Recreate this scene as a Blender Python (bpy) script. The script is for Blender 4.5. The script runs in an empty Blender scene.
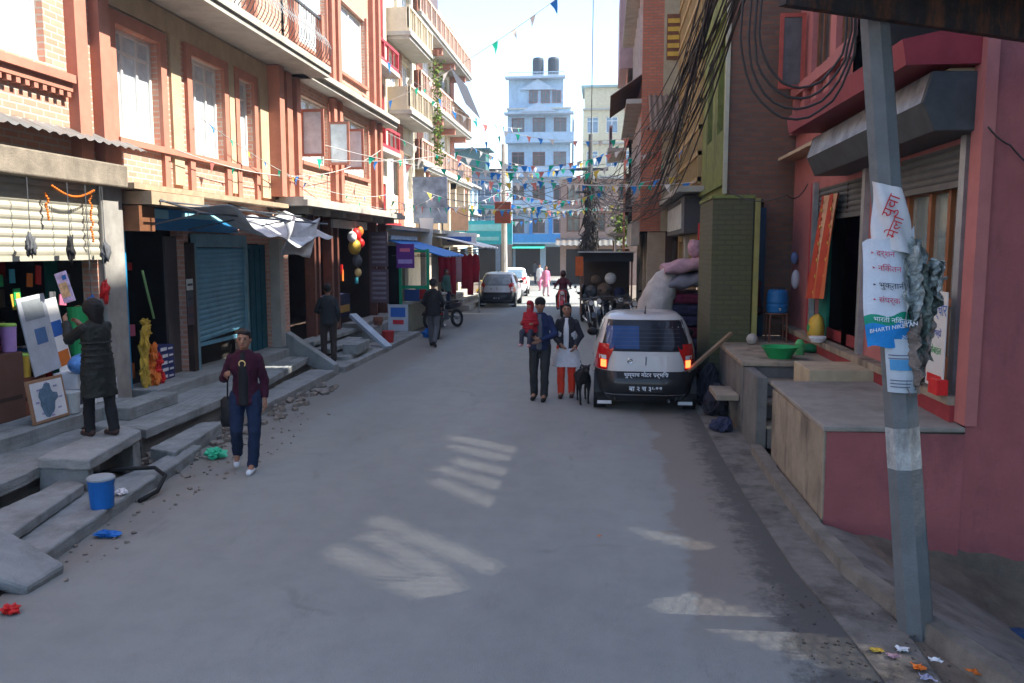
import bpy, bmesh, math, random
from mathutils import Vector, Matrix, Euler, noise
random.seed(11)
SC = bpy.context.scene
COL = SC.collection
R_ = math.radians
# ---------------------------------------------------------------- camera, sky, sun, exposure
cam_d = bpy.data.cameras.new('camera'); cam = bpy.data.objects.new('camera', cam_d); COL.objects.link(cam)
cam_d.sensor_width = 36; cam_d.lens = 827*36/1024; cam_d.clip_end = 2000; cam_d.clip_start = .05
_p = math.atan(92.5/827); _s = math.atan(93*math.cos(_p)/827)
cam.location = (0, 0, 2.5); cam.rotation_euler = (math.pi/2-_p, 0, _s)
SC.camera = cam
SUN = Vector((.64, .02, .77)).normalized()
world = bpy.data.worlds.new('World'); SC.world = world; world.use_nodes = True
nt = world.node_tree; nt.nodes.clear()
wo = nt.nodes.new('ShaderNodeOutputWorld'); bg = nt.nodes.new('ShaderNodeBackground'); sk = nt.nodes.new('ShaderNodeTexSky')
sk.sky_type = 'NISHITA'; sk.sun_disc = False
sk.sun_elevation = math.asin(SUN.z); sk.sun_rotation = math.atan2(SUN.x, SUN.y)
sk.altitude = 1300; sk.dust_density = 2.5; sk.air_density = 1.0; sk.ozone_density = 1.0
bg.inputs['Strength'].default_value = .15
nt.links.new(sk.outputs[0], bg.inputs[0]); nt.links.new(bg.outputs[0], wo.inputs[0])
sun_d = bpy.data.lights.new('sun', 'SUN'); sun = bpy.data.objects.new('sun', sun_d); COL.objects.link(sun)
sun_d.energy = 4.3; sun_d.angle = R_(.53); sun_d.color = (1, .93, .82)
sun.rotation_euler = SUN.to_track_quat('Z', 'Y').to_euler(); sun.location = (20, 10, 30)
SC.view_settings.view_transform = 'Standard'; SC.view_settings.look = 'None'
SC.view_settings.gamma = 1; SC.view_settings.use_curve_mapping = False
SC.view_settings.exposure = 1.80
SC.render.engine = 'CYCLES'
SC.cycles.max_bounces = 7; SC.cycles.diffuse_bounces = 4; SC.cycles.glossy_bounces = 3
SC.cycles.sample_clamp_indirect = 4; SC.cycles.caustics_reflective = False; SC.cycles.caustics_refractive = False

# ---------------------------------------------------------------- helpers
EACH = {'dentils', 'shutter_rail', 'brown_post', 'beam_end', 'column', 'pillar', 'pilaster', 'post', 'bracket', 'railing_pier', 'blue_column', 'brick_panel', 'support', 'canopy_rod', 'shelf', 'crossarm', 'mud_flap', 'brown_panel', 'cornice_block', 'window_surround', 'floor_band', 'ochre_band'}
class MB:
    def __init__(s, M=None): s.v = []; s.f = []; s.mi = []; s.m = 0; s.M = M
    def pt(s, p):
        p = Vector(p)
        if s.M is not None: p = s.M @ p
        s.v.append(p); return len(s.v)-1
    def face(s, pts):
        s.f.append([s.pt(p) for p in pts]); s.mi.append(s.m); return s
    def idx(s, ids): s.f.append(list(ids)); s.mi.append(s.m)
    def hexa(s, c):
        i = [s.pt(p) for p in c]
        for q in ((0, 3, 2, 1), (4, 5, 6, 7), (0, 1, 5, 4), (1, 2, 6, 5), (2, 3, 7, 6), (3, 0, 4, 7)): s.idx([i[k] for k in q])
        return s
    def box(s, x0, x1, y0, y1, z0, z1):
        return s.hexa([(x0, y0, z0), (x1, y0, z0), (x1, y1, z0), (x0, y1, z0), (x0, y0, z1), (x1, y0, z1), (x1, y1, z1), (x0, y1, z1)])
    def obox(s, c, size, rot=(0, 0, 0)):
        m = Matrix.Translation(c) @ Euler(rot).to_matrix().to_4x4(); a, b, d = [q/2 for q in size]
        return s.hexa([m @ Vector(q) for q in ((-a, -b, -d), (a, -b, -d), (a, b, -d), (-a, b, -d), (-a, -b, d), (a, -b, d), (a, b, d), (-a, b, d))])
    def beam(s, a, b, w, h):
        a = Vector(a); b = Vector(b); d = (b-a).normalized(); up = Vector((0, 0, 1)) if abs(d.z) < .95 else Vector((0, 1, 0))
        x = d.cross(up).normalized()*w/2; z = x.cross(d).normalized()*h/2
        return s.hexa([a-x-z, a+x-z, b+x-z, b-x-z, a-x+z, a+x+z, b+x+z, b-x+z])
    def tube(s, path, r, n=8, caps=True, flat=1.0):
        P = [Vector(p) for p in path]; N = len(P); rr = r if isinstance(r, (list, tuple)) else [r]*N
        rings = []; ref = None
        for i in range(N):
            t = (P[min(i+1, N-1)]-P[max(i-1, 0)])
            if t.length < 1e-9: t = Vector((0, 0, 1))
            t.normalize()
            if ref is None: ref = Vector((0, 0, 1)) if abs(t.z) < .9 else Vector((1, 0, 0))
            x = ref.cross(t)
            if x.length < 1e-6: x = Vector((1, 0, 0)).cross(t)
            x.normalize(); y = t.cross(x); ref = y.copy()
            rings.append([s.pt(P[i]+x*math.cos(2*math.pi*k/n)*rr[i]+y*math.sin(2*math.pi*k/n)*rr[i]*flat) for k in range(n)])
        for i in range(N-1):
            for k in range(n):
                s.idx([rings[i][k], rings[i][(k+1) % n], rings[i+1][(k+1) % n], rings[i+1][k]])
        if caps: s.idx(rings[0][::-1]); s.idx(rings[-1])
        return s
    def cap(s, a, b, ra, rb, n=10):          # tapered capsule
        a = Vector(a); b = Vector(b); d = (b-a); L = d.length or 1e-6; d /= L
        pts = [a-d*ra*.99, a-d*ra*.7, a, b, b+d*rb*.7, b+d*rb*.99]
        return s.tube(pts, [ra*.1, ra*.72, ra, rb, rb*.72, rb*.1], n)
    def loft(s, secs, n=16, caps=True):       # secs: (cx,cy,z,rx,ry)
        rings = [[s.pt((cx+rx*math.cos(2*math.pi*k/n), cy+ry*math.sin(2*math.pi*k/n), z)) for k in range(n)] for cx, cy, z, rx, ry in secs]
        for i in range(len(rings)-1):
            for k in range(n): s.idx([rings[i][k], rings[i][(k+1) % n], rings[i+1][(k+1) % n], rings[i+1][k]])
        if caps: s.idx(rings[0][::-1]); s.idx(rings[-1])
        return s
    def lathe(s, c, prof, n=20, caps=True):
        return s.loft([(c[0], c[1], c[2]+z, r, r) for r, z in prof], n, caps)
    def ball(s, c, r, n=12, m=8):
        r = (r, r, r) if not isinstance(r, (list, tuple)) else r
        secs = []
        for j in range(m+1):
            a = -math.pi/2+math.pi*j/m; k = max(math.cos(a), .02)
            secs.append((c[0], c[1], c[2]+r[2]*math.sin(a), r[0]*k, r[1]*k))
        return s.loft(secs, n)
    def ring(s, c, R, r, axis='x', n=24, m=8):
        rings = []
        for i in range(n):
            a = 2*math.pi*i/n; row = []
            for k in range(m):
                b = 2*math.pi*k/m; q = R+r*math.cos(b); w = r*math.sin(b)
                p = (w, q*math.cos(a), q*math.sin(a)) if axis == 'x' else ((q*math.cos(a), w, q*math.sin(a)) if axis == 'y' else (q*math.cos(a), q*math.sin(a), w))
                row.append(s.pt(Vector(c)+Vector(p)))
            rings.append(row)
        for i in range(n):
            for k in range(m): s.idx([rings[i][k], rings[(i+1) % n][k], rings[(i+1) % n][(k+1) % m], rings[i][(k+1) % m]])
        return s
    def disc(s, c, R, w, axis='x', n=24):
        a = Vector(c); d = Vector({'x': (1, 0, 0), 'y': (0, 1, 0), 'z': (0, 0, 1)}[axis])*w/2
        return s.tube([a-d, a+d], R, n)
    def prism(s, poly, d):                    # poly: 3D points, d: extrusion vector
        d = Vector(d); a = [Vector(p) for p in poly]; n = len(a)
        i = [s.pt(p) for p in a]; j = [s.pt(p+d) for p in a]
        s.idx(i[::-1]); s.idx(j)
        for k in range(n): s.idx([i[k], i[(k+1) % n], j[(k+1) % n], j[k]])
        return s
    def grid(s, fn, nu, nv):
        g = [[s.pt(fn(i/nu, j/nv)) for j in range(nv+1)] for i in range(nu+1)]
        for i in range(nu):
            for j in range(nv): s.idx([g[i][j], g[i+1][j], g[i+1][j+1], g[i][j+1]])
        return s
    def wall(s, u0, u1, v0, v1, holes, w=0.0, d=.22):   # plane wall with openings and reveals (x=u, y=w outward, z=v)
        us = sorted({u0, u1, *[min(max(h[0], u0), u1) for h in holes], *[min(max(h[1], u0), u1) for h in holes]})
        vs = sorted({v0, v1, *[min(max(h[2], v0), v1) for h in holes], *[min(max(h[3], v0), v1) for h in holes]})
        for a, b in zip(us, us[1:]):
            for c, e in zip(vs, vs[1:]):
                mu, mv = (a+b)/2, (c+e)/2
                if any(h[0] < mu < h[1] and h[2] < mv < h[3] for h in holes): continue
                s.face([(a, w, c), (b, w, c), (b, w, e), (a, w, e)])
        for a, b, c, e in holes:
            s.face([(a, w, c), (a, w-d, c), (a, w-d, e), (a, w, e)]); s.face([(b, w, c), (b, w-d, c), (b, w-d, e), (b, w, e)])
            s.face([(a, w, e), (b, w, e), (b, w-d, e), (a, w-d, e)]); s.face([(a, w, c), (b, w, c), (b, w-d, c), (a, w-d, c)])
        return s
    def split(s):
        par = list(range(len(s.v)))
        def find(a):
            while par[a] != a: par[a] = par[par[a]]; a = par[a]
            return a
        for f in s.f:
            for q in f[1:]: par[find(q)] = find(f[0])
        groups = {}
        for f, m in zip(s.f, s.mi): groups.setdefault(find(f[0]), []).append((f, m))
        out = []
        for g in groups.values():
            b = MB(); mp = {}
            for f, m in g:
                for q in f:
                    if q not in mp: mp[q] = len(b.v); b.v.append(s.v[q])
                b.f.append([mp[q] for q in f]); b.mi.append(m)
            out.append(b)
        return out
    def build(s, name, mat, parent=None, smooth=False, bevel=0, mods=None, label=None):
        if name in EACH and parent is not None:
            for b in s.split(): o = b.build1(name, mat, parent, smooth, bevel, mods, label)
            return o
        return s.build1(name, mat, parent, smooth, bevel, mods, label)
    def build1(s, name, mat, parent=None, smooth=False, bevel=0, mods=None, label=None):
        off = Vector((0, 0, 0))
        if parent is not None:
            root = parent
            while root.parent: root = root.parent
            if root.name not in LOCAL: off = Vector(root.location)
        me = bpy.data.meshes.new(name)
        me.from_pydata([v-off for v in s.v], [], s.f)
        for m in (mat if isinstance(mat, (list, tuple)) else [mat]): me.materials.append(m)
        for p, i in zip(me.polygons, s.mi): p.material_index = i; p.use_smooth = smooth
        bm = bmesh.new(); bm.from_mesh(me); bmesh.ops.recalc_face_normals(bm, faces=bm.faces); bm.to_mesh(me); bm.free()
        o = bpy.data.objects.new(name, me); COL.objects.link(o)
        if parent is not None: o.parent = parent
        if bevel:
            b = o.modifiers.new('bevel', 'BEVEL'); b.width = bevel; b.segments = 2; b.limit_method = 'ANGLE'; b.angle_limit = R_(50)
        if label: o['label'] = label
        return o
LOCAL = set()
def thing(name, label, cat, loc=(0, 0, 0), rz=0, group=None, local=False, rot=None):
    o = bpy.data.objects.new(name, None); COL.objects.link(o); o.empty_display_size = .2
    o.location = loc; o.rotation_euler = rot or (0, 0, rz); o['label'] = label; o['category'] = cat
    if group: o['group'] = group
    if local: LOCAL.add(o.name)
    return o
def tag(o, label, cat, group=None):
    o['label'] = label; o['category'] = cat
    if group: o['group'] = group
    return o
def struct(o, kind='structure', label=None):
    o['kind'] = kind
    if label: o['label'] = label
    return o
def dup(root, loc=None, rz=None, label=None):
    def cp(o, par):
        c = o.copy(); COL.objects.link(c)
        if par: c.parent = par
        for ch in o.children: cp(ch, c)
        return c
    c = cp(root, None)
    if root.name in LOCAL: LOCAL.add(c.name)
    if loc: c.location = loc
    if rz is not None: c.rotation_euler = (0, 0, rz)
    if label: c['label'] = label
    return c
# frames: local (x=u along wall, y=outward, z=up)
def FL(X): return Matrix(((0, 1, 0, X), (1, 0, 0, 0), (0, 0, 1, 0), (0, 0, 0, 1)))      # left side, faces +X
def FR(X): return Matrix(((0, -1, 0, X), (1, 0, 0, 0), (0, 0, 1, 0), (0, 0, 0, 1)))     # right side, faces -X
def FC(Y): return Matrix(((1, 0, 0, 0), (0, -1, 0, Y), (0, 0, 1, 0), (0, 0, 0, 1)))     # faces the camera (-Y)

# ---------------------------------------------------------------- materials
MATS = {}
def mat(name, col, rough=.8, var=.15, scale=4, bump=.15, metal=0, alpha=1, emit=None, spec=.22, dirt=None, dscale=1.3, damt=.5, bscale=60, coat=0, trans=0):
    if name in MATS: return MATS[name]
    m = bpy.data.materials.new(name); m.use_nodes = True; t = m.node_tree; N = t.nodes; L = t.links
    b = N['Principled BSDF']; b.inputs['Roughness'].default_value = rough; b.inputs['Metallic'].default_value = metal
    b.inputs['Specular IOR Level'].default_value = spec
    if coat: b.inputs['Coat Weight'].default_value = coat
    if trans: b.inputs['Transmission Weight'].default_value = trans
    tc = N.new('ShaderNodeTexCoord')
    n1 = N.new('ShaderNodeTexNoise'); n1.inputs['Scale'].default_value = scale; n1.inputs['Detail'].default_value = 6; n1.inputs['Roughness'].default_value = .65
    L.new(tc.outputs['Object'], n1.inputs['Vector'])
    r = N.new('ShaderNodeValToRGB'); e = r.color_ramp.elements
    e[0].position = .3; e[1].position = .7
    e[0].color = [c*(1-var) for c in col]+[1]; e[1].color = [min(1, c*(1+var)) for c in col]+[1]
    L.new(n1.outputs['Fac'], r.inputs['Fac']); out = r.outputs['Color']
    if dirt:
        n2 = N.new('ShaderNodeTexNoise'); n2.inputs['Scale'].default_value = dscale; n2.inputs['Detail'].default_value = 8; n2.inputs['Roughness'].default_value = .7
        mp = N.new('ShaderNodeMapping'); mp.inputs['Scale'].default_value = (1, 1, .35); L.new(tc.outputs['Object'], mp.inputs[0]); L.new(mp.outputs[0], n2.inputs['Vector'])
        r2 = N.new('ShaderNodeValToRGB'); r2.color_ramp.elements[0].position = .48; r2.color_ramp.elements[1].position = .68
        r2.color_ramp.elements[0].color = (0, 0, 0, 1); r2.color_ramp.elements[1].color = (damt, damt, damt, 1)
        L.new(n2.outputs['Fac'], r2.inputs['Fac'])
        mx = N.new('ShaderNodeMix'); mx.data_type = 'RGBA'; L.new(r2.outputs['Color'], mx.inputs[0]); L.new(out, mx.inputs[6]); mx.inputs[7].default_value = (*dirt, 1)
        out = mx.outputs[2]
    L.new(out, b.inputs['Base Color'])
    if emit: L.new(out, b.inputs['Emission Color']); b.inputs['Emission Strength'].default_value = emit
    if bump:
        n3 = N.new('ShaderNodeTexNoise'); n3.inputs['Scale'].default_value = bscale; n3.inputs['Detail'].default_value = 4
        L.new(tc.outputs['Object'], n3.inputs['Vector'])
        bp = N.new('ShaderNodeBump'); bp.inputs['Strength'].default_value = bump; bp.inputs['Distance'].default_value = .02
        L.new(n3.outputs['Fac'], bp.inputs['Height']); L.new(bp.outputs[0], b.inputs['Normal'])
    MATS[name] = m; return m
def brick(name, c1, c2, mortar, dirt=(.08, .07, .06), damt=.35, bw=.23, rh=.08, ms=.012, bias=0):
    if name in MATS: return MATS[name]
    m = bpy.data.materials.new(name); m.use_nodes = True; t = m.node_tree; N = t.nodes; L = t.links
    b = N['Principled BSDF']; b.inputs['Roughness'].default_value = .9
    g = N.new('ShaderNodeNewGeometry'); sx = N.new('ShaderNodeSeparateXYZ'); L.new(g.outputs['Position'], sx.inputs[0])
    ad = N.new('ShaderNodeMath'); L.new(sx.outputs[0], ad.inputs[0]); L.new(sx.outputs[1], ad.inputs[1])
    cb = N.new('ShaderNodeCombineXYZ'); L.new(ad.outputs[0], cb.inputs[0]); L.new(sx.outputs[2], cb.inputs[1])
    bt = N.new('ShaderNodeTexBrick'); bt.inputs['Scale'].default_value = 1; bt.inputs['Brick Width'].default_value = bw; bt.inputs['Row Height'].default_value = rh
    bt.inputs['Mortar Size'].default_value = ms; bt.inputs['Mortar Smooth'].default_value = .2; bt.inputs['Bias'].default_value = bias
    bt.inputs['Color1'].default_value = (*c1, 1); bt.inputs['Color2'].default_value = (*c2, 1); bt.inputs['Mortar'].default_value = (*mortar, 1)
    L.new(cb.outputs[0], bt.inputs['Vector'])
    n = N.new('ShaderNodeTexNoise'); n.inputs['Scale'].default_value = 1.1; n.inputs['Detail'].default_value = 8; n.inputs['Roughness'].default_value = .7; L.new(g.outputs['Position'], n.inputs['Vector'])
    r = N.new('ShaderNodeValToRGB'); r.color_ramp.elements[0].position = .42; r.color_ramp.elements[1].position = .75
    r.color_ramp.elements[0].color = (0, 0, 0, 1); r.color_ramp.elements[1].color = (damt, damt, damt, 1); L.new(n.outputs['Fac'], r.inputs['Fac'])
    mx = N.new('ShaderNodeMix'); mx.data_type = 'RGBA'; L.new(r.outputs[0], mx.inputs[0]); L.new(bt.outputs['Color'], mx.inputs[6]); mx.inputs[7].default_value = (*dirt, 1)
    L.new(mx.outputs[2], b.inputs['Base Color'])
    bp = N.new('ShaderNodeBump'); bp.invert = True; bp.inputs['Strength'].default_value = .7; bp.inputs['Distance'].default_value = .02
    L.new(bt.outputs['Fac'], bp.inputs['Height']); L.new(bp.outputs[0], b.inputs['Normal'])
    MATS[name] = m; return m
brickL = brick('brick_orange', (.50, .23, .16), (.60, .31, .22), (.52, .43, .36), damt=.2)
brickD = brick('brick_dark', (.21, .085, .048), (.14, .062, .04), (.12, .095, .07), damt=.5)
brickR = brick('brick_red', (.46, .14, .075), (.52, .18, .10), (.26, .17, .13), damt=.3)
brickG = brick('brick_mossy', (.082, .088, .034), (.072, .078, .032), (.062, .064, .03), damt=.6)
brickF = brick('brick_faded', (.40, .26, .20), (.34, .21, .17), (.30, .25, .22), damt=.3)
terra = mat('terracotta_paint', (.43, .19, .135), .8, .12)
ochre = mat('ochre_plaster', (.50, .39, .26), .85, .12, dirt=(.25, .2, .14), damt=.4)
cream = mat('cream_plaster', (.62, .54, .40), .85, .1, dirt=(.3, .26, .2), damt=.5)
concr = mat('concrete', (.25, .25, .24), .9, .2, 3, .4, dirt=(.12, .12, .11), damt=.6, dscale=2)
concrL = mat('concrete_pale', (.40, .39, .35), .9, .15, 3, .3, dirt=(.2, .19, .17), damt=.5)
concrW = mat('concrete_buff', (.30, .25, .185), .9, .25, 3, .5, dirt=(.08, .072, .062), damt=.85, dscale=2.6)
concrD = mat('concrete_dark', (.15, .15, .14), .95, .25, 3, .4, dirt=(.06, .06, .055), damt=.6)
white = mat('white_paint', (.72, .72, .70), .6, .06, dirt=(.45, .42, .38), damt=.35)
woodW = mat('window_white', (.70, .69, .66), .55, .06)
woodB = mat('wood_brown', (.16, .07, .035), .6, .25, 8)
woodR = mat('wood_red', (.34, .07, .05), .6, .2, 6)
woodP = mat('wood_pale', (.36, .27, .18), .7, .2, 8)
pane = mat('pane_curtain', (.62, .70, .74), .25, .2, 5, 0, spec=.8)
paneD = mat('pane_dark', (.05, .06, .065), .08, .4, 3, 0, spec=.8)
paneB = mat('pane_blue', (.12, .2, .28), .1, .3, 3, 0, spec=.8)
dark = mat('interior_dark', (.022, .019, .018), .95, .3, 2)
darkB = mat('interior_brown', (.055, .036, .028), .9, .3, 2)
pink = mat('pink_paint', (.31, .098, .098), .8, .14, 1.5, .35, dirt=(.15, .06, .062), damt=.8, dscale=1.5, bscale=25)
pinkD = mat('red_plinth_paint', (.26, .035, .04), .7, .2, 4, .2, dirt=(.12, .05, .045), damt=.6)
pinkL = mat('salmon_paint', (.38, .14, .13), .75, .1)
maroon = mat('maroon_paint', (.23, .025, .035), .55, .15)
steel = mat('galvanised_steel', (.34, .36, .37), .45, .2, 6, .1, metal=.6)
steelD = mat('dark_steel', (.10, .11, .12), .5, .3, 6, .1, metal=.5)
shutW = mat('shutter_pale', (.36, .35, .29), .55, .1, 4, .1, dirt=(.3, .27, .2), damt=.5)
shutB = mat('shutter_blue', (.13, .33, .45), .45, .12, 4, .1, dirt=(.08, .16, .2), damt=.5)
blueP = mat('blue_paint', (.02, .22, .42), .5, .12)
tealD = mat('teal_door', (.012, .10, .15), .5, .2)
yelD = mat('yellow_door', (.42, .27, .08), .6, .15)
black = mat('black_paint', (.012, .012, .013), .45, .2, bump=0)
rubber = mat('rubber', (.018, .018, .018), .8, .2)
cableM = mat('cable_black', (.04, .036, .034), .6, .2, bump=0)
rust = mat('rusty_metal', (.035, .03, .03), .7, .3, 8, .3, dirt=(.22, .08, .035), damt=.8, dscale=9)
tinM = mat('tin_sheet', (.20, .21, .21), .45, .2, 5, .1, metal=.4, dirt=(.2, .12, .07), damt=.6)
tarpM = mat('tarp_white', (.55, .57, .60), .7, .2, 5, .3, dirt=(.3, .28, .26), damt=.5)
tarpB = mat('tarp_blue', (.03, .17, .50), .5, .12, 5, .2)
greenP = mat('green_paint', (.03, .22, .10), .5, .15)
greenMoss = mat('mossy_plaster', (.17, .20, .06), .9, .25, 5, .3, dirt=(.05, .05, .035), damt=.7)
yelG = mat('yellow_plaster', (.36, .26, .12), .85, .15, dirt=(.3, .2, .1), damt=.5)
brownPost = mat('brown_post', (.14, .055, .04), .6, .25, 6)
foil = mat('foil', (.5, .5, .52), .25, .3, 9, .3, metal=.7)
skinM = mat('skin', (.30, .16, .105), .6, .08, 8, 0)
hairM = mat('hair_black', (.012, .01, .01), .6, .3, 30, .3)
def C(name, col, rough=.7, **k): return mat(name, col, rough, **k)
red = C('red_plastic', (.55, .02, .02), .4); yellow = C('yellow_plastic', (.52, .34, .05), .4); blueC = C('blue_plastic', (.012, .13, .42), .4)
greenC = C('green_plastic', (.02, .30, .09), .4); pinkC = C('pink_goods', (.62, .15, .25), .5); orangeC = C('orange_plastic', (.65, .17, .03), .5)
whiteC = C('white_goods', (.65, .66, .68), .5); tealC = C('teal_cloth', (.02, .38, .30), .7); navy = C('navy_cloth', (.02, .025, .075), .9); purple = C('purple_sheet', (.13, .03, .22), .5)
greyC = C('grey_cloth', (.09, .095, .105), .9); cardb = C('cardboard', (.33, .22, .12), .85); paper = C('paper', (.58, .58, .54), .8, var=.08)

# ---------------------------------------------------------------- ground and road
def road_mat():
    m = bpy.data.materials.new('asphalt'); m.use_nodes = True; t = m.node_tree; N = t.nodes; L = t.links
    b = N['Principled BSDF']; b.inputs['Roughness'].default_value = .82
    g = N.new('ShaderNodeNewGeometry'); sx = N.new('ShaderNodeSeparateXYZ'); L.new(g.outputs['Position'], sx.inputs[0])
    def noi(scale, det=6, ro=.6, mapping=None):
        n = N.new('ShaderNodeTexNoise'); n.inputs['Scale'].default_value = scale; n.inputs['Detail'].default_value = det; n.inputs['Roughness'].default_value = ro
        if mapping:
            mp = N.new('ShaderNodeMapping'); mp.inputs['Scale'].default_value = mapping; L.new(g.outputs['Position'], mp.inputs[0]); L.new(mp.outputs[0], n.inputs['Vector'])
        else: L.new(g.outputs['Position'], n.inputs['Vector'])
        return n.outputs['Fac']
    def mth(op, a, b_=None, c=None):
        n = N.new('ShaderNodeMath'); n.operation = op; n.use_clamp = False
        for i, q in enumerate((a, b_, c)):
            if q is None: continue
            if isinstance(q, (int, float)): n.inputs[i].default_value = q
            else: L.new(q, n.inputs[i])
        return n.outputs[0]
    def ss(x, a, b_):
        n = N.new('ShaderNodeMapRange'); n.interpolation_type = 'SMOOTHSTEP'; L.new(x, n.inputs[0]); n.inputs[1].default_value = a; n.inputs[2].default_value = b_; return n.outputs[0]
    def mix(f, a, b_):
        n = N.new('ShaderNodeMix'); n.data_type = 'RGBA'
        if isinstance(f, float): n.inputs[0].default_value = f
        else: L.new(f, n.inputs[0])
        for i, q in ((6, a), (7, b_)):
            if isinstance(q, tuple): n.inputs[i].default_value = (*q, 1)
            else: L.new(q, n.inputs[i])
        return n.outputs[2]
    big = noi(.55, 5, .6, (1, .35, 1)); fine = noi(90, 3, .8); mid = noi(3.2, 6, .7)
    c = mix(ss(big, .3, .7), (.205, .215, .200), (.255, .266, .246))
    c = mix(mth('MULTIPLY', ss(mid, .35, .8), .35), c, (.15, .152, .152))
    c = mix(mth('MULTIPLY', ss(fine, .5, .8), .5), c, (.10, .10, .10))
    c = mix(mth('MULTIPLY', ss(fine, .30, .12), .6), c, (.30, .29, .28))
    vo = N.new('ShaderNodeTexVoronoi'); vo.feature = 'DISTANCE_TO_EDGE'; vo.inputs['Scale'].default_value = .38
    wp = N.new('ShaderNodeMix'); wp.data_type = 'VECTOR'; wp.inputs[0].default_value = .35
    nn = N.new('ShaderNodeTexNoise'); nn.inputs['Scale'].default_value = 1.6; nn.inputs['Detail'].default_value = 6; L.new(g.outputs['Position'], nn.inputs['Vector']); L.new(g.outputs['Position'], wp.inputs[4]); L.new(nn.outputs['Color'], wp.inputs[5]); L.new(wp.outputs[1], vo.inputs['Vector'])
    c = mix(mth('MULTIPLY', mth('MULTIPLY', ss(vo.outputs['Distance'], .010, .002), ss(noi(.7, 3), .54, .66)), .3), c, (.07, .07, .07))
    c = mix(mth('MULTIPLY', ss(noi(1.3, 8, .75, (1.6, .5, 1)), .56, .72), .45), c, (.13, .132, .13))
    c = mix(mth('MULTIPLY', ss(noi(.9, 6, .7, (1, .6, 1)), .40, .26), .35), c, (.30, .29, .27))
    # worn repair along the right edge, its edge wandering
    w = mth('ADD', sx.outputs[0], mth('MULTIPLY', mth('SUBTRACT', noi(1.1, 4), .5), .9))
    ny = ss(sx.outputs[1], 4.6, 6.2)
    c = mix(mth('MULTIPLY', mth('MULTIPLY', ss(w, .62, .72), .75), ny), c, (.175, .148, .12))
    w2 = mth('ADD', sx.outputs[0], mth('MULTIPLY', mth('SUBTRACT', noi(5, 8, .8), .5), 1.1))
    c = mix(mth('MULTIPLY', ss(w2, 1.05, 1.35), .8), c, (.045, .041, .037))
    # dust against the left kerb
    w3 = mth('ADD', sx.outputs[0], mth('MULTIPLY', mth('SUBTRACT', noi(2, 6), .5), .8))
    c = mix(mth('MULTIPLY', ss(w3, -3.9, -4.6), .6), c, (.17, .145, .115))
    L.new(c, b.inputs['Base Color'])
    bp = N.new('ShaderNodeBump'); bp.inputs['Strength'].default_value = .5; bp.inputs['Distance'].default_value = .01; L.new(fine, bp.inputs['Height']); L.new(bp.outputs[0], b.inputs['Normal'])
    return m
asph = road_mat()
earth = mat('earth', (.16, .13, .10), .95, .3, 2, .5, dirt=(.06, .05, .04), damt=.7)
def gz(x, y):
    if x > 2.35 and y < 7.43: return -.03-min(x-2.35, 2.2)*.72*min(1, max(0, (7.43-y)*.6+.4))
    return -.03
mb = MB()
xs = [-600, -60, -12, -7, -5, 0, 1.5, 2.0, 2.2, 2.35, 2.6, 2.9, 3.2, 3.6, 4, 4.6, 6, 9, 60, 600]; ys = [-300, -30, -3, 0, 2, 3, 4, 5, 5.5, 6, 6.5, 7, 7.42, 7.44, 9, 20, 60, 150, 900]
ids = [[mb.pt((x, y, gz(x, y))) for y in ys] for x in xs]
for i in range(len(xs)-1):
    for j in range(len(ys)-1): mb.idx([ids[i][j], ids[i+1][j], ids[i+1][j+1], ids[i][j+1]])
struct(mb.build('ground', earth))
kerbL = [(-4.0, 3), (-4.16, 5.09), (-4.42, 6.11), (-4.70, 7.59), (-4.88, 9.4), (-5.19, 13.57), (-5.31, 21.07), (-5.46, 31), (-5.9, 45), (-9, 75)]
kerbR = [(1.75, -3), (1.73, 4.77), (1.64, 5.43), (1.5, 6.45), (1.45, 8.27), (1.44, 12.2), (1.5, 20), (.9, 30), (.7, 45), (1.5, 75)]
def interp(tab, y):
    for (x0, y0), (x1, y1) in zip(tab, tab[1:]):
        if y <= y1: return x0+(x1-x0)*max(0, (y-y0))/(y1-y0)
    return tab[-1][0]
mb = MB(); rows = [-3+i*.5 for i in range(30)]+[12+i*2 for i in range(33)]
def rz_(x, y): return .012*math.sin(x*1.3+y*.4)*.3
prev = None
for y in rows:
    a, b = interp(kerbL, y)-.1, interp(kerbR, y)
    cur = [mb.pt((a+(b-a)*k/14, y, .0)) for k in range(15)]
    if prev:
        for k in range(14): mb.idx([prev[k], prev[k+1], cur[k+1], cur[k]])
    prev = cur
struct(mb.build('road', asph))
# gutter strip and kerb on the right
mb = MB()
gut = [(1.66, 4.4, 1.95), (1.6, 5.43, 2.0), (1.5, 6.45, 1.9), (1.45, 8.27, 1.86), (1.43, 10.2, 1.9), (1.44, 12.2, 2.0), (1.5, 20, 2.0)]
for (a, y0, b), (a1, y1, b1) in zip(gut, gut[1:]):
    mb.hexa([(a, y0, -.05), (b, y0, -.05), (b1, y1, -.05), (a1, y1, -.05), (a, y0, .012), (b, y0, .004), (b1, y1, .004), (a1, y1, .012)])
struct(mb.build('gutter', mat('gutter_mud', (.17, .155, .135), .95, .3, 5, .6, dirt=(.05, .042, .035), damt=.85, dscale=2.2)))
mb = MB()
ks = [(2.75, 3.4), (2.31, 4.83), (2.06, 5.75), (1.93, 6.34), (1.87, 7.4), (1.87, 9.3), (1.90, 10.3)]
for (a, y0), (a1, y1) in zip(ks, ks[1:]):
    mb.hexa([(a-.09, y0, -.1), (a+.09, y0, -.1), (a1+.07, y1, -.1), (a1-.09, y1, -.1), (a-.07, y0, .10), (a+.07, y0, .10), (a1+.05, y1, .10), (a1-.07, y1, .10)])
struct(mb.build('kerb', mat('kerb_grey', (.20, .18, .15), .9, .25, 4, .5, dirt=(.08, .07, .06), damt=.7)))
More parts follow.
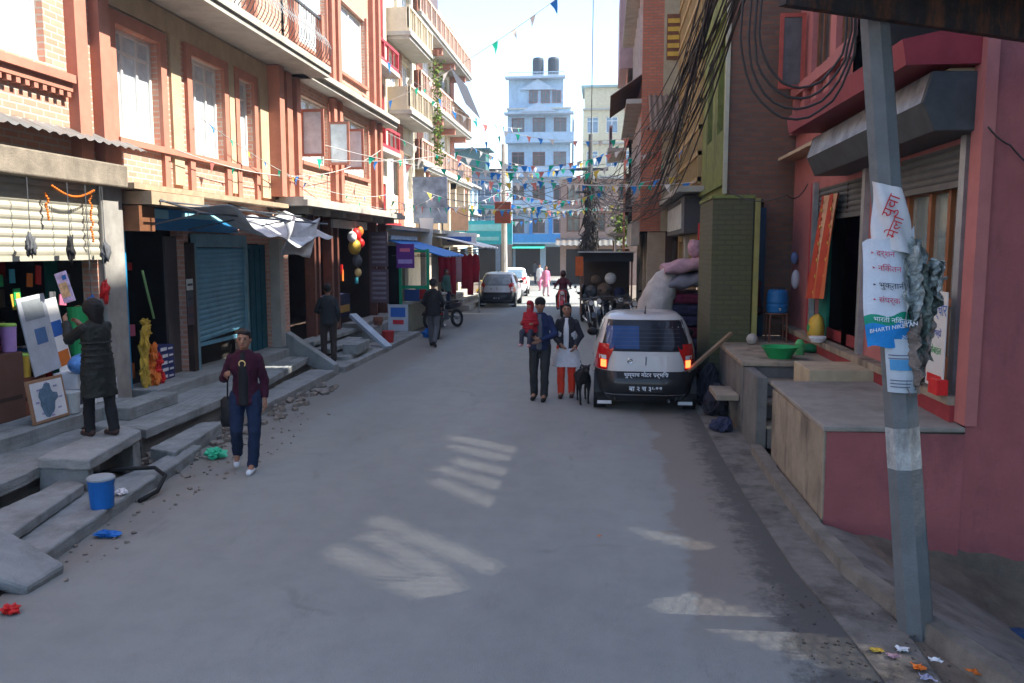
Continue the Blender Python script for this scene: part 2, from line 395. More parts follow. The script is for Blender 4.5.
mb = MB()   # sloping apron beyond the kerb
def kx(y): 
    for (a, y0), (a1, y1) in zip(ks, ks[1:]):
        if y <= y1: return a+(a1-a)*max(0, (y-y0))/(y1-y0)
    return ks[-1][0]
mb.grid(lambda u, v: (kx(3.4+v*4.0)+.04+u*(3.3), 3.4+v*4.0, .075-max(0, u*3.3-.05)*(.30+.42*u)+.02*math.sin(u*21+v*9)*u), 24, 16)
struct(mb.build('pavement', mat('apron_concrete', (.19, .175, .155), .95, .25, 3, .6, dirt=(.07, .06, .05), damt=.8, dscale=2.4), None, smooth=True))

# ---------------------------------------------------------------- building helpers
def window(fr, parent, u0, u1, v0, v1, w=-.14, cols=3, trans=None, fm=None, pm=None, fw=.055, grille=False):
    fm = fm or woodW; pm = pm or pane; mb = MB(fr); d = .06
    mb.box(u0, u0+fw, w-d, w, v0, v1); mb.box(u1-fw, u1, w-d, w, v0, v1); mb.box(u0+fw, u1-fw, w-d, w, v0, v0+fw); mb.box(u0+fw, u1-fw, w-d, w, v1-fw, v1)
    for k in range(1, cols):
        c = u0+(u1-u0)*k/cols; mb.box(c-fw*.45, c+fw*.45, w-d+.003, w-.004, v0+fw, v1-fw)
    if trans:
        c = v1-trans*(v1-v0); mb.box(u0+fw, u1-fw, w-d+.006, w-.008, c-fw*.4, c+fw*.4)
    f = mb.build('window', fm, parent)
    p = MB(fr).face([(u0+.02, w-d*.6, v0+.02), (u1-.02, w-d*.6, v0+.02), (u1-.02, w-d*.6, v1-.02), (u0+.02, w-d*.6, v1-.02)]); p.build('pane', pm, f)
    if grille:
        g = MB(fr); n = int((u1-u0)/.11)
        for k in range(1, n): g.box(u0+(u1-u0)*k/n-.006, u0+(u1-u0)*k/n+.006, w+.02, w+.032, v0, v1)
        for q in (.25, .5, .75): g.box(u0, u1, w+.014, w+.03, v0+(v1-v0)*q-.008, v0+(v1-v0)*q+.008)
        g.build('grille', steelD, f)
    return f
def railing(fr, parent, u0, u1, v0, h, w0, kind='bar', m=None, ends=True, name='balcony_railing', n=None):
    mb = MB(fr); L = u1-u0
    if kind == 'bar':
        n = n or max(3, int(L/.13))
        mb.box(u0, u1, w0-.03, w0+.02, v0+h-.05, v0+h); mb.box(u0, u1, w0-.02, w0+.01, v0+.05, v0+.08)
        for k in range(n+1): u = u0+L*k/n; mb.box(u-.009, u+.009, w0-.014, w0+.004, v0, v0+h-.05)
    elif kind == 'belly':
        n = n or max(3, int(L/.14))
        mb.box(u0, u1, w0-.03, w0+.02, v0+h-.05, v0+h)
        for k in range(n+1):
            u = u0+L*k/n; pts = [(u, w0+.16*math.sin(math.pi*min(1, t*1.5))*(1 if t < .66 else .0), v0+h*t) for t in [i/8 for i in range(9)]]
            mb.tube(pts, .009, 4, caps=False)
    else:   # piers and panels
        n = n or max(2, int(L/1.0))
        mb.box(u0, u1, w0-.1, w0+.03, v0+h-.09, v0+h); mb.box(u0, u1, w0-.09, w0+.01, v0, v0+.14)
        for k in range(n+1): u = u0+(L-.1)*k/n; mb.box(u, u+.1, w0-.095, w0+.02, v0+.14, v0+h-.09)
        for k in range(n*3+1): u = u0+(L-.05)*k/(n*3); mb.box(u, u+.05, w0-.07, w0-.01, v0+.14, v0+h-.09)
    return mb.build(name, m or steelD, parent)
def shutter(fr, parent, u0, u1, v0, v1, w, m, name='roller_shutter', pitch=.085, amp=.018, skew=0):
    mb = MB(fr); n = max(2, int((v1-v0)/pitch)); prev = None
    for k in range(n*4+1):
        t = k/(n*4); v = v0+(v1-v0)*t; o = w+amp*abs(math.sin(math.pi*t*n))
        sk_ = skew*(1-t)
        a = mb.pt((u0, o, v)); b = mb.pt((u1, o, v+sk_))
        if prev: mb.idx([prev[0], prev[1], b, a])
        prev = (a, b)
    mb.box(u0, u1, w-.02, w+.035, v0-.06, v0)
    return mb.build(name, m, parent)
def text(s, size, m, parent, M, name='lettering', extrude=.001, align='CENTER', bold=0):
    cu = bpy.data.curves.new(name, 'FONT'); cu.body = s; cu.size = size; cu.align_x = align; cu.align_y = 'CENTER'; cu.extrude = extrude; cu.offset = bold
    o = bpy.data.objects.new('tmp', cu); COL.objects.link(o); dg = bpy.context.evaluated_depsgraph_get(); dg.update()
    me = bpy.data.meshes.new_from_object(o.evaluated_get(dg)); bpy.data.objects.remove(o)
    off = Vector((0, 0, 0)); root = parent
    while root.parent: root = root.parent
    if root.name not in LOCAL: off = Vector(root.location)
    me.transform(Matrix.Translation(-off) @ M); me.materials.clear(); me.materials.append(m)
    t = bpy.data.objects.new(name, me); COL.objects.link(t); t.parent = parent; return t
def TM(fr, u, w, v, flip=False):      # text matrix in a wall frame: text x runs along the reading direction
    R = Matrix(((-1 if flip else 1, 0, 0, u), (0, 0, 1, w), (0, 1, 0, v), (0, 0, 0, 1)))
    return fr @ R

# ================================================================= LEFT SIDE
XL = -6.7
fl = FL(XL)
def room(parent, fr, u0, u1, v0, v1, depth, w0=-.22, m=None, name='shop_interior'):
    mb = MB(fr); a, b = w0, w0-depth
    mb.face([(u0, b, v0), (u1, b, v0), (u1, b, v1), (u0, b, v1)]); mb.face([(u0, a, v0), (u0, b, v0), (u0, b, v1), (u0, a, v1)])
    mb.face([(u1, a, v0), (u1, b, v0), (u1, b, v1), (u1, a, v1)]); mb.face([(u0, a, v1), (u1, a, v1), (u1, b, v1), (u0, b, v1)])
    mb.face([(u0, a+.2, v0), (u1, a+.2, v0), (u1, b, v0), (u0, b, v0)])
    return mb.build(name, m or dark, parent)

# --- building one: orange brick with ochre bands, shops below
b1 = thing('brick_building', 'orange brick building with white three-light windows over the half-open shutter shop', 'building', (XL-3, 10, 0))
U0, U1, H1 = 3.0, 17.05, 12.2
gh = [(8.0, 10.35, .5, 3.3), (10.95, 12.65, .5, 3.15), (12.8, 14.85, .42, 2.75), (15.0, 16.05, .42, 2.6)]
wins = [(5.2, 7.9), (10.9, 12.35), (13.0, 14.15), (14.75, 15.4)]
h1 = [(8.25, 9.9, 4.75, 6.0)] if False else []
up = [(6.2, 9.55, 4.72, 6.05), (10.95, 12.1, 4.05, 5.55), (13.05, 14.2, 4.05, 5.6), (14.8, 15.45, 4.05, 5.6)]
up2 = [(6.2, 9.3, 7.4, 8.9), (10.95, 12.1, 6.9, 8.7), (13.05, 14.2, 6.9, 8.7), (14.8, 15.45, 6.9, 8.7), (6.2, 9.3, 10, 11.4), (10.95, 12.1, 9.8, 11.4), (13.05, 14.2, 9.8, 11.4)]
MB(fl).wall(U0, U1, 0, H1, gh+up+up2, 0, .22).build('wall', brickL, b1)
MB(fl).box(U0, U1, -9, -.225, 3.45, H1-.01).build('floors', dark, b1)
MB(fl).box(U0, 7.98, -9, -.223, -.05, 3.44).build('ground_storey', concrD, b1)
mb = MB(fl)      # terracotta piers, surrounds
for u in (9.95, 10.45): mb.box(u, u+.24, 0, .14, 3.6, 6.05)
mb.box(16.15, 16.4, 0, .28, 3.55, 6.1); mb.box(16.75, 17.04, 0, .2, 3.55, 6.1)
for (a, b, c, e) in up[1:]:
    mb.box(a-.16, a, 0, .06, c-.62, e+.16); mb.box(b, b+.16, 0, .06, c-.62, e+.16); mb.box(a, b, 0, .06, e, e+.16)
for k in range(2): mb.box(6.0, 9.9, 0, .10+.05*k, 4.44+.1*k, 4.54+.1*k)
mb.box(10.9, 15.6, 0, .09, 3.94, 4.03)
mb.build('trim', terra, b1)
mb = MB(fl)
for i in range(26): mb.box(6.05+i*.15, 6.12+i*.15, 0, .09, 4.37, 4.44)
mb.build('dentils', terra, b1)
mb = MB(fl)
mb.box(10.7, 16.74, 0, .035, 5.77, 6.1); mb.box(12.42, 12.72, 0, .045, 3.5, 5.77); mb.box(14.42, 14.62, 0, .045, 3.5, 5.77); mb.box(15.75, 16.14, 0, .045, 3.5, 5.77); mb.box(16.4, 16.75, 0, .1, 3.5, 5.77)
mb.build('ochre_band', ochre, b1)
for i, (a, b, c, e) in enumerate(up): window(fl, b1, a, b, c, e, cols=(5, 3, 3, 2)[i], trans=.2 if i else None, w=-.1)
for i, (a, b, c, e) in enumerate(up2): window(fl, b1, a, b, c, e, cols=3, trans=.2)
sl = MB(fl).box(10.3, 17.6, 0, .82, 6.12, 6.22).box(10.3, 17.6, .04, .86, 6.22, 6.34).build('balcony_slab', concrL, b1)
railing(fl, b1, 12.4, 17.5, 6.34, .95, .74, 'belly', steelD)
mb = MB(fl)
for u in (10.4, 13.9, 17.3): mb.box(u, u+.14, .64, .78, 6.34, 7.35)
mb.build('railing_pier', terra, b1)
MB(fl).box(U0, U1, -.3, .25, H1, H1+.15).build('roof_edge', concrL, b1)
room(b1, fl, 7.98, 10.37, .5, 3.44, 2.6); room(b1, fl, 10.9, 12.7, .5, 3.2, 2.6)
# end of shop one: concrete post, doorway surrounds
MB(fl).box(10.37, 10.85, -.1, .10, .0, 3.35).build('concrete_post', mat('post_grey', (.3, .29, .27), .9, .2, dirt=(.1, .09, .08)), b1, bevel=.02)
mb = MB(fl); mb.box(10.86, 10.95, -.05, .05, .5, 2.75); mb.build('blue_door_frame', blueP, b1)
mb = MB(fl); mb.box(12.66, 12.8, -.1, .10, .3, 2.6); mb.build('dark_door_post', darkB, b1)
shutter(fl, b1, 7.6, 10.36, 2.42, 3.35, .03, shutW, pitch=.1)
# shutter behind its lower half: rail
mb = MB(fl); mb.box(8.0, 8.08, -.02, .06, .5, 2.5); mb.build('shutter_rail', steelD, b1)
bs = shutter(fl, b1, 12.92, 14.78, .95, 2.52, .02, shutB, skew=.1)
mb = MB(fl); mb.box(12.82, 12.92, -.02, .08, .42, 2.6); mb.box(14.78, 14.86, -.02, .08, .42, 2.6); mb.box(12.92, 14.78, -.02, .1, 2.53, 2.75)
mb.build('shutter_frame', mat('faded_blue', (.16, .30, .36), .6, .2, dirt=(.3, .3, .28)), b1)
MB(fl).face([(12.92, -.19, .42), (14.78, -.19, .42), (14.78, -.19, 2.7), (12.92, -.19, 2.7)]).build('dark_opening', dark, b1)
d = MB(fl); d.box(15.02, 16.03, -.14, -.08, .44, 2.58)
for u in (15.25, 15.5, 15.75): d.box(u, u+.025, -.08, -.06, .5, 2.5)
d.build('teal_door', tealD, b1)
MB(fl).box(16.06, 16.3, -.02, .2, .2, 2.7).build('white_post', concrL, b1)
# corrugated awning strip, plaster slab below it
mb = MB(fl)
def awn(u, v): return (3.2+u*7.9, .0+v*.36+.0, 4.02-v*.16+.018*math.sin(u*8/.12*2*math.pi/1.6)-.02)
mb.grid(awn, 130, 2); 
mb.build('corrugated_awning', tinM, b1)
MB(fl).box(3.2, 10.75, 0, .26, 3.32, 3.62).build('awning_slab', mat('slab_dull', (.22, .19, .15), .9, .3, 4, .4, dirt=(.09, .08, .07), damt=.6), b1, bevel=.02)
# boards of shop two
MB(fl).box(10.98, 12.5, .0, .45, 3.12, 3.3).box(10.75, 16.3, .0, .34, 3.32, 3.40).build('canopy_boards', woodP, b1)
MB(fl).box(11.0, 14.4, .06, .12, 2.78, 3.1).build('sign_board', mat('sign_blue', (.03, .2, .42), .4, .15), b1)
mb = MB(fl); mb.box(11.05, 12.0, .12, .128, 2.95, 3.08); mb.box(12.4, 14.3, .12, .128, 2.98, 3.06); mb.build('sign_band', mat('sign_cyan', (.3, .6, .68), .4, .1), b1)
MB(fl).box(10.9, 11.3, .05, .3, 2.75, 3.1).build('brown_box', woodB, b1)
mb = MB(fl)
for u in (11.2, 12.6, 14.2, 15.9): mb.tube([(u, .05, 3.3), (u, 1.1, 3.0)], .018, 6); mb.tube([(u, 1.1, 3.0), (u, .1, 2.8)], .012, 6)
mb.tube([(11.0, 1.1, 3.0), (16.4, 1.1, 3.0)], .018, 6); mb.tube([(11.0, .55, 3.16), (16.4, .55, 3.16)], .014, 6)
mb.build('canopy_rod', steelD, b1)

def cloth(name, label, cat, fn, m, nu=24, nv=12, th=.006, parent=None, group=None):
    mb = MB(); mb.grid(fn, nu, nv); o = mb.build(name, m, parent, smooth=True)
    s_ = o.modifiers.new('thick', 'SOLIDIFY'); s_.thickness = th
    if label: tag(o, label, cat, group)
    return o
def tfn(u, v):
    y = 11.7+u*4.7; sag = .38*math.sin(math.pi*u)*(.5+.5*v)+.06*math.sin(u*17+v*4)
    return (XL+.2+v*1.0+.05*math.sin(u*13), y, 3.22-.12*v-sag*.9-.30*v*u+.03*math.sin(u*31)*v)
cloth('tarpaulin', 'torn white tarpaulin sagging over rods above the blue shutter', 'tarpaulin', tfn, tarpM, 40, 10)
def tfn2(u, v):
    return (XL+1.0+.12*math.sin(u*9+v*3), 14.2+u*1.9, 3.05-v*(.75-.5*abs(u-.45))-.06*math.sin(u*12))
cloth('tarpaulin', 'grey end of torn tarpaulin hanging from the canopy rods by the teal door', 'tarpaulin', tfn2, tarpM, 20, 10)

# --- building two: brick with open casements
b2 = thing('brick_building', 'brick building with open casements over brown shop posts and balloons', 'building', (XL-3, 20, 0))
h2 = [(17.75, 19.6, 4.45, 5.85), (20.7, 22.9, 4.45, 5.85), (17.75, 19.6, 6.95, 8.7), (20.7, 22.9, 6.95, 8.7), (17.75, 19.6, 9.8, 11.3), (20.7, 22.9, 9.8, 11.3)]
MB(fl).wall(17.05, 24.4, 3.35, 12.6, h2, .06, .2).build('wall', brickL, b2)
MB(fl).box(17.06, 24.39, -9, -.15, 3.3, 12.55).build('floors', dark, b2)
for a, b, c, e in h2: window(fl, b2, a, b, c, e, w=-.04, cols=2, trans=.25 if c < 5 else None)
mb = MB(fl)
for u in (17.3, 19.75, 20.2, 23.3, 23.9): mb.box(u, u+.22, .06, .2, 3.6, 6.1); mb.box(u, u+.22, .06, .2, 6.45, 12.5)
mb.build('pilaster', terra, b2)
mb = MB(fl)
for a, b, c, e in h2: mb.box(a-.1, b+.1, .06, .14, c-.1, c-.02); mb.box(a-.08, a-.01, .06, .12, c, e+.08); mb.box(b+.01, b+.08, .06, .12, c, e+.08)
mb.build('window_surround', terra, b2)
MB(fl).box(17.1, 25.0, .06, .42, 6.12, 6.24).box(17.1, 25.0, .06, .5, 6.24, 6.36).build('cornice', concrL, b2)
MB(fl).box(16.4, 24.7, .02, .7, 3.38, 3.5).box(16.4, 24.7, .02, .62, 3.5, 3.56).build('lower_cornice', concrL, b2)
mb = MB(fl)
for k in range(7): mb.box(17+k*1.15, 17.25+k*1.15, .0, .5, 3.24, 3.38)
mb.build('bracket', concrL, b2)
for (u, s_) in ((17.75, -1), (19.55, 1), (20.75, -1)):      # open casement leaves stand out from the wall
    w_ = MB(fl); w_.box(u-.02, u+.02, .1, .62, 4.5, 4.56); w_.box(u-.02, u+.02, .1, .62, 5.45, 5.51); w_.box(u-.02, u+.02, .1, .16, 4.56, 5.45); w_.box(u-.02, u+.02, .56, .62, 4.56, 5.45)
    c_ = w_.build('casement', terra, b2); MB(fl).box(u-.005, u+.005, .14, .58, 4.54, 5.47).build('pane', pane, c_)
room(b2, fl, 17.06, 24.3, .45, 3.29, 3.0, m=darkB)
mb = MB(fl)
for u, wd in ((18.1, .12), (18.4, .12), (19.3, .14), (19.75, .12), (23.2, .12), (24.2, .14)): mb.box(u, u+wd, -.02, .2, .42, 3.25)
mb.build('brown_post', brownPost, b2)
MB(fl).box(17.1, 18.05, -.5, -.44, .5, 2.9).build('yellow_door', yelD, b2)
MB(fl).box(18.55, 19.25, -.2, -.14, .45, 3.2).box(20.0, 20.35, -.2, -.14, .45, 3.2).build('brown_panel', woodB, b2)
MB(fl).box(16.35, 18.2, .0, .06, 3.0, 3.24).build('shop_fascia', woodP, b2)
s_ = MB(fl).box(19.0, 21.8, .3, .36, 3.0, 3.2).build('shop_sign', mat('sign_grey', (.35, .34, .33), .6, .2, 12), b2)
MB(fl).box(20.5, 24.1, .02, .55, .42, .6).build('shop_floor', concr, b2)
MB(fl).box(20.4, 22.9, -.9, -.5, .6, 1.25).build('shop_counter', mat('navy_panel', (.03, .035, .09), .6), b2)
MB(fl).box(20.5, 22.8, -.5, -.49, .75, .95).build('counter_band', yelD, b2)

# --- building three: narrow, white with red window frames
fl0 = fl; fl = FL(-8.2)
b3 = thing('narrow_building', 'narrow pale building with crimson window frames next to open casement windows', 'building', (-10, 29, 0))
h3 = [(26.9, 30.6, 3.3, 4.9), (26.9, 30.6, 6.6, 8.5), (26.9, 30.6, 9.5, 11.6)]
MB(fl).wall(24.6, 31, 3.0, 13.8, h3, .05, .2).build('wall', cream, b3)
MB(fl).box(24.62, 30.98, -8, -.16, 3.0, 13.7).build('floors', dark, b3)
for a, b, c, e in h3:
    window(fl, b3, a, b, c, e, w=.0, cols=3, trans=.3, fm=C('crimson_frame', (.40, .03, .04), .5), fw=.09)
    MB(fl).box(a-.2, b+.2, .05, .6, c-.75, c-.6).build('ledge', concrL, b3)
    railing(fl, b3, a-.15, b+.15, c-.6, .75, .55, 'pier', C('crimson_frame', (.40, .03, .04), .5), n=2)
room(b3, fl0, 24.42, 27.48, .35, 2.85, 2.4, w0=.0)
MB(fl0).wall(24.4, 31, 0, 3.1, [(24.7, 27.4, .35, 2.6), (27.9, 30.7, .35, 2.6)], 0, .2).build('shop_wall', cream, b3)
MB(fl0).box(24.4, 31, -8, .35, 3.1, 3.22).box(24.42, 30.98, -6, -2.45, 0, 3.09).build('shop_roof', concrL, b3)

# --- building four: cream balconies, then the stacked brick balconies further up
b4a = thing('balcony_building', 'cream building with two bowed cream balconies beside the crimson window frames', 'building', (-10, 33, 0))
ga = [(u, u+1.4, v, v+1.8) for v in (4.6, 8.2, 11.0) for u in (31.5, 33.6)]
MB(fl).wall(31, 35.6, 3.0, 14.4, ga, 0, .22).build('wall', cream, b4a)
MB(fl).box(31.01, 35.59, -9, -.23, 3.0, 14.3).build('floors', dark, b4a)
for h in ga: window(fl, b4a, *h, cols=3, trans=.25, fw=.07)
for v in (7.55, 10.4, 13.6):
    MB(fl).box(31.1, 35.4, 0, .95, v, v+.14).box(31.2, 35.3, .05, .88, v-.12, v-.002).build('balcony_slab', concrL, b4a)
    railing(fl, b4a, 31.15, 35.35, v+.14, .95, .88, 'pier', cream); MB(fl).box(31.12, 31.26, .02, .8, v+.14, v+1.0).build('balcony_cheek', cream, b4a)
MB(fl).box(32.6, 33.4, 0, .05, 3.1, 7.4).box(32.95, 33.3, .0, .06, 7.8, 10.2).build('brick_panel', brickR, b4a)
MB(fl0).wall(31, 42, 0, 3.1, [(31.4, 34, .3, 2.6), (34.5, 37.6, .3, 2.6), (38.2, 41.6, .3, 2.6)], 0, .22).build('shop_wall', cream, b4a)
MB(fl0).box(31.01, 42, -1.5, .35, 3.1, 3.24).build('shop_roof', concrL, b4a); MB(fl0).box(31.05, 41.9, -3.2, -3.0, 0, 3.05).build('back_wall', darkB, b4a)
fl4 = FL(-9.0)
b4 = thing('balcony_building', 'farther brick and cream building with three stacked pink-railed balconies', 'building', (-11, 43, 0))
gb4 = [(u, u+1.8, v, v+2.0) for v in (3.6, 6.9, 10.0) for u in (37.4, 41.2, 45.6)]
MB(fl4).wall(35.9, 49.6, 0, 15.2, gb4+[(42.6, 45.4, .2, 2.6), (46, 49, .2, 2.6)], 0, .22).build('wall', cream, b4)
MB(fl4).box(35.92, 49.58, -9, -.23, 2.9, 15.1).build('floors', dark, b4); MB(fl4).box(35.95, 49.5, -3.4, -3.3, 0, 2.9).build('back_wall', darkB, b4)
for k, h in enumerate(gb4): window(fl4, b4, *h, cols=3, trans=.25, fw=.08, fm=woodW if k % 3 else woodR)
mb = MB(fl4)
for v0, v1 in ((6.5, 9.0), (9.5, 12.3), (12.8, 15.1)):
    for u, wd in ((36.0, 1.2), (39.6, 1.2), (43.6, 1.2), (48.2, 1.2)): mb.box(u, u+wd, 0, .05, v0, v1)
mb.build('brick_panel', brickR, b4)
railP = C('rail_pink', (.56, .40, .32), .8)
for i, v in enumerate((6.15, 9.05, 12.45)):
    MB(fl4).box(36.0, 49.8, 0, 1.1, v, v+.16).box(36.05, 49.7, .05, 1.02, v-.12, v-.002).build('balcony_slab', concrL, b4)
    railing(fl4, b4, 36.1, 49.7, v+.16, 1.0, 1.0, 'pier', railP, n=12)
    MB(fl4).box(36.02, 36.16, .02, .9, v+.16, v+1.12).build('balcony_cheek', brickR, b4)
    mb = MB(fl4)
    for k in range(4): mb.box(38+k*3.4, 38.3+k*3.4, .05, .9, v-.42, v-.13)
    mb.build('beam_end', terra, b4)
mb = MB(fl4)
for u in (37.0, 40.1, 43.0, 44.8, 47.6, 49.2): mb.box(u, u+.35, .3, .9, 3.0, 6.02)
mb.build('column', C('column_buff', (.60, .47, .34), .8), b4)
MB(fl4).box(35.95, 49.6, .0, 1.0, 2.85, 2.99).build('ledge', concrL, b4)
mb = MB(fl4); mb.grid(lambda a, b: (43.5+a*5.5, .9+b*.8, 11.9-b*1.9+.03*math.sin(a*60)), 60, 3); mb.build('tin_roof', C('tin_dark', (.03, .028, .03), .6), b4)
MB(fl4).box(37.5, 40, .1, 1.0, 13.6, 15.6).build('roof_cabin', C('cabin_brown', (.12, .09, .09), .6), b4); MB(fl4).box(41, 44, -.5, .9, 15.4, 15.52).build('roof_slab', concrL, b4)
fl = fl0
bd = thing('billboard', 'large blank grey-blue billboard standing above the shop roofs', 'billboard', (-6.3, 33, 3.2))
MB(fl).box(32.2, 32.28, -.8, .55, 3.5, 5.3).build('panel', mat('billboard', (.22, .27, .36), .5, .5, 2.4), bd)
mb = MB(fl); mb.box(32.3, 32.36, -.6, -.54, 3.22, 5.3); mb.box(32.3, 32.36, .3, .36, 3.22, 5.3); mb.build('post', steelD, bd)
sb = thing('small_signboard', 'small salmon signboard above the shop roofs right of the billboard', 'signboard', (-6.0, 36, 3.2))
MB(fl).box(36.0, 36.06, .0, .75, 3.3, 4.3).build('panel', C('sign_salmon', (.6, .38, .25), .6), sb)
mb = MB(fl); mb.box(36.08, 36.12, .1, .14, 3.22, 4.2); mb.box(36.08, 36.12, .6, .64, 3.22, 4.2); mb.build('post', steelD, sb)
# glowing white panel sign on a bracket is a white board in the sun
ws = thing('hanging_signboard', 'blank white tapered signboard hanging above the blue awning', 'signboard', (-5.6, 29.8, 2.9))
MB().prism([(-6.72, 29.8, 3.62), (-6.2, 29.8, 3.62), (-6.28, 29.8, 2.62), (-6.64, 29.8, 2.62)], (0, .06, 0)).build('board', C('board_white', (.8, .8, .78), .5, var=.03), ws)
MB().tube([(-6.7, 29.84, 3.55), (-6.2, 29.84, 3.55)], .025, 6).build('bracket', steelD, ws)
mb = MB(); mb.grid(lambda a, b: (-6.6+b*1.75, 24.9+a*3.6, 2.78-b*.5+.02*math.sin(a*40)), 40, 4)
ba = thing('awning', 'plain blue sheet awning sloping over a shop beside the purple sign', 'awning', (-6.6, 26, 2.2))
o = mb.build('awning_sheet', tarpB, ba); sm = o.modifiers.new('t', 'SOLIDIFY'); sm.thickness = .03
mb = MB()
for y in (24.95, 28.4): mb.tube([(-4.87, y, 2.27), (-6.5, y, 2.74)], .02, 6); mb.tube([(-4.87, y, 2.27), (-6.5, y, 2.3)], .015, 6)
mb.build('awning_frame', steelD, ba)
MB().box(-6.6, -6.5, 24.9, 28.5, 2.8, 2.92).build('valance', C('valance_pale', (.35, .5, .6), .6), ba)
aw = thing('awning', 'small white sheet awning over the shop with red clothes', 'awning', (-6.4, 33.5, 2.6))
mb = MB(); mb.grid(lambda a, b: (-6.6+b*1.9, 31.5+a*5.0, 3.0-b*.3-.12*b*b+.02*math.sin(a*30)), 30, 4); o = mb.build('awning_sheet', white, aw); sm = o.modifiers.new('t', 'SOLIDIFY'); sm.thickness = .03
mb = MB()
for y in (31.6, 36.4): mb.tube([(-4.75, y, 2.58), (-6.6, y, 2.35)], .02, 6)
mb.build('awning_frame', steelD, aw)

# --- far left block and the end of the street
def simple_building(name, label, fr, u0, u1, H, m, depth, floors, per, wm=None, pm=None, base=None, slab=True, wsize=(1.2, 1.35), trimm=None, gh=None, low=3.1, cols=2):
    U = fr @ Vector(((u0+u1)/2, -2, 0))
    t = thing(name, label, 'building', (U.x, U.y, 0)); fh = (H-low)/floors; holes = []
    for i in range(floors):
        for k in range(per):
            c = u0+(u1-u0)*(k+.5)/per; v = low+i*fh+fh*.28; holes.append((c-wsize[0]/2, c+wsize[0]/2, v, min(v+wsize[1], low+(i+1)*fh-.2)))
    gh = gh or []
    MB(fr).wall(u0, u1, 0, H, holes+gh, 0, .2).build('wall', m, t)
    MB(fr).box(u0+.01, u1-.01, -depth, -.21, 0 if not gh else low-.2, H-.02).build('side_walls', m, t)
    if gh: MB(fr).box(u0+.01, u1-.01, -depth, -1.6, 0, low-.22).build('ground_storey', dark, t)
    for h in holes: window(fr, t, *h, w=-.1, cols=cols, trans=.25, fm=wm or woodW, pm=pm or paneD, fw=.07)
    if slab:
        mb = MB(fr)
        for i in range(floors+1): mb.box(u0-.05, u1+.05, .0, .28, low+i*fh-.14, low+i*fh)
        mb.build('floor_band', trimm or concrL, t)
    return t, fh
blueL = C('pale_blue_plaster', (.36, .50, .62), .8, dirt=(.18, .24, .3), damt=.5); blueV = C('vivid_blue_plaster', (.05, .26, .58), .7)
fc = FC(76)
bb, fh = simple_building('blue_building', 'tall pale blue building closing the street with two black roof tanks', fc, -8.9, -3.2, 15.1, blueL, 8, 4, 3, gh=[(-8.2, -5.9, 0, 2.7), (-5.4, -3.6, 0, 2.7)], wsize=(1.15, 1.3), wm=C('window_maroon', (.25, .12, .12), .6))
for i in range(4):
    v = 3.1+i*3.0
    MB(fc).box(-9.0, -2.9, .0, 1.0, v-.16, v).build('balcony_slab', blueL, bb)
    MB(fc).box(-9.0, -2.9, .92, 1.0, v, v+.75).build('balcony_parapet', blueL if i else blueV, bb)
mb = MB(fc)
for u in (-8.85, -6.9, -5.1, -3.4): mb.box(u, u+.3, 0, .12, 3.1, 6.1)
mb.build('blue_column', blueV, bb)
MB(fc).box(-8.85, -3.9, -5, -.5, 15.1, 17.7).build('attic', blueL, bb)
mb = MB(fc); mb.prism([(-7.9, -.45, 17.0), (-7.9, .1, 17.0), (-6.2, .1, 18.6), (-6.2, -.45, 18.6)], (0, 0, .2)) if False else None
mb = MB(fc)
mb.prism([(-7.8, -.42, 16.75), (-4.6, -.42, 16.75), (-6.2, -.42, 17.69)], (0, .3, 0)); mb.prism([(-7.6, 1.1, 14.6), (-4.4, 1.1, 14.6), (-6.0, 1.1, 15.4)], (0, .15, 0)); mb.box(-9.1, -3.7, -.6, .3, 17.7, 17.86); mb.box(-9.1, -2.9, 0, 1.1, 14.45, 14.6)
mb.build('gable', C('pale_blue_trim', (.40, .50, .60), .8), bb)
for u in (-7.0, -5.9, -4.9): window(fc, bb, u, u+.8, 15.6, 16.7, w=-.42, cols=2, fm=C('window_maroon', (.25, .12, .12)), pm=paneD)
railing(fc, bb, -8.85, -3.8, 17.86, .45, -.2, 'bar', C('pale_blue_trim', (.4, .5, .6)))
for i, x in enumerate((-6.3, -4.9)):
    w_ = thing('water_tank', ('left' if i == 0 else 'right')+' of the two black water tanks on top of the blue building', 'water tank', (x, 78, 19.6), group='roof water tanks')
    MB().lathe((x, 78, 18.35), [(.5, 0), (.52, .1), (.52, 1.3), (.46, 1.5), (.3, 1.55)], 20).build('tank', C('tank_black', (.02, .035, .05), .5), w_, smooth=False)
    mb = MB()
    for dx in (-.35, .35):
        for dy in (-.35, .35): mb.tube([(x+dx, 78+dy, 17.7), (x+dx, 78+dy, 18.3)], .04, 6)
    mb.box(x-.5, x+.5, 77.5, 78.5, 18.27, 18.35)
    mb.build('stand', steel, w_)
fy = FC(80)
by, _ = simple_building('cream_building', 'cream building with flat roof left of the red balconies', fy, -2.2, 3.2, 15.6, C('cream_far', (.55, .48, .33), .85), 8, 4, 3, pm=paneB, wsize=(1.1, 1.5))
MB(fy).box(-2.1, 2.6, -6, -.5, 15.6, 17.6).build('roof_room', C('cream_far', (.5, .45, .33)), by); MB(fy).box(-2.4, 2.9, -6.3, -.2, 17.6, 17.8).build('roof_slab', C('slab_teal', (.28, .38, .37)), by)
fb = FC(58)
bf, _ = simple_building('old_building', 'faded brick building with overhanging tin sheets behind the tangled pole', fb, -3.1, 2.2, 7.4, brickF, 8, 2, 3, gh=[(-2.7, -.9, 0, 2.5), (-.5, 1.6, 0, 2.5)], wsize=(.9, 1.2), wm=woodB)
mb = MB(fb); mb.grid(lambda a, b: (-3.4+a*5.8, b*1.3, 3.25-b*.5+.03*math.sin(a*90)), 80, 2); mb.build('tin_awning', tinM, bf)
fb2 = FC(66)
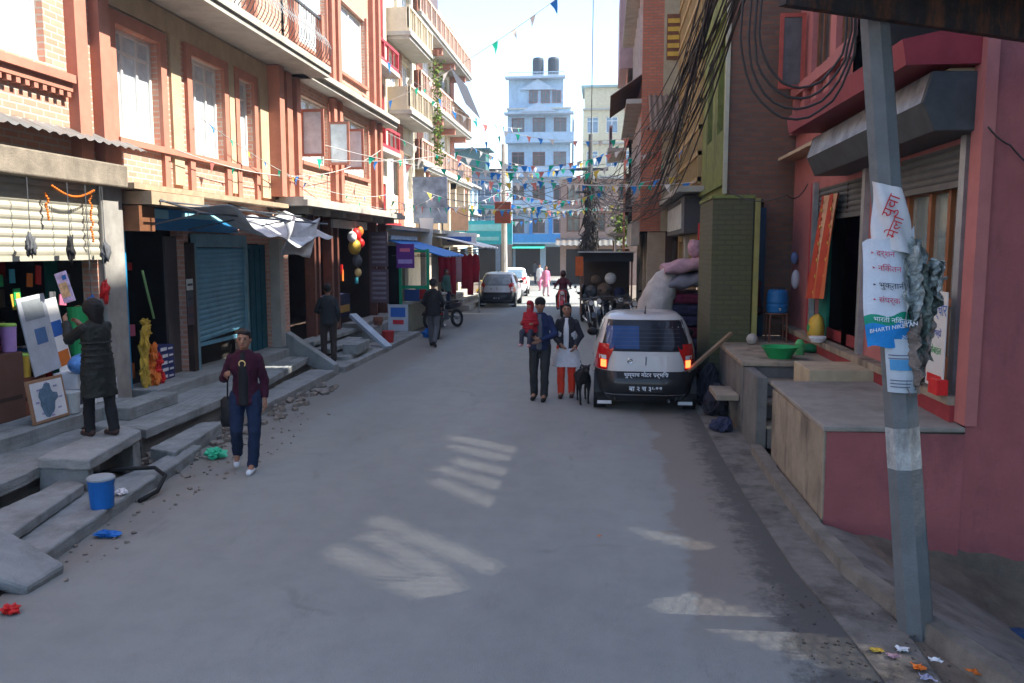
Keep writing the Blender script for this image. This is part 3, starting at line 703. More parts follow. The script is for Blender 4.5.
bg2, _ = simple_building('far_building', 'grey-blue concrete building with roof sheds behind the brick-boxed pole', fb2, -12.6, -8.3, 8.6, C('grey_blue_wall', (.22, .27, .33), .85), 9, 2, 3, pm=paneB, gh=[(-12.2, -10.6, 0, 2.5), (-10.2, -8.7, 0, 2.5)])
mb = MB(fb2); mb.box(-12.0, -9.6, -3, -.8, 8.6, 10.4); mb.box(-12.4, -9.2, -3.3, -.4, 10.4, 10.5); mb.build('roof_shed', C('shed_green', (.06, .13, .13), .7), bg2)
MB(fb2).box(-11.9, -10.4, .03, .12, 6.3, 7.7).box(-12.3, -8.7, .6, .66, 5.5, 5.9).build('teal_panel', C('teal_panel', (.03, .32, .30)), bg2)
# left row beyond building four turns the corner
bl5, _ = simple_building('corner_building', 'low blue-grey building with teal signboard beyond the red clothes shop', FL(-9.8), 52, 64, 7.2, blueL, 8, 2, 5, gh=[(52.5, 55, 0, 2.5), (56, 59, 0, 2.5), (60, 63, 0, 2.5)], wm=woodW)
tb = thing('shop_signboard', 'turquoise shop signboard hung on the low corner building', 'signboard', (-6.6, 44, 2.7))
MB().box(-8.3, -4.9, 43.9, 44.0, 2.75, 4.0).build('board', C('turquoise', (.04, .42, .50), .5), tb)
mb = MB(); mb.box(-8.0, -5.2, 43.88, 43.898, 3.45, 3.8); mb.box(-7.6, -5.6, 43.88, 43.898, 2.95, 3.15); mb.build('lettering_band', C('turq_pale', (.25, .62, .66)), tb)
mb = MB(); mb.tube([(-8.5, 43.97, 3.9), (-4.9, 43.97, 3.9)], .03, 6); mb.build('bracket', steelD, tb)
ta = thing('awning', 'green awning over the dark doorway at the foot of the blue building', 'awning', (-7, 74.8, 2.6))
mb = MB(); mb.grid(lambda a, b: (-8.4+a*3.0, 75.9-b*1.6, 3.0-b*.45), 10, 3); o = mb.build('awning_sheet', C('awning_green', (.02, .33, .24)), ta)

# ================================================================= RIGHT SIDE
fr1 = FR(3.2)
r1 = thing('pink_building', 'pink painted building with maroon canopy and rolled shutters behind the leaning pole', 'building', (6, 10, 0))
MB(FC(7.43)).box(3.21, 9, -6.5, 0, -1.8, 13.0).build('end_wall', pink, r1) if False else None
MB().face([(3.12, 7.43, -1.8), (9.4, 7.43, -1.8), (9.4, 7.43, 4.45), (3.12, 7.43, 4.45)]).build('end_wall', pink, r1)
MB().box(3.10, 3.2, 7.40, 7.62, .98, 4.44).build('corner_strip', pinkL, r1)
oh = [(7.98, 9.62, 1.2, 3.45), (10.75, 13.1, 1.2, 3.4)]
gd = [(u, u+.62, 4.55, 5.0) for u in (8.0, 8.8, 9.6, 10.4, 11.2, 12.0, 12.8, 13.6)]
wu = [(11.75, 12.5, 5.3, 7.2), (12.8, 13.9, 5.2, 6.9), (11.9, 13.9, 8.8, 10.6)]
MB(fr1).wall(7.62, 11.6, 0, 4.45, oh[:1]+[(10.75, 11.6, 1.2, 3.4)], 0, .2).wall(11.6, 14.78, 0, 11, [(11.6, 13.1, 1.2, 3.4)]+wu, 0, .2).build('wall', pinkL, r1)
MB(fr1).box(7.45, 11.6, -6.1, -.21, 3.6, 4.40).box(11.6, 14.78, -6, -.21, 3.6, 10.9).build('floors', dark, r1)
MB().box(3.45, 9.3, 11.62, 14.7, 10.9, 11.05).build('roof', concrL, r1)
for h in wu: window(fr1, r1, *h, w=-.08, cols=3, trans=.25, fm=woodB, pm=paneD)
mb = MB(fr1)      # raised salmon grid below the first floor windows
for u in [11.7+.72*k for k in range(5)]: mb.box(u, u+.15, .0, .09, 4.42, 5.2)
mb.box(11.6, 14.76, .0, .12, 5.0, 5.16); mb.box(7.64, 14.76, .0, .12, 4.40, 4.52)
mb.build('raised_grid', pinkL, r1)
w_ = MB(FC(14.2)); w_.box(2.76, 3.16, -.02, .03, 5.08, 5.14); w_.box(2.76, 3.16, -.02, .03, 6.2, 6.26); w_.box(2.76, 2.82, -.02, .03, 5.14, 6.2); w_.box(3.1, 3.16, -.02, .03, 5.14, 6.2)
c_ = w_.build('casement', woodR, r1); MB(FC(14.2)).box(2.8, 3.12, -.005, .005, 5.1, 6.22).build('pane', mat('pane_grey', (.10, .09, .09), .15, .3), c_)
MB(fr1).prism([(7.5, 0, 4.04), (7.5, .7, 4.04), (7.5, .74, 4.25), (7.5, 0, 4.40)], (4.5, 0, .04)).build('maroon_canopy', maroon, r1)
MB(fr1).box(7.62, 14.7, .0, .3, 3.98, 4.03).build('ochre_strip', ochre, r1)
prof = [(0, 3.5), (.42, 3.5), (.53, 3.74), (.46, 4.0), (.28, 4.08), (0, 4.0)]
MB(fr1).prism([(7.56, w, v-.0) for w, v in prof[:4]]+[(7.56, 0, 3.99)], (4.1, 0, -.03)).build('shutter_hood', mat('hood_dark', (.05, .055, .058), .5, .3, 5), r1, bevel=.01)
hl = MB(fr1); hl.grid(lambda a, b: (7.6+a*4.0, .534-.07*b, 3.74+.255*b-.04*a), 40, 3); hl.build('hood_face', mat('hood_silver', (.22, .23, .24), .4, .7, 3.5, .2, metal=.6), r1)
shutter(fr1, r1, 7.98, 9.62, 3.12, 3.5, -.02, mat('shutter_grey', (.12, .125, .12), .6, .2, metal=.3), pitch=.07)
shutter(fr1, r1, 10.75, 13.1, 2.98, 3.5, -.02, mat('shutter_grey', (.12, .125, .12), .6), pitch=.07)
mb = MB(fr1); mb.box(7.78, 7.9, -.01, .07, 1.0, 3.5); mb.box(10.62, 10.74, -.01, .07, 1.2, 3.5); mb.box(13.1, 13.2, -.01, .07, 1.2, 3.5); mb.build('shutter_rail', steel, r1)
MB(fr1).box(13.2, 13.34, -.01, .06, 1.1, 3.5).build('red_post', C('post_red', (.35, .03, .04), .6), r1)
# shop window with wooden mullions
f = MB(fr1)
for u in (7.98, 8.42, 8.9, 9.52): f.box(u, u+.07, -.16, -.08, 1.2, 3.15)
f.box(8.0, 9.6, -.17, -.09, 1.2, 1.45); f.box(8.0, 9.6, -.17, -.09, 1.95, 2.03); f.box(8.0, 9.6, -.17, -.09, 3.05, 3.14)
fo = f.build('shop_window', C('wood_orange', (.24, .09, .035), .45), r1)
gl = bpy.data.materials.new('shop_glass'); gl.use_nodes = True; g_ = gl.node_tree.nodes['Principled BSDF']; g_.inputs['Base Color'].default_value = (.5, .62, .6, 1); g_.inputs['Roughness'].default_value = .04; g_.inputs['Alpha'].default_value = .35
MB(fr1).face([(8.0, -.125, 1.42), (9.6, -.125, 1.42), (9.6, -.125, 3.1), (8.0, -.125, 3.1)]).build('pane', gl, fo)
room(r1, fr1, 7.7, 10.0, 1.2, 3.5, 2.2, w0=-.2, m=mat('interior_green', (.06, .085, .075), .9, .3, 3))
room(r1, fr1, 10.2, 14.0, 1.2, 3.5, 2.4, w0=-.2)
mb = MB(fr1)
for v in (1.75, 2.2, 2.65): mb.box(8.0, 9.7, -1.6, -1.1, v, v+.03)
mb.build('shelf', C('shelf_green', (.2, .3, .27)), r1)
mb = MB(fr1); mb.box(12.62, 13.08, -.10, -.06, 1.22, 3.3); mb.build('green_door', C('door_green', (.01, .17, .12), .5), r1)
MB(fr1).box(10.75, 12.6, -.1, -.07, 1.2, 1.35).build('threshold', pinkD, r1)
MB(fr1).box(7.62, 14.7, 0, .16, 1.12, 1.199).build('plinth_top', concrW, r1)
MB(fr1).box(7.62, 14.7, 0, .14, .7, 1.118).build('plinth', pinkD, r1)
# low brick stall riser under the window
for i, (u, v, sx_, col) in enumerate([(8.15, 1.2, .3, cardb), (8.6, 1.2, .34, whiteC), (9.05, 1.2, .3, orangeC)]): pass
# platform
pl = thing('platform', 'concrete platform with pink front and stained buff side beside the leaning pole', 'platform', (2.5, 8.7, 0))
MB().hexa([(1.96, 7.45, -.1), (3.18, 7.45, -.1), (3.18, 9.75, -.1), (1.96, 9.75, -.1), (1.94, 7.45, .90), (3.18, 7.45, .90), (3.18, 9.7, .90), (1.94, 9.7, .90)]).build('side_wall', concrW, pl, bevel=.015)
MB().hexa([(1.925, 7.405, .90), (3.115, 7.405, .92), (3.19, 9.72, .96), (1.915, 9.72, .94), (1.925, 7.405, .955), (3.115, 7.405, .965), (3.19, 9.72, 1.0), (1.915, 9.72, .985)]).build('slab', concrW if False else mat('slab_grey', (.26, .235, .20), .9, .2, 3, .4, dirt=(.12, .1, .08), damt=.5), pl, bevel=.012)
MB().face([(1.965, 7.425, -1.2), (3.12, 7.425, -1.9), (3.12, 7.425, .90), (1.965, 7.425, .90)]).build('pink_front', pink, pl)
MB().box(2.35, 3.2, 9.72, 10.5, 0, 1.12).build('step_block', mat('block_buff', (.40, .33, .22), .9, .15, dirt=(.2, .16, .1), damt=.5), pl, bevel=.01)
# stair and porch
st = thing('concrete_stair', 'dark concrete stair rising to a porch with a green basin on it', 'stair', (2.4, 11, 0))
for i, (y, z) in enumerate(((10.3, .33), (10.65, .56), (11.0, .78))):
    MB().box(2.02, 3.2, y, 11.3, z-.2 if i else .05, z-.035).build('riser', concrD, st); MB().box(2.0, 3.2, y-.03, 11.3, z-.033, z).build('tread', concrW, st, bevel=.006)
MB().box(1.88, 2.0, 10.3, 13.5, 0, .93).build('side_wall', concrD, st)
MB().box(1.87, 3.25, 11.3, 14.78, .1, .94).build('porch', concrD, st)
MB().box(1.84, 3.25, 11.24, 14.78, .942, 1.0).build('porch_slab', concrW, st, bevel=.01)
MB().box(1.55, 1.86, 11.5, 12.3, .42, .5).build('low_block', concrW, st, bevel=.01)
MB().box(1.30, 1.83, 12.0, 12.9, .1, .95).build('side_block', concrD, st) if False else None

fr2 = FR(2.05)
r2 = thing('mossy_building', 'dark brick building with mossy green front between the pink and yellow buildings', 'building', (5, 16.5, 0))
MB().face([(2.05, 14.8, 3.35), (3.3, 14.8, 3.35), (3.3, 14.8, 12.9), (2.05, 14.8, 12.9)]).build('side_wall', brickD, r2)
MB().box(2.72, 3.24, 14.8, 14.95, 1.0, 3.349).build('brick_pier', brickD, r2)
MB(fr2).wall(14.8, 18.4, 0, 12.9, [(15.3, 16.1, 4.6, 6.2), (16.8, 17.6, 4.6, 6.2), (15.5, 16.3, 7.4, 9)], 0, .2).build('front_wall', greenMoss, r2)
MB().box(2.26, 8, 14.82, 18.38, 3.36, 12.85).build('floors', dark, r2)
MB().box(2.26, 3.3, 15.9, 16.0, 1, 3.35).build('back_wall', darkB, r2)
MB().box(1.70, 2.34, 13.62, 15.4, .4, 3.3).build('green_pier', brickG, r2, bevel=.01)
MB().box(1.68, 2.36, 13.60, 15.4, 3.3, 3.35).build('pier_slab', greenMoss, r2)
MB().box(2.0, 2.07, 14.74, 14.8, 3.45, 11.6).build('pale_pipe', C('pipe_pale', (.4, .4, .3)), r2)
MB().box(2.36, 2.44, 13.60, 13.7, 1.0, 3.3).build('pipe', C('pipe_olive', (.25, .24, .08)), r2)
MB().box(2.44, 2.72, 14.6, 14.63, 1.0, 3.2).build('blue_curtain', C('curtain_blue', (.02, .05, .09)), r2)
mb = MB(fr2)
for v in (3.7, 6.6, 9.4): mb.box(14.85, 18.4, 0, .06, v-.1, v)
mb.build('floor_band', greenMoss, r2)

fr3 = FR(2.05)
r3 = thing('yellow_building', 'building with yellow gridded plaster front above a boxed shop sign', 'building', (5, 21, 0))
MB(fr3).wall(18.4, 24, 0, 12.5, [(18.8, 20.8, .1, 2.7), (21.3, 23.6, .1, 2.7)]+[(u, u+.9, v, v+1.5) for u in (19.2, 21.8) for v in (4.4, 7.3, 10.2)], 0, .2).build('wall', yelG, r3)
MB(fr3).box(18.42, 23.98, -6, -.21, 2.9, 12.4).build('floors', dark, r3); MB(fr3).box(18.42, 23.98, -3, -2.9, 0, 2.9).build('back_wall', darkB, r3)
mb = MB(fr3)
for k in range(17): mb.box(18.42+k*.34, 18.50+k*.34, 0, .09, 3.9, 12.4)
for k in range(16): mb.box(18.42, 23.98, .01, .11, 3.95+k*.55, 4.05+k*.55)
mb.build('raised_grid', yelG, r3)
for u in (19.2, 21.8):
    for v in (4.4, 7.3, 10.2): window(fr3, r3, u, u+.9, v, v+1.5, w=-.05, cols=2, fm=woodP, pm=paneD)
MB(fr3).box(17.9, 24, 0, .55, 3.70, 3.82).build('ledge', concrL, r3)
MB(fr3).box(18.35, 23.2, .02, .36, 2.85, 3.64).build('sign_box', mat('sign_dark', (.06, .06, .07), .6), r3)
MB(fr3).box(18.9, 22.9, .36, .38, 2.95, 3.5).build('sign_face', mat('sign_faded', (.38, .40, .38), .6, .35, 5), r3)
mb = MB(fr3)
for u in (20.8, 21.2): mb.box(u, u+.12, .0, .1, 0, 2.8)
mb.build('post', concrL, r3)
MB(fr3).box(18.8, 19.8, -.3, -.25, .9, 2.75).build('yellow_panel', C('panel_yellow', (.5, .42, .12)), r3)
fr4 = FR(1.0)
r4 = thing('red_building', 'tall red brick building with a beige side wall jutting out past the yellow building', 'building', (4, 28, 0))
MB(fr4).wall(24, 32, 3.0, 12.9, [(u, u+1.1, v, v+2.0) for u in (25, 27.4, 29.8) for v in (4.2, 7.6, 10.8)], 0, .2).build('wall', brickR, r4)
MB().box(1.21, 6, 24.02, 31.98, 3.0, 12.85).build('floors', dark, r4)
MB().box(.97, 1.55, 23.94, 24.02, 3.0, 12.95).build('red_pier', brickR, r4)
MB().box(1.55, 2.05, 23.92, 24.01, 3.0, 12.95).build('beige_wall', C('beige', (.36, .32, .22), .85), r4)
for u in (25, 27.4, 29.8):
    for v in (4.2, 7.6, 10.8):
        window(fr4, r4, u, u+1.1, v, v+2.0, w=-.05, cols=2, fm=white, pm=paneD); MB(fr4).box(u-.15, u-.02, 0, .08, v-.1, v+2.1).box(u+1.12, u+1.25, 0, .08, v-.1, v+2.1).build('window_surround', C('surround_grey', (.45, .42, .4)), r4)
mb = MB(FC(23.9)); mb.box(1.62, 1.98, 0, .04, 7.7, 8.9)
f = mb.build('window', woodB, r4); mb = MB(FC(23.9))
for k in range(5): mb.box(1.64, 1.96, .04, .06, 7.78+k*.22, 7.90+k*.22)
mb.build('lattice', C('lattice_yellow', (.55, .36, .06)), f)
mb = MB(fr4); mb.box(24, 31.9, 0, .45, 6.55, 6.68); mb.box(24, 31.9, 0, .45, 9.9, 10.0); mb.build('ledge', concrL, r4)
mb = MB(fr4); mb.box(24, 32, -.9, -.7, 0, 2.99); 
mb.build('shop_front', darkB, r4)
mb = MB(fr4)
for u in (24.0, 26.4, 28.8, 31.6): mb.box(u, u+.3, -.7, -.2, 0, 2.99)
mb.build('pillar', C('pillar_beige', (.33, .27, .2)), r4)
MB(fr4).box(24.5, 25.6, -.68, -.62, .2, 2.5).build('green_shutter', greenP, r4); MB(fr4).box(29.2, 31.4, -.68, -.62, .2, 2.5).build('blue_shutter', C('shutter_darkblue', (.03, .06, .11)), r4)
MB(fr4).box(24.3, 29, .02, .25, 2.6, 3.3).build('signboard', mat('sign_pale', (.33, .31, .27), .7, .4, 2), r4)
mb = MB(fr4); mb.grid(lambda a, b: (24.2+a*4.0, b*.9, 7.4-b*.6+.03*math.sin(a*90)), 80, 2); mb.build('tin_awning', C('tin_brown', (.22, .16, .12), .6), r4)
mb = MB(); mb.grid(lambda a, b: (1.15+a*.95, 23.88-b*1.3, 6.75-b*1.15+.03*math.sin(a*40)), 40, 2); mb.build('tin_awning', C('tin_brown', (.22, .16, .12), .6), r4)
fr5 = FR(.75)
r5 = thing('brick_house', 'farther red brick building with a pale balcony jutting out over the street', 'building', (4, 38, 0))
MB(fr5).wall(32.1, 36.4, 0, 9.2, [(u, u+.9, v, v+1.5) for u in (32.7, 34.7) for v in (3.9, 6.7)]+[(32.6, 35.6, .1, 2.5)], 0, .2).build('wall', brickR, r5)
MB(fr5).box(32.12, 36.38, -6, -.21, 2.8, 9.1).build('floors', dark, r5); MB(fr5).box(32.12, 36.38, -2, -1.9, 0, 2.8).build('back_wall', darkB, r5)
for u in (32.7, 34.7):
    for v in (3.9, 6.7): window(fr5, r5, u, u+.9, v, v+1.5, w=-.05, cols=2, fm=woodW, pm=paneD)
MB(fr5).box(32.4, 36.6, 0, .7, 6.2, 6.34).build('balcony_slab', concrL, r5); railing(fr5, r5, 32.5, 36.5, 6.34, .85, .62, 'pier', C('rail_lilac', (.42, .33, .36)))
MB(fr5).box(32.5, 36, 0, .6, 3.0, 3.12).build('ledge', concrL, r5)
MB(FR(.95)).box(32.3, 36.3, -3, .5, 9.25, 12.4).build('upper_floor', C('lilac_plaster', (.36, .27, .28)), r5)
MB(fr5).box(33.5, 34.8, .3, .36, 2.3, 3.0).build('white_sheet', C('sheet_white', (.55, .6, .65)), r5)
# off to the right of the camera: unseen shell added to shade the near end of the street
r0 = thing('shading_shell', 'unseen shading shell added behind the pink building, pierced to cast sun streaks', 'building', (12, 0, 0))
zt = SUN.z/SUN.x; yt = SUN.y/SUN.x
STREAK = [((-2.04, 10.69), (-0.88, 9.95), 0.27),((-1.94, 10.19), (-0.78, 9.43), 0.25),((-1.77, 9.5), (-0.38, 8.56), 0.29),((-1.92, 9.17), (-0.68, 8.17), 0.26),((-1.83, 8.63), (-0.8, 7.61), 0.27),((-2.13, 7.31), (-0.84, 6.21), 0.29),((-2.06, 6.9), (-1.05, 5.89), 0.26),((-2.25, 6.49), (-0.78, 5.36), 0.34),((0.3, 7.22), (1.5, 6.5), 0.24),((0.25, 6.04), (1.9, 4.98), 0.20),((0.36, 5.72), (1.95, 4.68), 0.24)]
def onscreen(X, Y): return (Y+(9.5-X)*yt, (9.5-X)*zt)
segs = [(onscreen(*a), onscreen(*b), w) for a, b, w in STREAK]
cs = .036; y0, y1, z0, z1 = 4.2, 14.6, 8.9, 14.4
ny, nz = int((y1-y0)/cs), int((z1-z0)/cs)
def inside(y, z):
    for (ya, za), (yb, zb), w in segs:
        t = ((z-za)*(zb-za))/max(1e-6, (zb-za)**2)
        if 0 <= t <= 1 and abs(y-(ya+(yb-ya)*t)) < w*.5*(.75+.45*math.sin(math.pi*min(1, max(0, t)))**.5): return True
    return False
mb = MB()
for i in range(ny):
    run = None
    for j in range(nz+1):
        op = j < nz and (i+3*j) % 9 == 0 and inside(y0+(i+.5)*cs, z0+(j+.5)*cs)
        if j < nz and not op:
            if run is None: run = j
        elif run is not None:
            mb.face([(9.5, y0+i*cs, z0+run*cs), (9.5, y0+(i+1)*cs, z0+run*cs), (9.5, y0+(i+1)*cs, z0+j*cs), (9.5, y0+i*cs, z0+j*cs)]); run = None
ye, ze = y0+ny*cs, z0+nz*cs
mb.build('streak_screen', brickD, r0)  # pierced screen added to throw sun streaks onto the road
MB().box(9.5, 9.7, -25, y0, -1.6, 21.5).box(9.5, 9.7, ye, 14.8, -1.6, 21.5).box(9.5, 9.7, y0, ye, -1.6, z0).box(9.5, 9.7, y0, ye, ze, 21.5).build('wall', concrL, r0)  # unseen shading wall added around the streak holes
MB().box(9.7, 22, -25, -24.8, -1.6, 22.5).box(9.7, 22, 14.6, 14.8, -1.6, 22.5).build('end_wall', concrL, r0)

# canopy edge hanging over the near right corner
cn = thing('tin_canopy', 'dark rusty edge of a tin canopy overhead at the top right corner', 'canopy', (2.4, 4.5, 3.6))
A, B = Vector((.98, 5.0, 4.0)), Vector((5.1, 7.36, 4.0))
d = (B-A).normalized(); q = Vector((-d.y, d.x, 0)).normalized()*-1
MB().beam(A, B, .06, .26).build('edge_beam', rust, cn)
mb = MB(); n = 60
sd = Vector((.3, -.55, .08))
mb.grid(lambda a, b: A+(B-A)*a+sd*b+Vector((0, 0, .15+.018*math.sin(a*120))), 120, 2); o = mb.build('tin_sheet', rust, cn); sm = o.modifiers.new('t', 'SOLIDIFY'); sm.thickness = .004
MB().beam(A+sd*.98+Vector((0, 0, .08)), B+sd*.98+Vector((0, 0, .08)), .06, .1).beam(A+Vector((.1, 0, .07)), A+sd+Vector((.1, .1, .07)), .05, .08).build('support', steelD, cn)

# ================================================================= POLES, CABLES, BUNTING
pole = thing('utility_pole', 'leaning octagonal concrete utility pole wrapped with torn banners', 'utility pole', (2.11, 5.48, 0))
pm = mat('pole_concrete', (.135, .145, .148), .85, .15, 4, .3, dirt=(.11, .10, .09), damt=.7, dscale=2.5)
pb, ptop = Vector((2.11, 5.48, -.35)), Vector((1.585, 5.5, 4.35))
def pp(z): return pb+(ptop-pb)*((z+.35)/4.7)
MB().tube([pb, ptop], [.118, .085], 8).build('pole', pm, pole, bevel=.006)
mb = MB().tube([pp(1.1), pp(1.62)], [.108, .104], 8, caps=False); mb.build('painted_band', mat('old_poster', (.36, .37, .36), .8, .3, 8, .3, dirt=(.12, .11, .1), damt=.8, dscale=6), pole)
bn = thing('banner', 'white, green and blue plastic banner tied round the leaning pole', 'banner', (1.75, 5.35, 1.9))
def bfn(u, v):    # wrapped sheet, loose on the left, in front of the pole
    z = 1.92+v*.66; c = pp(z); a = -2.85+u*2.5
    r = .122+.08*max(0, 1-u*1.5)**1.2+.012*math.sin(u*9+v*5)
    return (c.x+math.cos(a)*r, c.y+math.sin(a)*r*.6-.03, z-.04*(1-u)+.012*math.sin(u*14)+(.05*u if v > .9 else 0))
def strip(v0, v1, m, name, off=0.0, u0=0, u1=1):
    mb = MB()
    def f(u, v):
        p = Vector(bfn(u0+u*(u1-u0), v0+v*(v1-v0))); return p+Vector((-.3*off, -off, 0))
    mb.grid(f, 28, max(2, int(12*(v1-v0)))); return mb.build(name, m, bn, smooth=True)
bw = strip(.30, 1, mat('banner_white', (.58, .62, .68), .5, .08, 6, .2, dirt=(.42, .45, .48), damt=.5, dscale=4), 'white_panel')
strip(.215, .30, C('banner_green', (.01, .26, .16), .5), 'green_band')
strip(0, .215, mat('banner_blue', (.015, .22, .55), .5, .25, 5), 'blue_band')
def btext(s, size, u, v, m):
    p = Vector(bfn(u, v)); p2 = Vector(bfn(u+.05, v)); x = (p2-p).normalized(); z = Vector((-.11, 0, 1)).normalized(); y = z.cross(x).normalized()*1
    M = Matrix(((x.x, z.x, -y.x, p.x), (x.y, z.y, -y.y, p.y-.012), (x.z, z.z, -y.z, p.z), (0, 0, 0, 1)))
    return text(s, size, m, bn, M, align='LEFT', extrude=.0005)
wt = C('letter_white', (.7, .75, .8), .6, var=.02, bump=0); rd = C('letter_red', (.45, .03, .08), .6, var=.02, bump=0); bk = C('letter_black', (.03, .03, .04), .6, var=.02, bump=0); bl = C('letter_blue', (.02, .06, .35), .6, var=.02, bump=0)
for k, (v, s_) in enumerate(((.88, '▸ दर्शन'), (.74, '▸ निकेतन'), (.58, '▸ भुक्तानी'), (.44, '▸ संपर्क'))): btext(s_, .050, .12, v, bk if k == 2 else rd)
btext('भारती निकेतन', .042, .12, .255, wt); btext('BHARTI NIKETAN', .036, .06, .14, wt); btext('नेपाल ०१', .035, .5, .05, wt)
bn2 = thing('plastic_wrap', 'red and white printed plastic scrap wrapped round the pole above the banner', 'plastic scrap', (1.75, 5.35, 2.6))
mb = MB()
def wfn(u, v):
    z = 2.52+v*.40-.06*u; c = pp(z); a = -2.7+u*2.0; r = .110+.025*math.sin(u*11+v*6)*.5+.03*(1-v)
    return (c.x+math.cos(a)*r, c.y+math.sin(a)*r, z)
mb.grid(wfn, 24, 10); mb.build('sheet', mat('scrap_white', (.55, .55, .56), .5, .1), bn2, smooth=True)
def wt_(s, size, u, v, m, rot=.0):
    p = Vector(wfn(u, v)); M = Matrix.Translation(p+Vector((-.01, -.03, 0))) @ Matrix.Rotation(R_(90), 4, 'X') @ Matrix.Rotation(R_(rot), 4, 'Z'); return text(s, size, m, bn2, M)
wt_('युवा', .10, .50, .68, C('scrap_red', (.5, .02, .03), .5), 70); wt_('मेला', .09, .54, .36, C('scrap_red', (.5, .02, .03), .5), 70)
bn3 = thing('plastic_sheet', 'crumpled torn grey plastic sheets hanging off the right of the pole', 'plastic sheet', (1.95, 5.35, 1.9))
for k, (x, z0, z1, w, m) in enumerate(((1.95, 2.05, 2.55, .15, mat('film_grey', (.26, .29, .28), .3, .6, 22, .5)), (2.02, 1.82, 2.4, .17, mat('film_dark', (.10, .13, .115), .4, .8, 25, .5)), (2.08, 2.2, 2.42, .08, mat('film_grey', (.34, .36, .36), .3)), (2.0, 1.62, 2.1, .13, mat('film_brown', (.17, .14, .12), .6, .3, 9, .3)))):
    mb = MB()
    def cf(u, v, x=x, z0=z0, z1=z1, w=w, k=k):
        n_ = noise.noise_vector((u*3.1+k*7, v*4.3, k)); ww = w*(.45+.5*math.sin(math.pi*min(1, .15+(1-v)*.85))); n2_ = noise.noise_vector((u*9+k*3, v*14, k))
        return (x-.05+(u-.5)*ww+.045*n_.x+.02*n2_.x, 5.36-.05*math.sin(u*9+v*4+k)+.06*n_.y+.035*n2_.y, z0+(z1-z0)*v+.06*n_.z+.02*n2_.z)
    mb.grid(cf, 26, 36); mb.build('sheet', m, bn3, smooth=False)
pn = thing('paper_notice', 'small pale printed notice pasted on the pole under the banner', 'notice', (1.85, 5.35, 1.6))
mb = MB(); 
def nfn(u, v):
    z = 1.6+v*.34; c = pp(z); a = -2.5+u*1.6; return (c.x+math.cos(a)*.122, c.y+math.sin(a)*.122, z)
mb.grid(nfn, 10, 2); mb.build('sheet', C('notice_pale', (.45, .50, .54), .8), pn)
mb = MB(); mb.grid(lambda u, v: Vector(nfn(.15+u*.7, .42+v*.2))+Vector((-.004, -.005, 0)), 6, 1); mb.build('blue_patch', C('notice_blue', (.08, .28, .5), .8), pn)
for k in range(5):
    mb = MB(); mb.grid(lambda u, v: Vector(nfn(.12+u*(.6+.05*k), .1+.06*k+v*.02+(.35 if k > 2 else 0)))+Vector((-.004, -.005, 0)), 6, 1); mb.build('text_line', C('notice_ink', (.12, .14, .2), .8), pn)

def cable(pts, r=.012, sag=0, n=14, lab='', grp=None, cat='cable', name='overhead_cable', m=None):
    P = [Vector(p) for p in pts]; out = []
    for a, b in zip(P, P[1:]):
        for i in range(n):
            t = i/n; p = a.lerp(b, t); p.z -= 4*sag*t*(1-t); out.append(p)
    out.append(P[-1]); mb = MB(); o = mb.tube(out, r, 5).build(name, m or cableM, None, smooth=True); tag(o, lab, cat, grp); return o
# thick bundle on the right going up over the camera
G1 = 'thick bundle of black cables along the right facades'
rnd = random.Random(5)
for k in range(34):
    x0 = rnd.uniform(.75, 1.45)-.15; t = k/26
    a = (1.22+rnd.uniform(-.26, .34), 7.6+rnd.uniform(-.5, .5), 5.35+rnd.uniform(-.3, .5)); a0 = (a[0]+.5, 3.0, a[2]+1.5)
    
    b = (.95+rnd.uniform(-.6, .65), 20+rnd.uniform(-1, 4), 4.3+rnd.uniform(-.9, 1.1)); c_ = (-.3+rnd.uniform(-.35, .5), 38, 4.6+rnd.uniform(-1.6, 1.3))
    cable([a0, a, b, c_], rnd.choice((.006, .008, .011)), rnd.uniform(.05, .7), 12, 'black cable in the thick bundle slanting across the right facades', G1)
G2 = 'looped cables by the leaning pole'
for k in range(4):
    z = 3.5+.12*k; pts = []
    cx, cz, rr = 1.62-.05*k, 4.05, .35+.08*k
    for i in range(15):
        a = math.pi+math.pi*i/14; pts.append((1.30+rnd.uniform(-.01, .01)+.28*math.cos(a)*(1+.12*k), 5.9+.05*k, 3.95+.62*(.6+.1*k)*math.sin(a)))
    pts = [(pts[0][0]+.06, pts[0][1], 5.3)]+pts+[(pts[-1][0]-.04, pts[-1][1], 5.3)]
    cable(pts, .009, 0, 2, 'black cable hanging in a loop left of the leaning pole', G2)
cable([(1.95, 13.5, 3.4), (2.5, 12, 3.25), (3.1, 13.4, 3.5)], .01, .12, 12, 'thin cable drooping across the dark brick side wall')
cable([(3.12, 7.35, 3.5), (3.3, 7.35, 3.35), (3.6, 7.4, 3.1), (3.9, 7.4, 2.6)], .008, .02, 6, 'thin wire stapled along the pink end wall')
cable([(-.75, 38, 14), (-.72, 30.1, 18)], .02, .1, 8, 'cable') if False else None
vp = thing('mast_wire', 'single dark vertical wire running up into the sky beside the cream building', 'wire', (-.75, 40, 4))
MB().tube([(-.72, 40, 6.5), (-.66, 40, 18)], .022, 6).build('wire', cableM, vp)
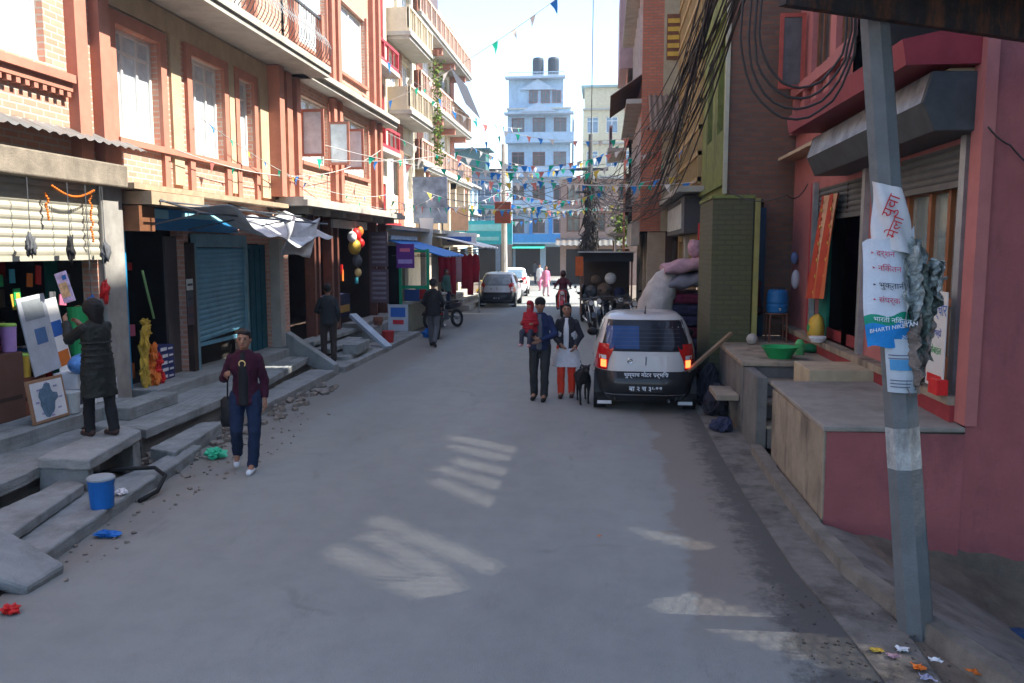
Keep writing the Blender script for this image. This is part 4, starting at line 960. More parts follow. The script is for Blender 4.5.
# tangled pole and brick-boxed pole
tp = thing('utility_pole', 'far pole buried in a tangle of black cables behind the parked motorbikes', 'utility pole', (-.7, 38, 0))
MB().tube([(-.7, 38, 0), (-.7, 38, 7.6)], [.15, .1], 10).build('pole', pm, tp); MB().box(-1.5, .1, 37.95, 38.03, 6.0, 6.12).box(-1.4, 0, 37.95, 38.03, 5.0, 5.1).build('crossarm', steelD, tp)
mb = MB()
for k in range(46):
    a = rnd.uniform(0, 6.28); pts = []; zz = rnd.uniform(2.4, 5.8); R = rnd.uniform(.12, .5)
    for i in range(12): tt = i/11; pts.append((-.7+R*math.cos(a+tt*5)*rnd.uniform(.6, 1.1), 38+R*math.sin(a+tt*5)*.6, zz-1.4*math.sin(tt*3)*rnd.uniform(.4, 1)+tt*.6))
    mb.tube(pts, .025, 4)
mb.build('cable_tangle', cableM, tp)
mb = MB()
for k in range(5): mb.tube([(-.7, 37.9, 3.3), (-1.0-.1*k, 37.8, 2.4), (-1.1+.3*k, 37.8, 1.4+.1*k)], .03, 5)
mb.build('hanging_cable', cableM, tp)
p2 = thing('utility_pole', 'far concrete pole with a red-brown box on it beside the silver car', 'utility pole', (-5.0, 41, 0))
MB().tube([(-4.95, 41, 0), (-5.0, 41, 7.6)], [.17, .11], 10).build('pole', C('pole_pale', (.42, .40, .36), .9), p2)
MB().box(-5.4, -4.6, 40.6, 40.8, 3.75, 4.8).build('meter_box', C('box_rust', (.20, .05, .03), .7), p2, bevel=.03)
MB().box(-5.7, -4.3, 40.95, 41.05, 6.3, 6.42).build('crossarm', steelD, p2)
G3 = 'thin wires crossing the far end of the street'
for k in range(16):
    a = (-6.6, rnd.uniform(26, 44), rnd.uniform(4.2, 7.0)); b = (rnd.uniform(-5.0, -.7), rnd.uniform(38, 41), rnd.uniform(4.0, 6.2))
    if k % 2: a = (-5, 41, rnd.uniform(4, 6.8)); b = (-.7, 38, rnd.uniform(3.5, 6.2))
    cable([a, b], .014, rnd.uniform(.2, .9), 12, 'thin dark wire sagging across the far end of the street', G3)
G4 = 'wires from the tangled pole to the right facades'
for k in range(14):
    a = (-.7, 38, rnd.uniform(3.8, 6.2)); b = (rnd.uniform(.9, 1.9), rnd.uniform(17, 27), rnd.uniform(3.2, 6))
    cable([a, b], .014, rnd.uniform(.3, 1.1), 12, 'thin dark wire from the tangled pole to the right facades', G4)

# bunting: cord plus pennants
FC_ = [C('flag_blue', (.02, .20, .62), .6), C('flag_teal', (.01, .38, .26), .6), C('flag_white', (.68, .68, .66), .6), C('flag_yellow', (.62, .48, .08), .6), C('flag_pink', (.60, .22, .2), .6)]
for m_ in FC_:     # thin cloth lets light through
    nt_ = m_.node_tree; b_ = nt_.nodes['Principled BSDF']; tr = nt_.nodes.new('ShaderNodeBsdfTranslucent'); mx_ = nt_.nodes.new('ShaderNodeMixShader'); mx_.inputs[0].default_value = .35
    lk = b_.inputs['Base Color'].links[0].from_socket; nt_.links.new(lk, tr.inputs[0]); nt_.links.new(b_.outputs[0], mx_.inputs[1]); nt_.links.new(tr.outputs[0], mx_.inputs[2]); nt_.links.new(mx_.outputs[0], nt_.nodes['Material Output'].inputs[0])
def bunting(a, b, sag, n, size, lab, seq=(0, 1, 2), seed=0, skip=.1):
    rr = random.Random(seed); a = Vector(a); b = Vector(b); t = thing('bunting', lab, 'bunting', a, group='pennant strings over the street')
    def at(q): p = a.lerp(b, q); p.z -= 4*sag*q*(1-q); return p
    MB().tube([at(i/24) for i in range(25)], .008, 4).build('cord', C('cord', (.5, .5, .48), .8), t)
    for k in range(n):
        if rr.random() < skip: continue
        q = (k+.5)/n; p = at(q); dd = (at(q+.01)-at(q-.01)).normalized(); s_ = size*.82*rr.uniform(.75, 1.1)
        sw = Vector((rr.uniform(-.4, .4), rr.uniform(-.5, .5), -1)).normalized()
        p1 = p-dd*s_*.42; p2_ = p+dd*s_*.42; tip = p+sw*s_*1.0; m1 = (p1+p2_)/2*.5+tip*.5+Vector((rr.uniform(-.04, .04), rr.uniform(-.04, .04), 0))
        mb = MB(); i = [mb.pt(v) for v in (p1, p, p2_, m1*1.0+(p1-p)*.45, m1*1.0+(p2_-p)*.45, tip)]
        mb.idx([i[0], i[1], i[4], i[3]]); mb.idx([i[1], i[2], i[4]]); mb.idx([i[3], i[4], i[5]])
        mb.build('pennant', FC_[seq[(k+seed) % len(seq)]], t)
bunting((-6.4, 24, 6.7), (2.05, 15.5, 9.3), .45, 17, .34, 'highest pennant string rising from the brick pier across the white sky', (1, 2, 2, 0, 2), 3, .1)
bunting((-6.5, 12.2, 4.0), (-6.4, 23.5, 5.3), .55, 15, .24, 'pennant string hanging along the orange brick facade below the windows', (1, 0, 4), 1, .2)
bunting((-6.3, 17.0, 4.4), (-3.6, 30, 6.6), .4, 10, .40, 'pennant string leaving the open casement towards the street', (0, 1, 2), 7, .2)
bunting((-6.2, 23.5, 3.9), (-5.0, 41, 5.4), .5, 18, .42, 'pennant string in front of the stacked balconies', (1, 2, 1, 4), 4)
bunting((-5.6, 31, 6.0), (.6, 31, 6.1), .5, 18, .36, 'pennant string crossing the street below the balcony tops', (1, 0, 4, 2), 6)
bunting((-5.4, 30, 5.2), (.8, 27, 5.4), .55, 20, .34, 'long pennant string crossing in front of the blue building', (0, 4, 1, 3, 2), 2)
bunting((-6.4, 33, 4.2), (.8, 35, 5.2), .5, 24, .36, 'low pennant string of green and blue crossing at the signboard', (1, 0, 2, 3), 9)
bunting((-5.5, 41, 6.4), (.6, 36, 6.9), .6, 20, .4, 'pennant string tied between the two far poles', (1, 2, 0, 3), 5)
bunting((-5.2, 42, 4.9), (.4, 40, 4.6), .4, 22, .4, 'lowest pennant string across the foot of the far buildings', (0, 1, 4, 2, 3), 8)
bunting((-4.0, 28, 5.7), (1.9, 22, 4.4), .6, 16, .32, 'pennant string ending on the red building above its ledge', (2, 1, 0, 3), 12)
bunting((-.7, 38, 5.6), (1.9, 20, 4.9), .5, 16, .33, 'pennant string running from the tangled pole along the right facades', (0, 3, 1, 2), 13)
bunting((-8.0, 55, 6.8), (-1.0, 52, 5.6), .5, 24, .45, 'faraway pennant string over the lane by the corner building', (1, 0, 2, 4), 14)
bunting((-9, 60, 4.6), (-1, 56, 5.4), .5, 24, .45, 'faraway pennant string low before the blue building doors', (0, 1, 2), 15)

bunting((-6.0, 22, 7.6), (-4.0, 40, 8.2), .5, 12, .38, 'pennant string rising from the crimson windows towards the sky', (0, 2, 1), 21, .15)
bunting((-7.2, 34, 8.6), (.9, 30, 6.4), .7, 18, .36, 'pennant string slanting down from the cream balcony to the red building', (0, 2, 1, 4), 22, .15)
bunting((-6.6, 30, 4.6), (-.7, 38, 4.4), .5, 18, .34, 'pennant string from the billboard to the tangled pole', (1, 2, 0, 3), 23, .1)
bunting((-7.9, 46, 8.4), (-.7, 38, 6.2), .6, 20, .4, 'pennant string from the pink-railed balconies to the tangled pole top', (2, 1, 0), 24, .1)
bunting((-6.6, 20, 3.9), (-6.2, 30, 4.4), .45, 14, .22, 'small pennant string over the balloons and price boards', (1, 2, 4), 25, .1)

bunting((-6.5, 19, 4.9), (2.0, 24, 5.4), .7, 22, .26, 'pennant string from the open casement across to the yellow building', (0, 1, 2, 4), 31, .15)
bunting((-6.4, 24.3, 5.9), (1.95, 18.6, 3.95), .6, 22, .26, 'pennant string sloping down to the boxed shop sign', (1, 2, 0), 32, .15)
bunting((-6.5, 13.0, 4.6), (-6.3, 24.0, 4.1), .5, 16, .2, 'lower pennant string along the ledge above the tarpaulin', (0, 1, 3), 33, .2)

# ================================================================= STEPS AND TERRACES ON THE LEFT
s1 = thing('concrete_steps', 'broken concrete terrace steps with a tilted ramp slab below the half-open shutter shop', 'steps', (-5.4, 7.5, 0))
def rough_(o, st=.035, lv=4):
    q = o.modifiers.new('subdiv', 'SUBSURF'); q.subdivision_type = 'SIMPLE'; q.levels = lv; q.render_levels = lv
    tx = bpy.data.textures.get('chips')
    if tx is None: tx = bpy.data.textures.new('chips', 'CLOUDS'); tx.noise_scale = .16; tx.noise_depth = 3
    q = o.modifiers.new('chips', 'DISPLACE'); q.texture = tx; q.strength = st; q.mid_level = .5; q.texture_coords = 'GLOBAL'
def slab(parent, name, pts, z0, z1, m=concr, zz=None, bev=.012):
    n = len(pts); mb = MB(); top = [mb.pt((x, y, z1+(zz[i] if zz else 0))) for i, (x, y) in enumerate(pts)]; bot = [mb.pt((x, y, z0+(zz[i] if zz else 0))) for i, (x, y) in enumerate(pts)]
    mb.idx(top); mb.idx(bot[::-1])
    for i in range(n): mb.idx([bot[i], bot[(i+1) % n], top[(i+1) % n], top[i]])
    o = mb.build(name, m, parent, bevel=bev); rough_(o); return o
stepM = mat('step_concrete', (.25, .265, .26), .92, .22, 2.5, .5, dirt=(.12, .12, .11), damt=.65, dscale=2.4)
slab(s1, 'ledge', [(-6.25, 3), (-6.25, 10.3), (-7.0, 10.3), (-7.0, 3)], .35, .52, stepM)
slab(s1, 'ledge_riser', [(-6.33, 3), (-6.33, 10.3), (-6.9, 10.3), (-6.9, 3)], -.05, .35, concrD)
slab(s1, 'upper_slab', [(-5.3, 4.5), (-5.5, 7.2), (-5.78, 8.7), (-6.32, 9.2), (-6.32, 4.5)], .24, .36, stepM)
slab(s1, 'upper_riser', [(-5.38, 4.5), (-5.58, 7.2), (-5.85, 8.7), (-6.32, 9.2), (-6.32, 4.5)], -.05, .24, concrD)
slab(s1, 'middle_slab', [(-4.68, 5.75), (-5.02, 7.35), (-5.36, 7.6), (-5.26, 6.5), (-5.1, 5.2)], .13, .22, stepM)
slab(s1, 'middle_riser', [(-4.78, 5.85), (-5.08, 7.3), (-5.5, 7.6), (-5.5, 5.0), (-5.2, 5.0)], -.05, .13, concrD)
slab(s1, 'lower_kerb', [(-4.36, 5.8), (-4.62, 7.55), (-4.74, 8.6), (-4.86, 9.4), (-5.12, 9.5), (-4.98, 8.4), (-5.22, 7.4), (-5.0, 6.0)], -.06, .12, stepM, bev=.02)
eb = slab(s1, 'stair_block', [(-4.98, 7.40), (-5.22, 8.72), (-5.72, 9.0), (-5.56, 7.42)], .34, .455, mat('block_worn', (.30, .31, .30), .9, .15, 4, .5, dirt=(.15, .15, .14), damt=.5), bev=.018)
slab(s1, 'block_front', [(-5.03, 7.44), (-5.05, 7.56), (-5.58, 7.56), (-5.56, 7.44)], .0, .34, stepM)
slab(s1, 'block_side', [(-5.20, 8.5), (-5.22, 8.68), (-5.7, 8.9), (-5.68, 8.6)], .0, .34, stepM)
MB().hexa([(-4.88, 5.25, .20), (-4.16, 5.35, -.04), (-4.16, 5.78, -.04), (-4.95, 5.95, .22), (-4.88, 5.25, .34), (-4.14, 5.35, .06), (-4.14, 5.78, .07), (-4.95, 5.95, .37)]).build('ramp_slab', stepM, s1, bevel=.03)
slab(s1, 'end_block', [(-4.2, 4.4), (-4.25, 5.2), (-5.2, 5.2), (-5.2, 4.4)], -.05, .1, concrD, bev=.02)
rnd = random.Random(3)
def rubble(name, lab, x0, x1, y0, y1, n, smin=.03, smax=.1, m=None):
    mb = MB()
    for k in range(n):
        s_ = rnd.uniform(smin, smax); mb.obox((rnd.uniform(x0, x1), rnd.uniform(y0, y1), s_*.3), (s_*rnd.uniform(.8, 1.6), s_, s_*rnd.uniform(.5, .9)), (rnd.uniform(-.4, .4), rnd.uniform(-.4, .4), rnd.uniform(0, 3)))
    o = mb.build(name, m or mat('rubble_stone', (.22, .19, .16), .95, .35, 9, .5), None, bevel=.006); struct(o, 'stuff', lab); return o
rubble('rubble', 'loose stones and rubble along the broken left kerb', -5.45, -4.75, 8.7, 14.5, 170)
rubble('rubble', 'small stones between the terrace slabs', -5.0, -4.7, 7.6, 8.6, 40, .02, .06)
0 and rubble('gravel', 'grit and small stones along the right gutter', 1.05, 1.9, 4.6, 8.0, 200, .004, .014, mat('grit_dark', (.08, .07, .06), .95, .4, 9))
rubble('gravel', 'grit along the left road edge', -4.9, -4.0, 5.6, 12, 160, .008, .03)
s2 = thing('concrete_steps', 'long concrete shop steps below the blue shutter and the teal door', 'steps', (-5.6, 12, 0))
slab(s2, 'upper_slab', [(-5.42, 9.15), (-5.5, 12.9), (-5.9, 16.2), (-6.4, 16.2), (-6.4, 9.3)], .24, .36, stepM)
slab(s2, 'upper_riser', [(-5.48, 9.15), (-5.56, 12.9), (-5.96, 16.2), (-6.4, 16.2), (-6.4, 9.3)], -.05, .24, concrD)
slab(s2, 'sill', [(-6.25, 10.9), (-6.25, 17.3), (-6.9, 17.3), (-6.9, 10.9)], .1, .52, stepM)
slab(s2, 'door_block', [(-5.9, 9.6), (-5.9, 10.8), (-6.26, 10.8), (-6.26, 9.6)], .36, .52, stepM)
slab(s2, 'middle_slab', [(-4.9, 8.85), (-5.12, 10.5), (-5.42, 10.5), (-5.3, 9.0)], -.02, .17, stepM)
slab(s2, 'lower_slab', [(-5.12, 11.6), (-5.25, 15.6), (-5.75, 15.6), (-5.6, 11.6)], .0, .14, concr)
s3 = thing('concrete_steps', 'concrete steps between two sloping cheek slabs by the brown posts', 'steps', (-5.7, 18, 0))
MB().hexa([(-6.35, 15.9, .35), (-5.28, 15.7, -.02), (-5.28, 15.95, -.02), (-6.35, 16.15, .35), (-6.35, 15.9, .85), (-5.28, 15.7, .22), (-5.28, 15.95, .22), (-6.35, 16.15, .85)]).build('cheek', stepM, s3, bevel=.02)
MB().beam((-6.3, 20.2, .85), (-5.2, 19.5, .12), .22, .08).build('plank', C('plank_blue', (.36, .42, .48), .7), s3)
for i, (x, z) in enumerate(((-5.45, .2), (-5.85, .36), (-6.2, .52))):
    slab(s3, 'tread', [(x, 17.1-.0), (x, 19.0+i*.6), (-6.6, 19.0+i*.6), (-6.6, 17.1)], z-.1 if i else -.02, z, stepM)
slab(s3, 'loose_block', [(-5.35, 17.5), (-5.4, 18.6), (-5.75, 18.6), (-5.7, 17.5)], .205, .42, stepM)
slab(s3, 'base_slab', [(-5.22, 16.2), (-5.32, 23.5), (-5.9, 23.5), (-5.9, 16.2)], -.05, .12, concr)
slab(s3, 'upper_ledge', [(-5.9, 20.6), (-5.95, 24.2), (-6.6, 24.2), (-6.6, 20.6)], .0, .5, stepM)
s4 = thing('concrete_steps', 'sunlit concrete steps beneath the red clothes shop', 'steps', (-6, 36, 0))
for i, (x, z) in enumerate(((-5.5, .2), (-5.85, .4), (-6.2, .6))): slab(s4, 'tread', [(x, 33.5+.4*i), (x, 39), (-6.7, 39), (-6.7, 33.5+.4*i)], -.02, z, concrL)
tw = thing('low_wall', 'low plastered wall under the blue awning next to the green frame', 'wall', (-5.8, 26, 0))
MB().box(-6.0, -5.8, 24.4, 30, 0, .85).build('wall', C('plaster_olive', (.26, .25, .18), .9), tw); MB().box(-6.03, -5.77, 24.3, 30.1, .85, .92).build('coping', concrL, tw)
gf = thing('metal_frame', 'green metal door frame standing beside the purple sign', 'frame', (-5.9, 24.6, 0))
MB().box(-6.2, -6.12, 24.6, 24.7, .4, 2.5).box(-5.35, -5.27, 24.6, 24.7, .4, 2.5).box(-6.12, -5.35, 24.61, 24.69, 2.4, 2.48).box(-6.12, -5.35, 24.61, 24.69, 1.3, 1.4).build('frame', C('frame_green', (.01, .30, .15), .5), gf)

# ================================================================= VEHICLES
chrome = mat('chrome', (.5, .5, .52), .2, .05, metal=.9, bump=0)
lampR = mat('lamp_red', (.45, .01, .01), .2, .1, bump=0, coat=.5)
lampOn = bpy.data.materials.new('lamp_lit'); lampOn.use_nodes = True; q_ = lampOn.node_tree.nodes['Principled BSDF']; q_.inputs['Base Color'].default_value = (.6, .05, .02, 1); q_.inputs['Emission Color'].default_value = (1, .12, .03, 1); q_.inputs['Emission Strength'].default_value = 1.6
lampC = mat('lamp_clear', (.6, .6, .58), .15, .05, bump=0)
ROWS = [(.20, .14, 3.38, .70), (.30, .03, 3.46, .775), (.45, .0, 3.50, .80), (.60, .02, 3.50, .81), (.72, .05, 3.46, .815), (.88, .075, 3.38, .81), (.97, .10, 3.10, .795), (1.01, .12, 2.62, .775), (1.10, .185, 2.48, .742), (1.30, .335, 2.14, .672), (1.41, .47, 1.90, .61), (1.47, .62, 1.70, .54), (1.495, .85, 1.5, .40)]
def rowat(z):
    for a, b in zip(ROWS, ROWS[1:]):
        if z <= b[0]: t = max(0, (z-a[0])/(b[0]-a[0])); return [a[i]+(b[i]-a[i])*t for i in range(4)]
    return list(ROWS[-1])
NS = 4.8
def car_side(z, y, s, off=0):
    _, yr, yf, w = rowat(z); yc = (yr+yf)/2; L = (yf-yr)/2; k = min(.98, abs((y-yc)/L)); x = w*(1-k**NS)**(1/NS); return (s*(x+off), y, z)
def car_rear(z, x, off=0):
    _, yr, yf, w = rowat(z); yc = (yr+yf)/2; L = (yf-yr)/2; k = min(.995, abs(x/w)); return (x, yc-L*(1-k**NS)**(1/NS)-off, z)
def hatchback(name, label, loc, rz, paint, bumperm, tint, script, plate, lit=True, scale=1):
    t = thing(name, label, 'car', loc, rz, local=True); t.scale = (scale,)*3
    mb = MB(); n = 56; rings = []; zs = []
    for a, b in zip(ROWS, ROWS[1:]):
        for i in range(3): zs.append(a[0]+(b[0]-a[0])*i/3)
    zs.append(1.495)
    for z in zs:
        _, yr, yf, w = rowat(z); yc = (yr+yf)/2; L = (yf-yr)/2; rg = []
        for k in range(n):
            a = 2*math.pi*k/n; c, s_ = math.cos(a), math.sin(a); r = (abs(c)**NS+abs(s_)**NS)**(-1/NS); rg.append(mb.pt((w*c*r, yc+L*s_*r, z)))
        rings.append(rg)
    for i in range(len(rings)-1):
        for k in range(n): mb.idx([rings[i][k], rings[i][(k+1) % n], rings[i+1][(k+1) % n], rings[i+1][k]])
    mb.idx(rings[-1]); mb.idx(rings[0][::-1])
    mb.build('body', paint, t, smooth=True)
    bz = MB(); bz.grid(lambda u, v: car_rear(.17+v*.48, (-1+2*u)*(rowat(.17+v*.48)[3]*.995), .018+.03*math.sin(math.pi*v)), 40, 8)
    for s in (-1, 1): bz.grid(lambda u, v: car_side(.17+v*.48, .08+u*.32, s, .012), 6, 6)
    bz.build('bumper', bumperm, t, smooth=True)
    rw = MB().grid(lambda u, v: car_rear(.97+v*.41, (-1+2*u)*(.655-.10*v-.05*(1-v)*abs(-1+2*u)**4), .006), 24, 8)
    rwo = rw.build('rear_window', tint, t, smooth=True)
    MB().grid(lambda u, v: car_rear(.945+v*.455, (-1+2*u)*(.685-.11*v), .003), 24, 8).build('window_seal', black, t, smooth=True)
    MB().grid(lambda u, v: car_rear(.985+v*.33, -.60+u*.50, .008), 10, 8).build('painted_reflection', mat('reflection_blue', (.02, .055, .16), .12, .2, bump=0), rwo, smooth=True) if script else None  # blue reflection on the rear glass, painted as a patch
    for k in range(5): MB().grid(lambda u, v: car_rear(1.03+.06*k+v*.004, -.52+u*1.04, .009), 16, 1).build('demister_line', greyC, rwo)
    for s in (-1, 1):
        MB().grid(lambda u, v: car_side(1.03+v*.33, .72+u*.72+.0*v, s, .006), 10, 6).build('side_window', paneD, t, smooth=True)
        MB().grid(lambda u, v: car_side(1.03+v*.33, 1.52+u*(.72-.28*v), s, .006), 10, 6).build('side_window', paneD, t, smooth=True)
        MB().grid(lambda u, v: car_rear(.66+v*.39, s*(.585+.16*u+.05*(1-v)*u-.03*v), .012), 6, 10).build('tail_lamp', lampR, t, smooth=True)
        for q in (.08,): MB().grid(lambda u, v: car_side(.66+v*.37, .12+u*.14, s, .012), 4, 6).build('tail_lamp_side', lampR, t, smooth=True)
        MB().grid(lambda u, v: car_rear(.70+v*.11, s*(.60+.10*u), .02), 4, 4).build('brake_light', lampOn if lit else lampC, t)
        MB().grid(lambda u, v: car_rear(.82+v*.06, s*(.60+.11*u), .018), 4, 3).build('reverse_light', lampC, t)
        w0 = MB(); w0.ball((s*.84, 2.22, 1.04), (.10, .06, .075)); w0.build('mirror', black, t, smooth=True)
        MB().beam((s*.74, 2.25, 1.0), (s*.82, 2.22, 1.02), .04, .03).build('mirror_arm', black, t)
        for y in (.56, 2.86):
            wh = MB(); wh.ring((s*.70, y, .28), .215, .075, 'x', 28, 10); wo_ = wh.build('wheel', rubber, t, smooth=True)
            MB().disc((s*.70, y, .28), .17, .13, 'x', 20).build('rim', steel, wo_)
            MB().grid(lambda u, v: (s*(.812+.004), y+(.29+.045*v)*math.cos(math.pi*u), .28+(.29+.045*v)*math.sin(math.pi*u)), 20, 2).build('wheel_arch', black, t)
            MB().tube([(s*.60, y, .28), (s*.79, y, .28)], .29, 20).build('arch_well', black, t)
        MB().box(s*.62-.11, s*.62+.11, .28, .29, .08, .30).build('mud_flap', black, t); MB().box(s*.62-.11, s*.62+.11, .272, .279, .10, .15).build('flap_stripe', whiteC, t)
        MB().box(s*.815-.003, s*.815+.003, 1.0, 1.14, .78, .80).build('door_handle', black, t)
    MB().grid(lambda u, v: car_rear(.285+v*.02, -.62+1.24*u, .055), 30, 2).build('chrome_strip', chrome, t)
    MB().grid(lambda u, v: car_rear(.56+v*.09, -.44+.88*u, .052-.02*v), 20, 3).build('garnish', black, t, smooth=True)
    pf = Matrix(((1, 0, 0, 0), (0, 0, -1, -.062), (0, 1, 0, .395), (0, 0, 0, 1)))
    MB().box(-.24, .24, -.062, -.045, .345, .445).build('number_plate', C('plate_black', (.02, .02, .022), .5), t)
    text(plate, .10, C('letter_white', (.7, .75, .8)), t, pf, bold=.001)
    if script: text(script, .085, C('letter_white', (.7, .75, .8)), t, Matrix(((1, 0, 0, 0), (0, 0, -1, -.048), (0, 1, 0, .605), (0, 0, 0, 1))), bold=.001)
    mb = MB(); mb.beam((0, -.0+.06, .74), (0, .06, .87), .012, .02); mb.build('tailgate_handle', black, t)
    mb = MB(); mb.tube([(0, .60, 1.49), (0, .50, 1.62)], [.012, .004], 6); mb.build('antenna', black, t)
    em = MB(); em.ring((-.24, .058, .80), .035, .008, 'y', 16, 5); em.box(-.265, -.215, .05, .062, .795, .805); em.build('emblem', chrome, t)
    text('ALTO', .04, chrome, t, Matrix(((1, 0, 0, -.42), (0, 0, -1, .058), (0, 1, 0, .70), (0, 0, 0, 1)))) if False else None
    mb = MB(); mb.tube([(.35, .15, .2), (.35, -.02, .2)], .022, 8); mb.build('exhaust', steelD, t)
    return t
paintW = mat('car_silver_white', (.44, .43, .41), .3, .04, 3, 0, coat=.6); bumpB = mat('bumper_black', (.018, .018, .02), .35, .2, bump=0, coat=.3)
tintM = mat('tint_black', (.012, .014, .02), .08, .2, bump=0)
c1 = hatchback('hatchback_car', 'white hatchback with black bumper and lit tail lamps parked by the mattress pile', (.64, 12.55, 0), 0, paintW, bumpB, tintM, 'भुम्याच मोटर सर्भिस', 'बा २ च ३५९९')
c2 = hatchback('hatchback_car', 'silver hatchback driving away far up the street beside the boxed pole', (-4.6, 35.2, 0), 0, mat('car_silver', (.62, .62, .60), .3, .04, coat=.6), bumpB, mat('glass_reflect_grey', (.30, .33, .34), .1, .5, 2, bump=0), None, 'बा ९ च', False)  # rear glass coloured lighter to imitate its reflection
c3 = hatchback('hatchback_car', 'white car mostly hidden ahead of the silver hatchback', (-4.85, 43.5, 0), .05, white, whiteC, paneB, None, 'बा ४ च', False)

def motorbike(name, label, loc, rz, body, lean=.12, group=None):
    t = thing(name, label, 'motorbike', loc, rz, group, local=True); t.rotation_euler = (0, lean, rz)
    for y, r in ((-.64, .27), (.66, .28)):
        w = MB().ring((0, y, .30), .24, .052, 'x', 26, 8).build('wheel', rubber, t, smooth=True)
        m_ = MB().disc((0, y, .30), .05, .12, 'x', 12)
        for k in range(8): a = k*math.pi/4; m_.tube([(0, y, .3), (0, y+.22*math.cos(a), .3+.22*math.sin(a))], .008, 4)
        m_.ring((0, y, .30), .195, .015, 'x', 24, 5); m_.build('rim', steel, w)
    MB().tube([(0, .38, .86), (0, -.05, .42), (0, -.55, .36)], .025, 6).tube([(0, .36, .84), (0, -.35, .72), (0, -.66, .74)], .022, 6).tube([(.0, -.35, .72), (0, -.1, .36)], .02, 6).build('frame', steelD, t)
    MB().loft([(0, .12, .76, .09, .2), (0, .12, .84, .13, .25), (0, .10, .92, .12, .22), (0, .08, .95, .06, .12)], 16).build('fuel_tank', body, t, smooth=True)
    MB().hexa([(-.11, -.68, .80), (.11, -.68, .80), (.10, -.08, .78), (-.10, -.08, .78), (-.10, -.70, .88), (.10, -.70, .88), (.08, -.06, .84), (-.08, -.06, .84)]).build('seat', rubber, t, bevel=.03)
    MB().hexa([(-.09, -.80, .66), (.09, -.80, .66), (.12, -.25, .58), (-.12, -.25, .58), (-.07, -.86, .79), (.07, -.86, .79), (.11, -.2, .76), (-.11, -.2, .76)]).build('side_panel', body, t, bevel=.02)
    MB().box(-.13, .13, -.12, .26, .28, .60).ball((0, .12, .60), (.1, .12, .12)).build('engine', steelD, t, bevel=.02)
    for s in (-1, 1): MB().tube([(s*.085, .66, .30), (s*.085, .42, .90)], .022, 6).build('fork', chrome, t, smooth=True)
    MB().grid(lambda u, v: (-.06+.12*v, .66+.34*math.cos(R_(30+u*120)), .30+.34*math.sin(R_(30+u*120))), 12, 2).build('mudguard', body, t)
    MB().tube([(-.34, .26, 1.05), (-.2, .38, 1.02), (.2, .38, 1.02), (.34, .26, 1.05)], .016, 6).build('handlebar', steelD, t)
    MB().ball((0, .50, .90), (.10, .09, .11)).build('headlamp', body, t, smooth=True); MB().disc((0, .585, .90), .075, .02, 'y', 16).build('headlight_glass', lampC, t)
    for s in (-1, 1):
        MB().ball((s*.32, .30, 1.22), (.055, .015, .04)).build('mirror', black, t, smooth=True); MB().tube([(s*.28, .30, 1.04), (s*.31, .30, 1.2)], .007, 4).build('mirror_arm', black, t)
    MB().box(-.05, .05, -.885, -.86, .70, .76).build('tail_lamp', lampR, t)
    MB().tube([(.14, .1, .32), (.16, -.75, .40)], [.03, .045], 8).build('exhaust', chrome, t, smooth=True)
    return t
m0 = motorbike('motorbike', 'black motorbike parked behind the man in the black jacket', (-4.75, 23.2, 0), R_(12), C('bike_black', (.02, .02, .025), .3, coat=.5), .12, 'parked motorbikes')
MBK = [((-5.0, 25.6, 0), 150, 'dark motorbike parked under the end of the blue awning'), ((-.35, 25.5, 0), 187, 'motorbike nearest the road in the row before the tarpaulin cart'), ((.05, 26.4, 0), 170, 'second motorbike from the road in the row before the tarpaulin cart'), ((.5, 27.0, 0), 192, 'third motorbike from the road in the row before the tarpaulin cart'), ((.8, 25.2, 0), 200, 'motorbike closest to the red building in the row by the cart'), ((-.55, 29.5, 0), 178, 'motorbike parked farthest up beside the tangled pole')]
for l, a, lb in MBK: dup(m0, l, R_(a), lb).rotation_euler = (0, .12, R_(a))
my = motorbike('motorbike', 'motorbike with a yellow tank parked beside the silver hatchback', (-5.35, 38.5, 0), R_(160), C('bike_yellow', (.6, .36, .03), .4, coat=.4), .1, 'parked motorbikes')
dup(my, (-5.6, 40.2, 0), R_(150), 'yellow motorbike parked second behind the silver hatchback').rotation_euler = (0, .1, R_(150))

# covered cart with dark tarpaulin roof
ct = thing('covered_cart', 'dark canopied goods cart with an orange flag behind the motorbikes', 'cart', (.1, 29, 0))
MB().box(-.85, .95, 28, 31.5, 2.28, 2.36).box(-.85, .95, 27.96, 28.0, 2.08, 2.38).build('canopy', C('canopy_dark', (.03, .03, .035), .7), ct)
MB().box(-.9, 1.0, 27.7, 28.1, 2.38, 2.42).build('tin_top', C('tin_light', (.42, .44, .45), .5), ct)
for x in (-.8, .9):
    for y in (28.1, 31.4): MB().box(x-.03, x+.03, y-.03, y+.03, .3, 2.28).build('post', C('post_brown', (.2, .11, .07)), ct)
MB().box(-.8, .9, 28.2, 31.4, .75, .85).box(-.8, -.76, 28.2, 31.4, .85, 1.2).box(-.78, .88, 31.36, 31.4, .85, 2.28).build('bed', C('cart_bed', (.07, .055, .045)), ct)
for x in (-.75, .85):
    for y in (28.6, 30.9): MB().ring((x, y, .32), .26, .06, 'x', 20, 8).build('wheel', rubber, ct)
MB().box(-.98, -.72, 27.9, 27.93, 1.6, 2.25).build('orange_flag', C('flag_orange', (.55, .12, .03)), ct)
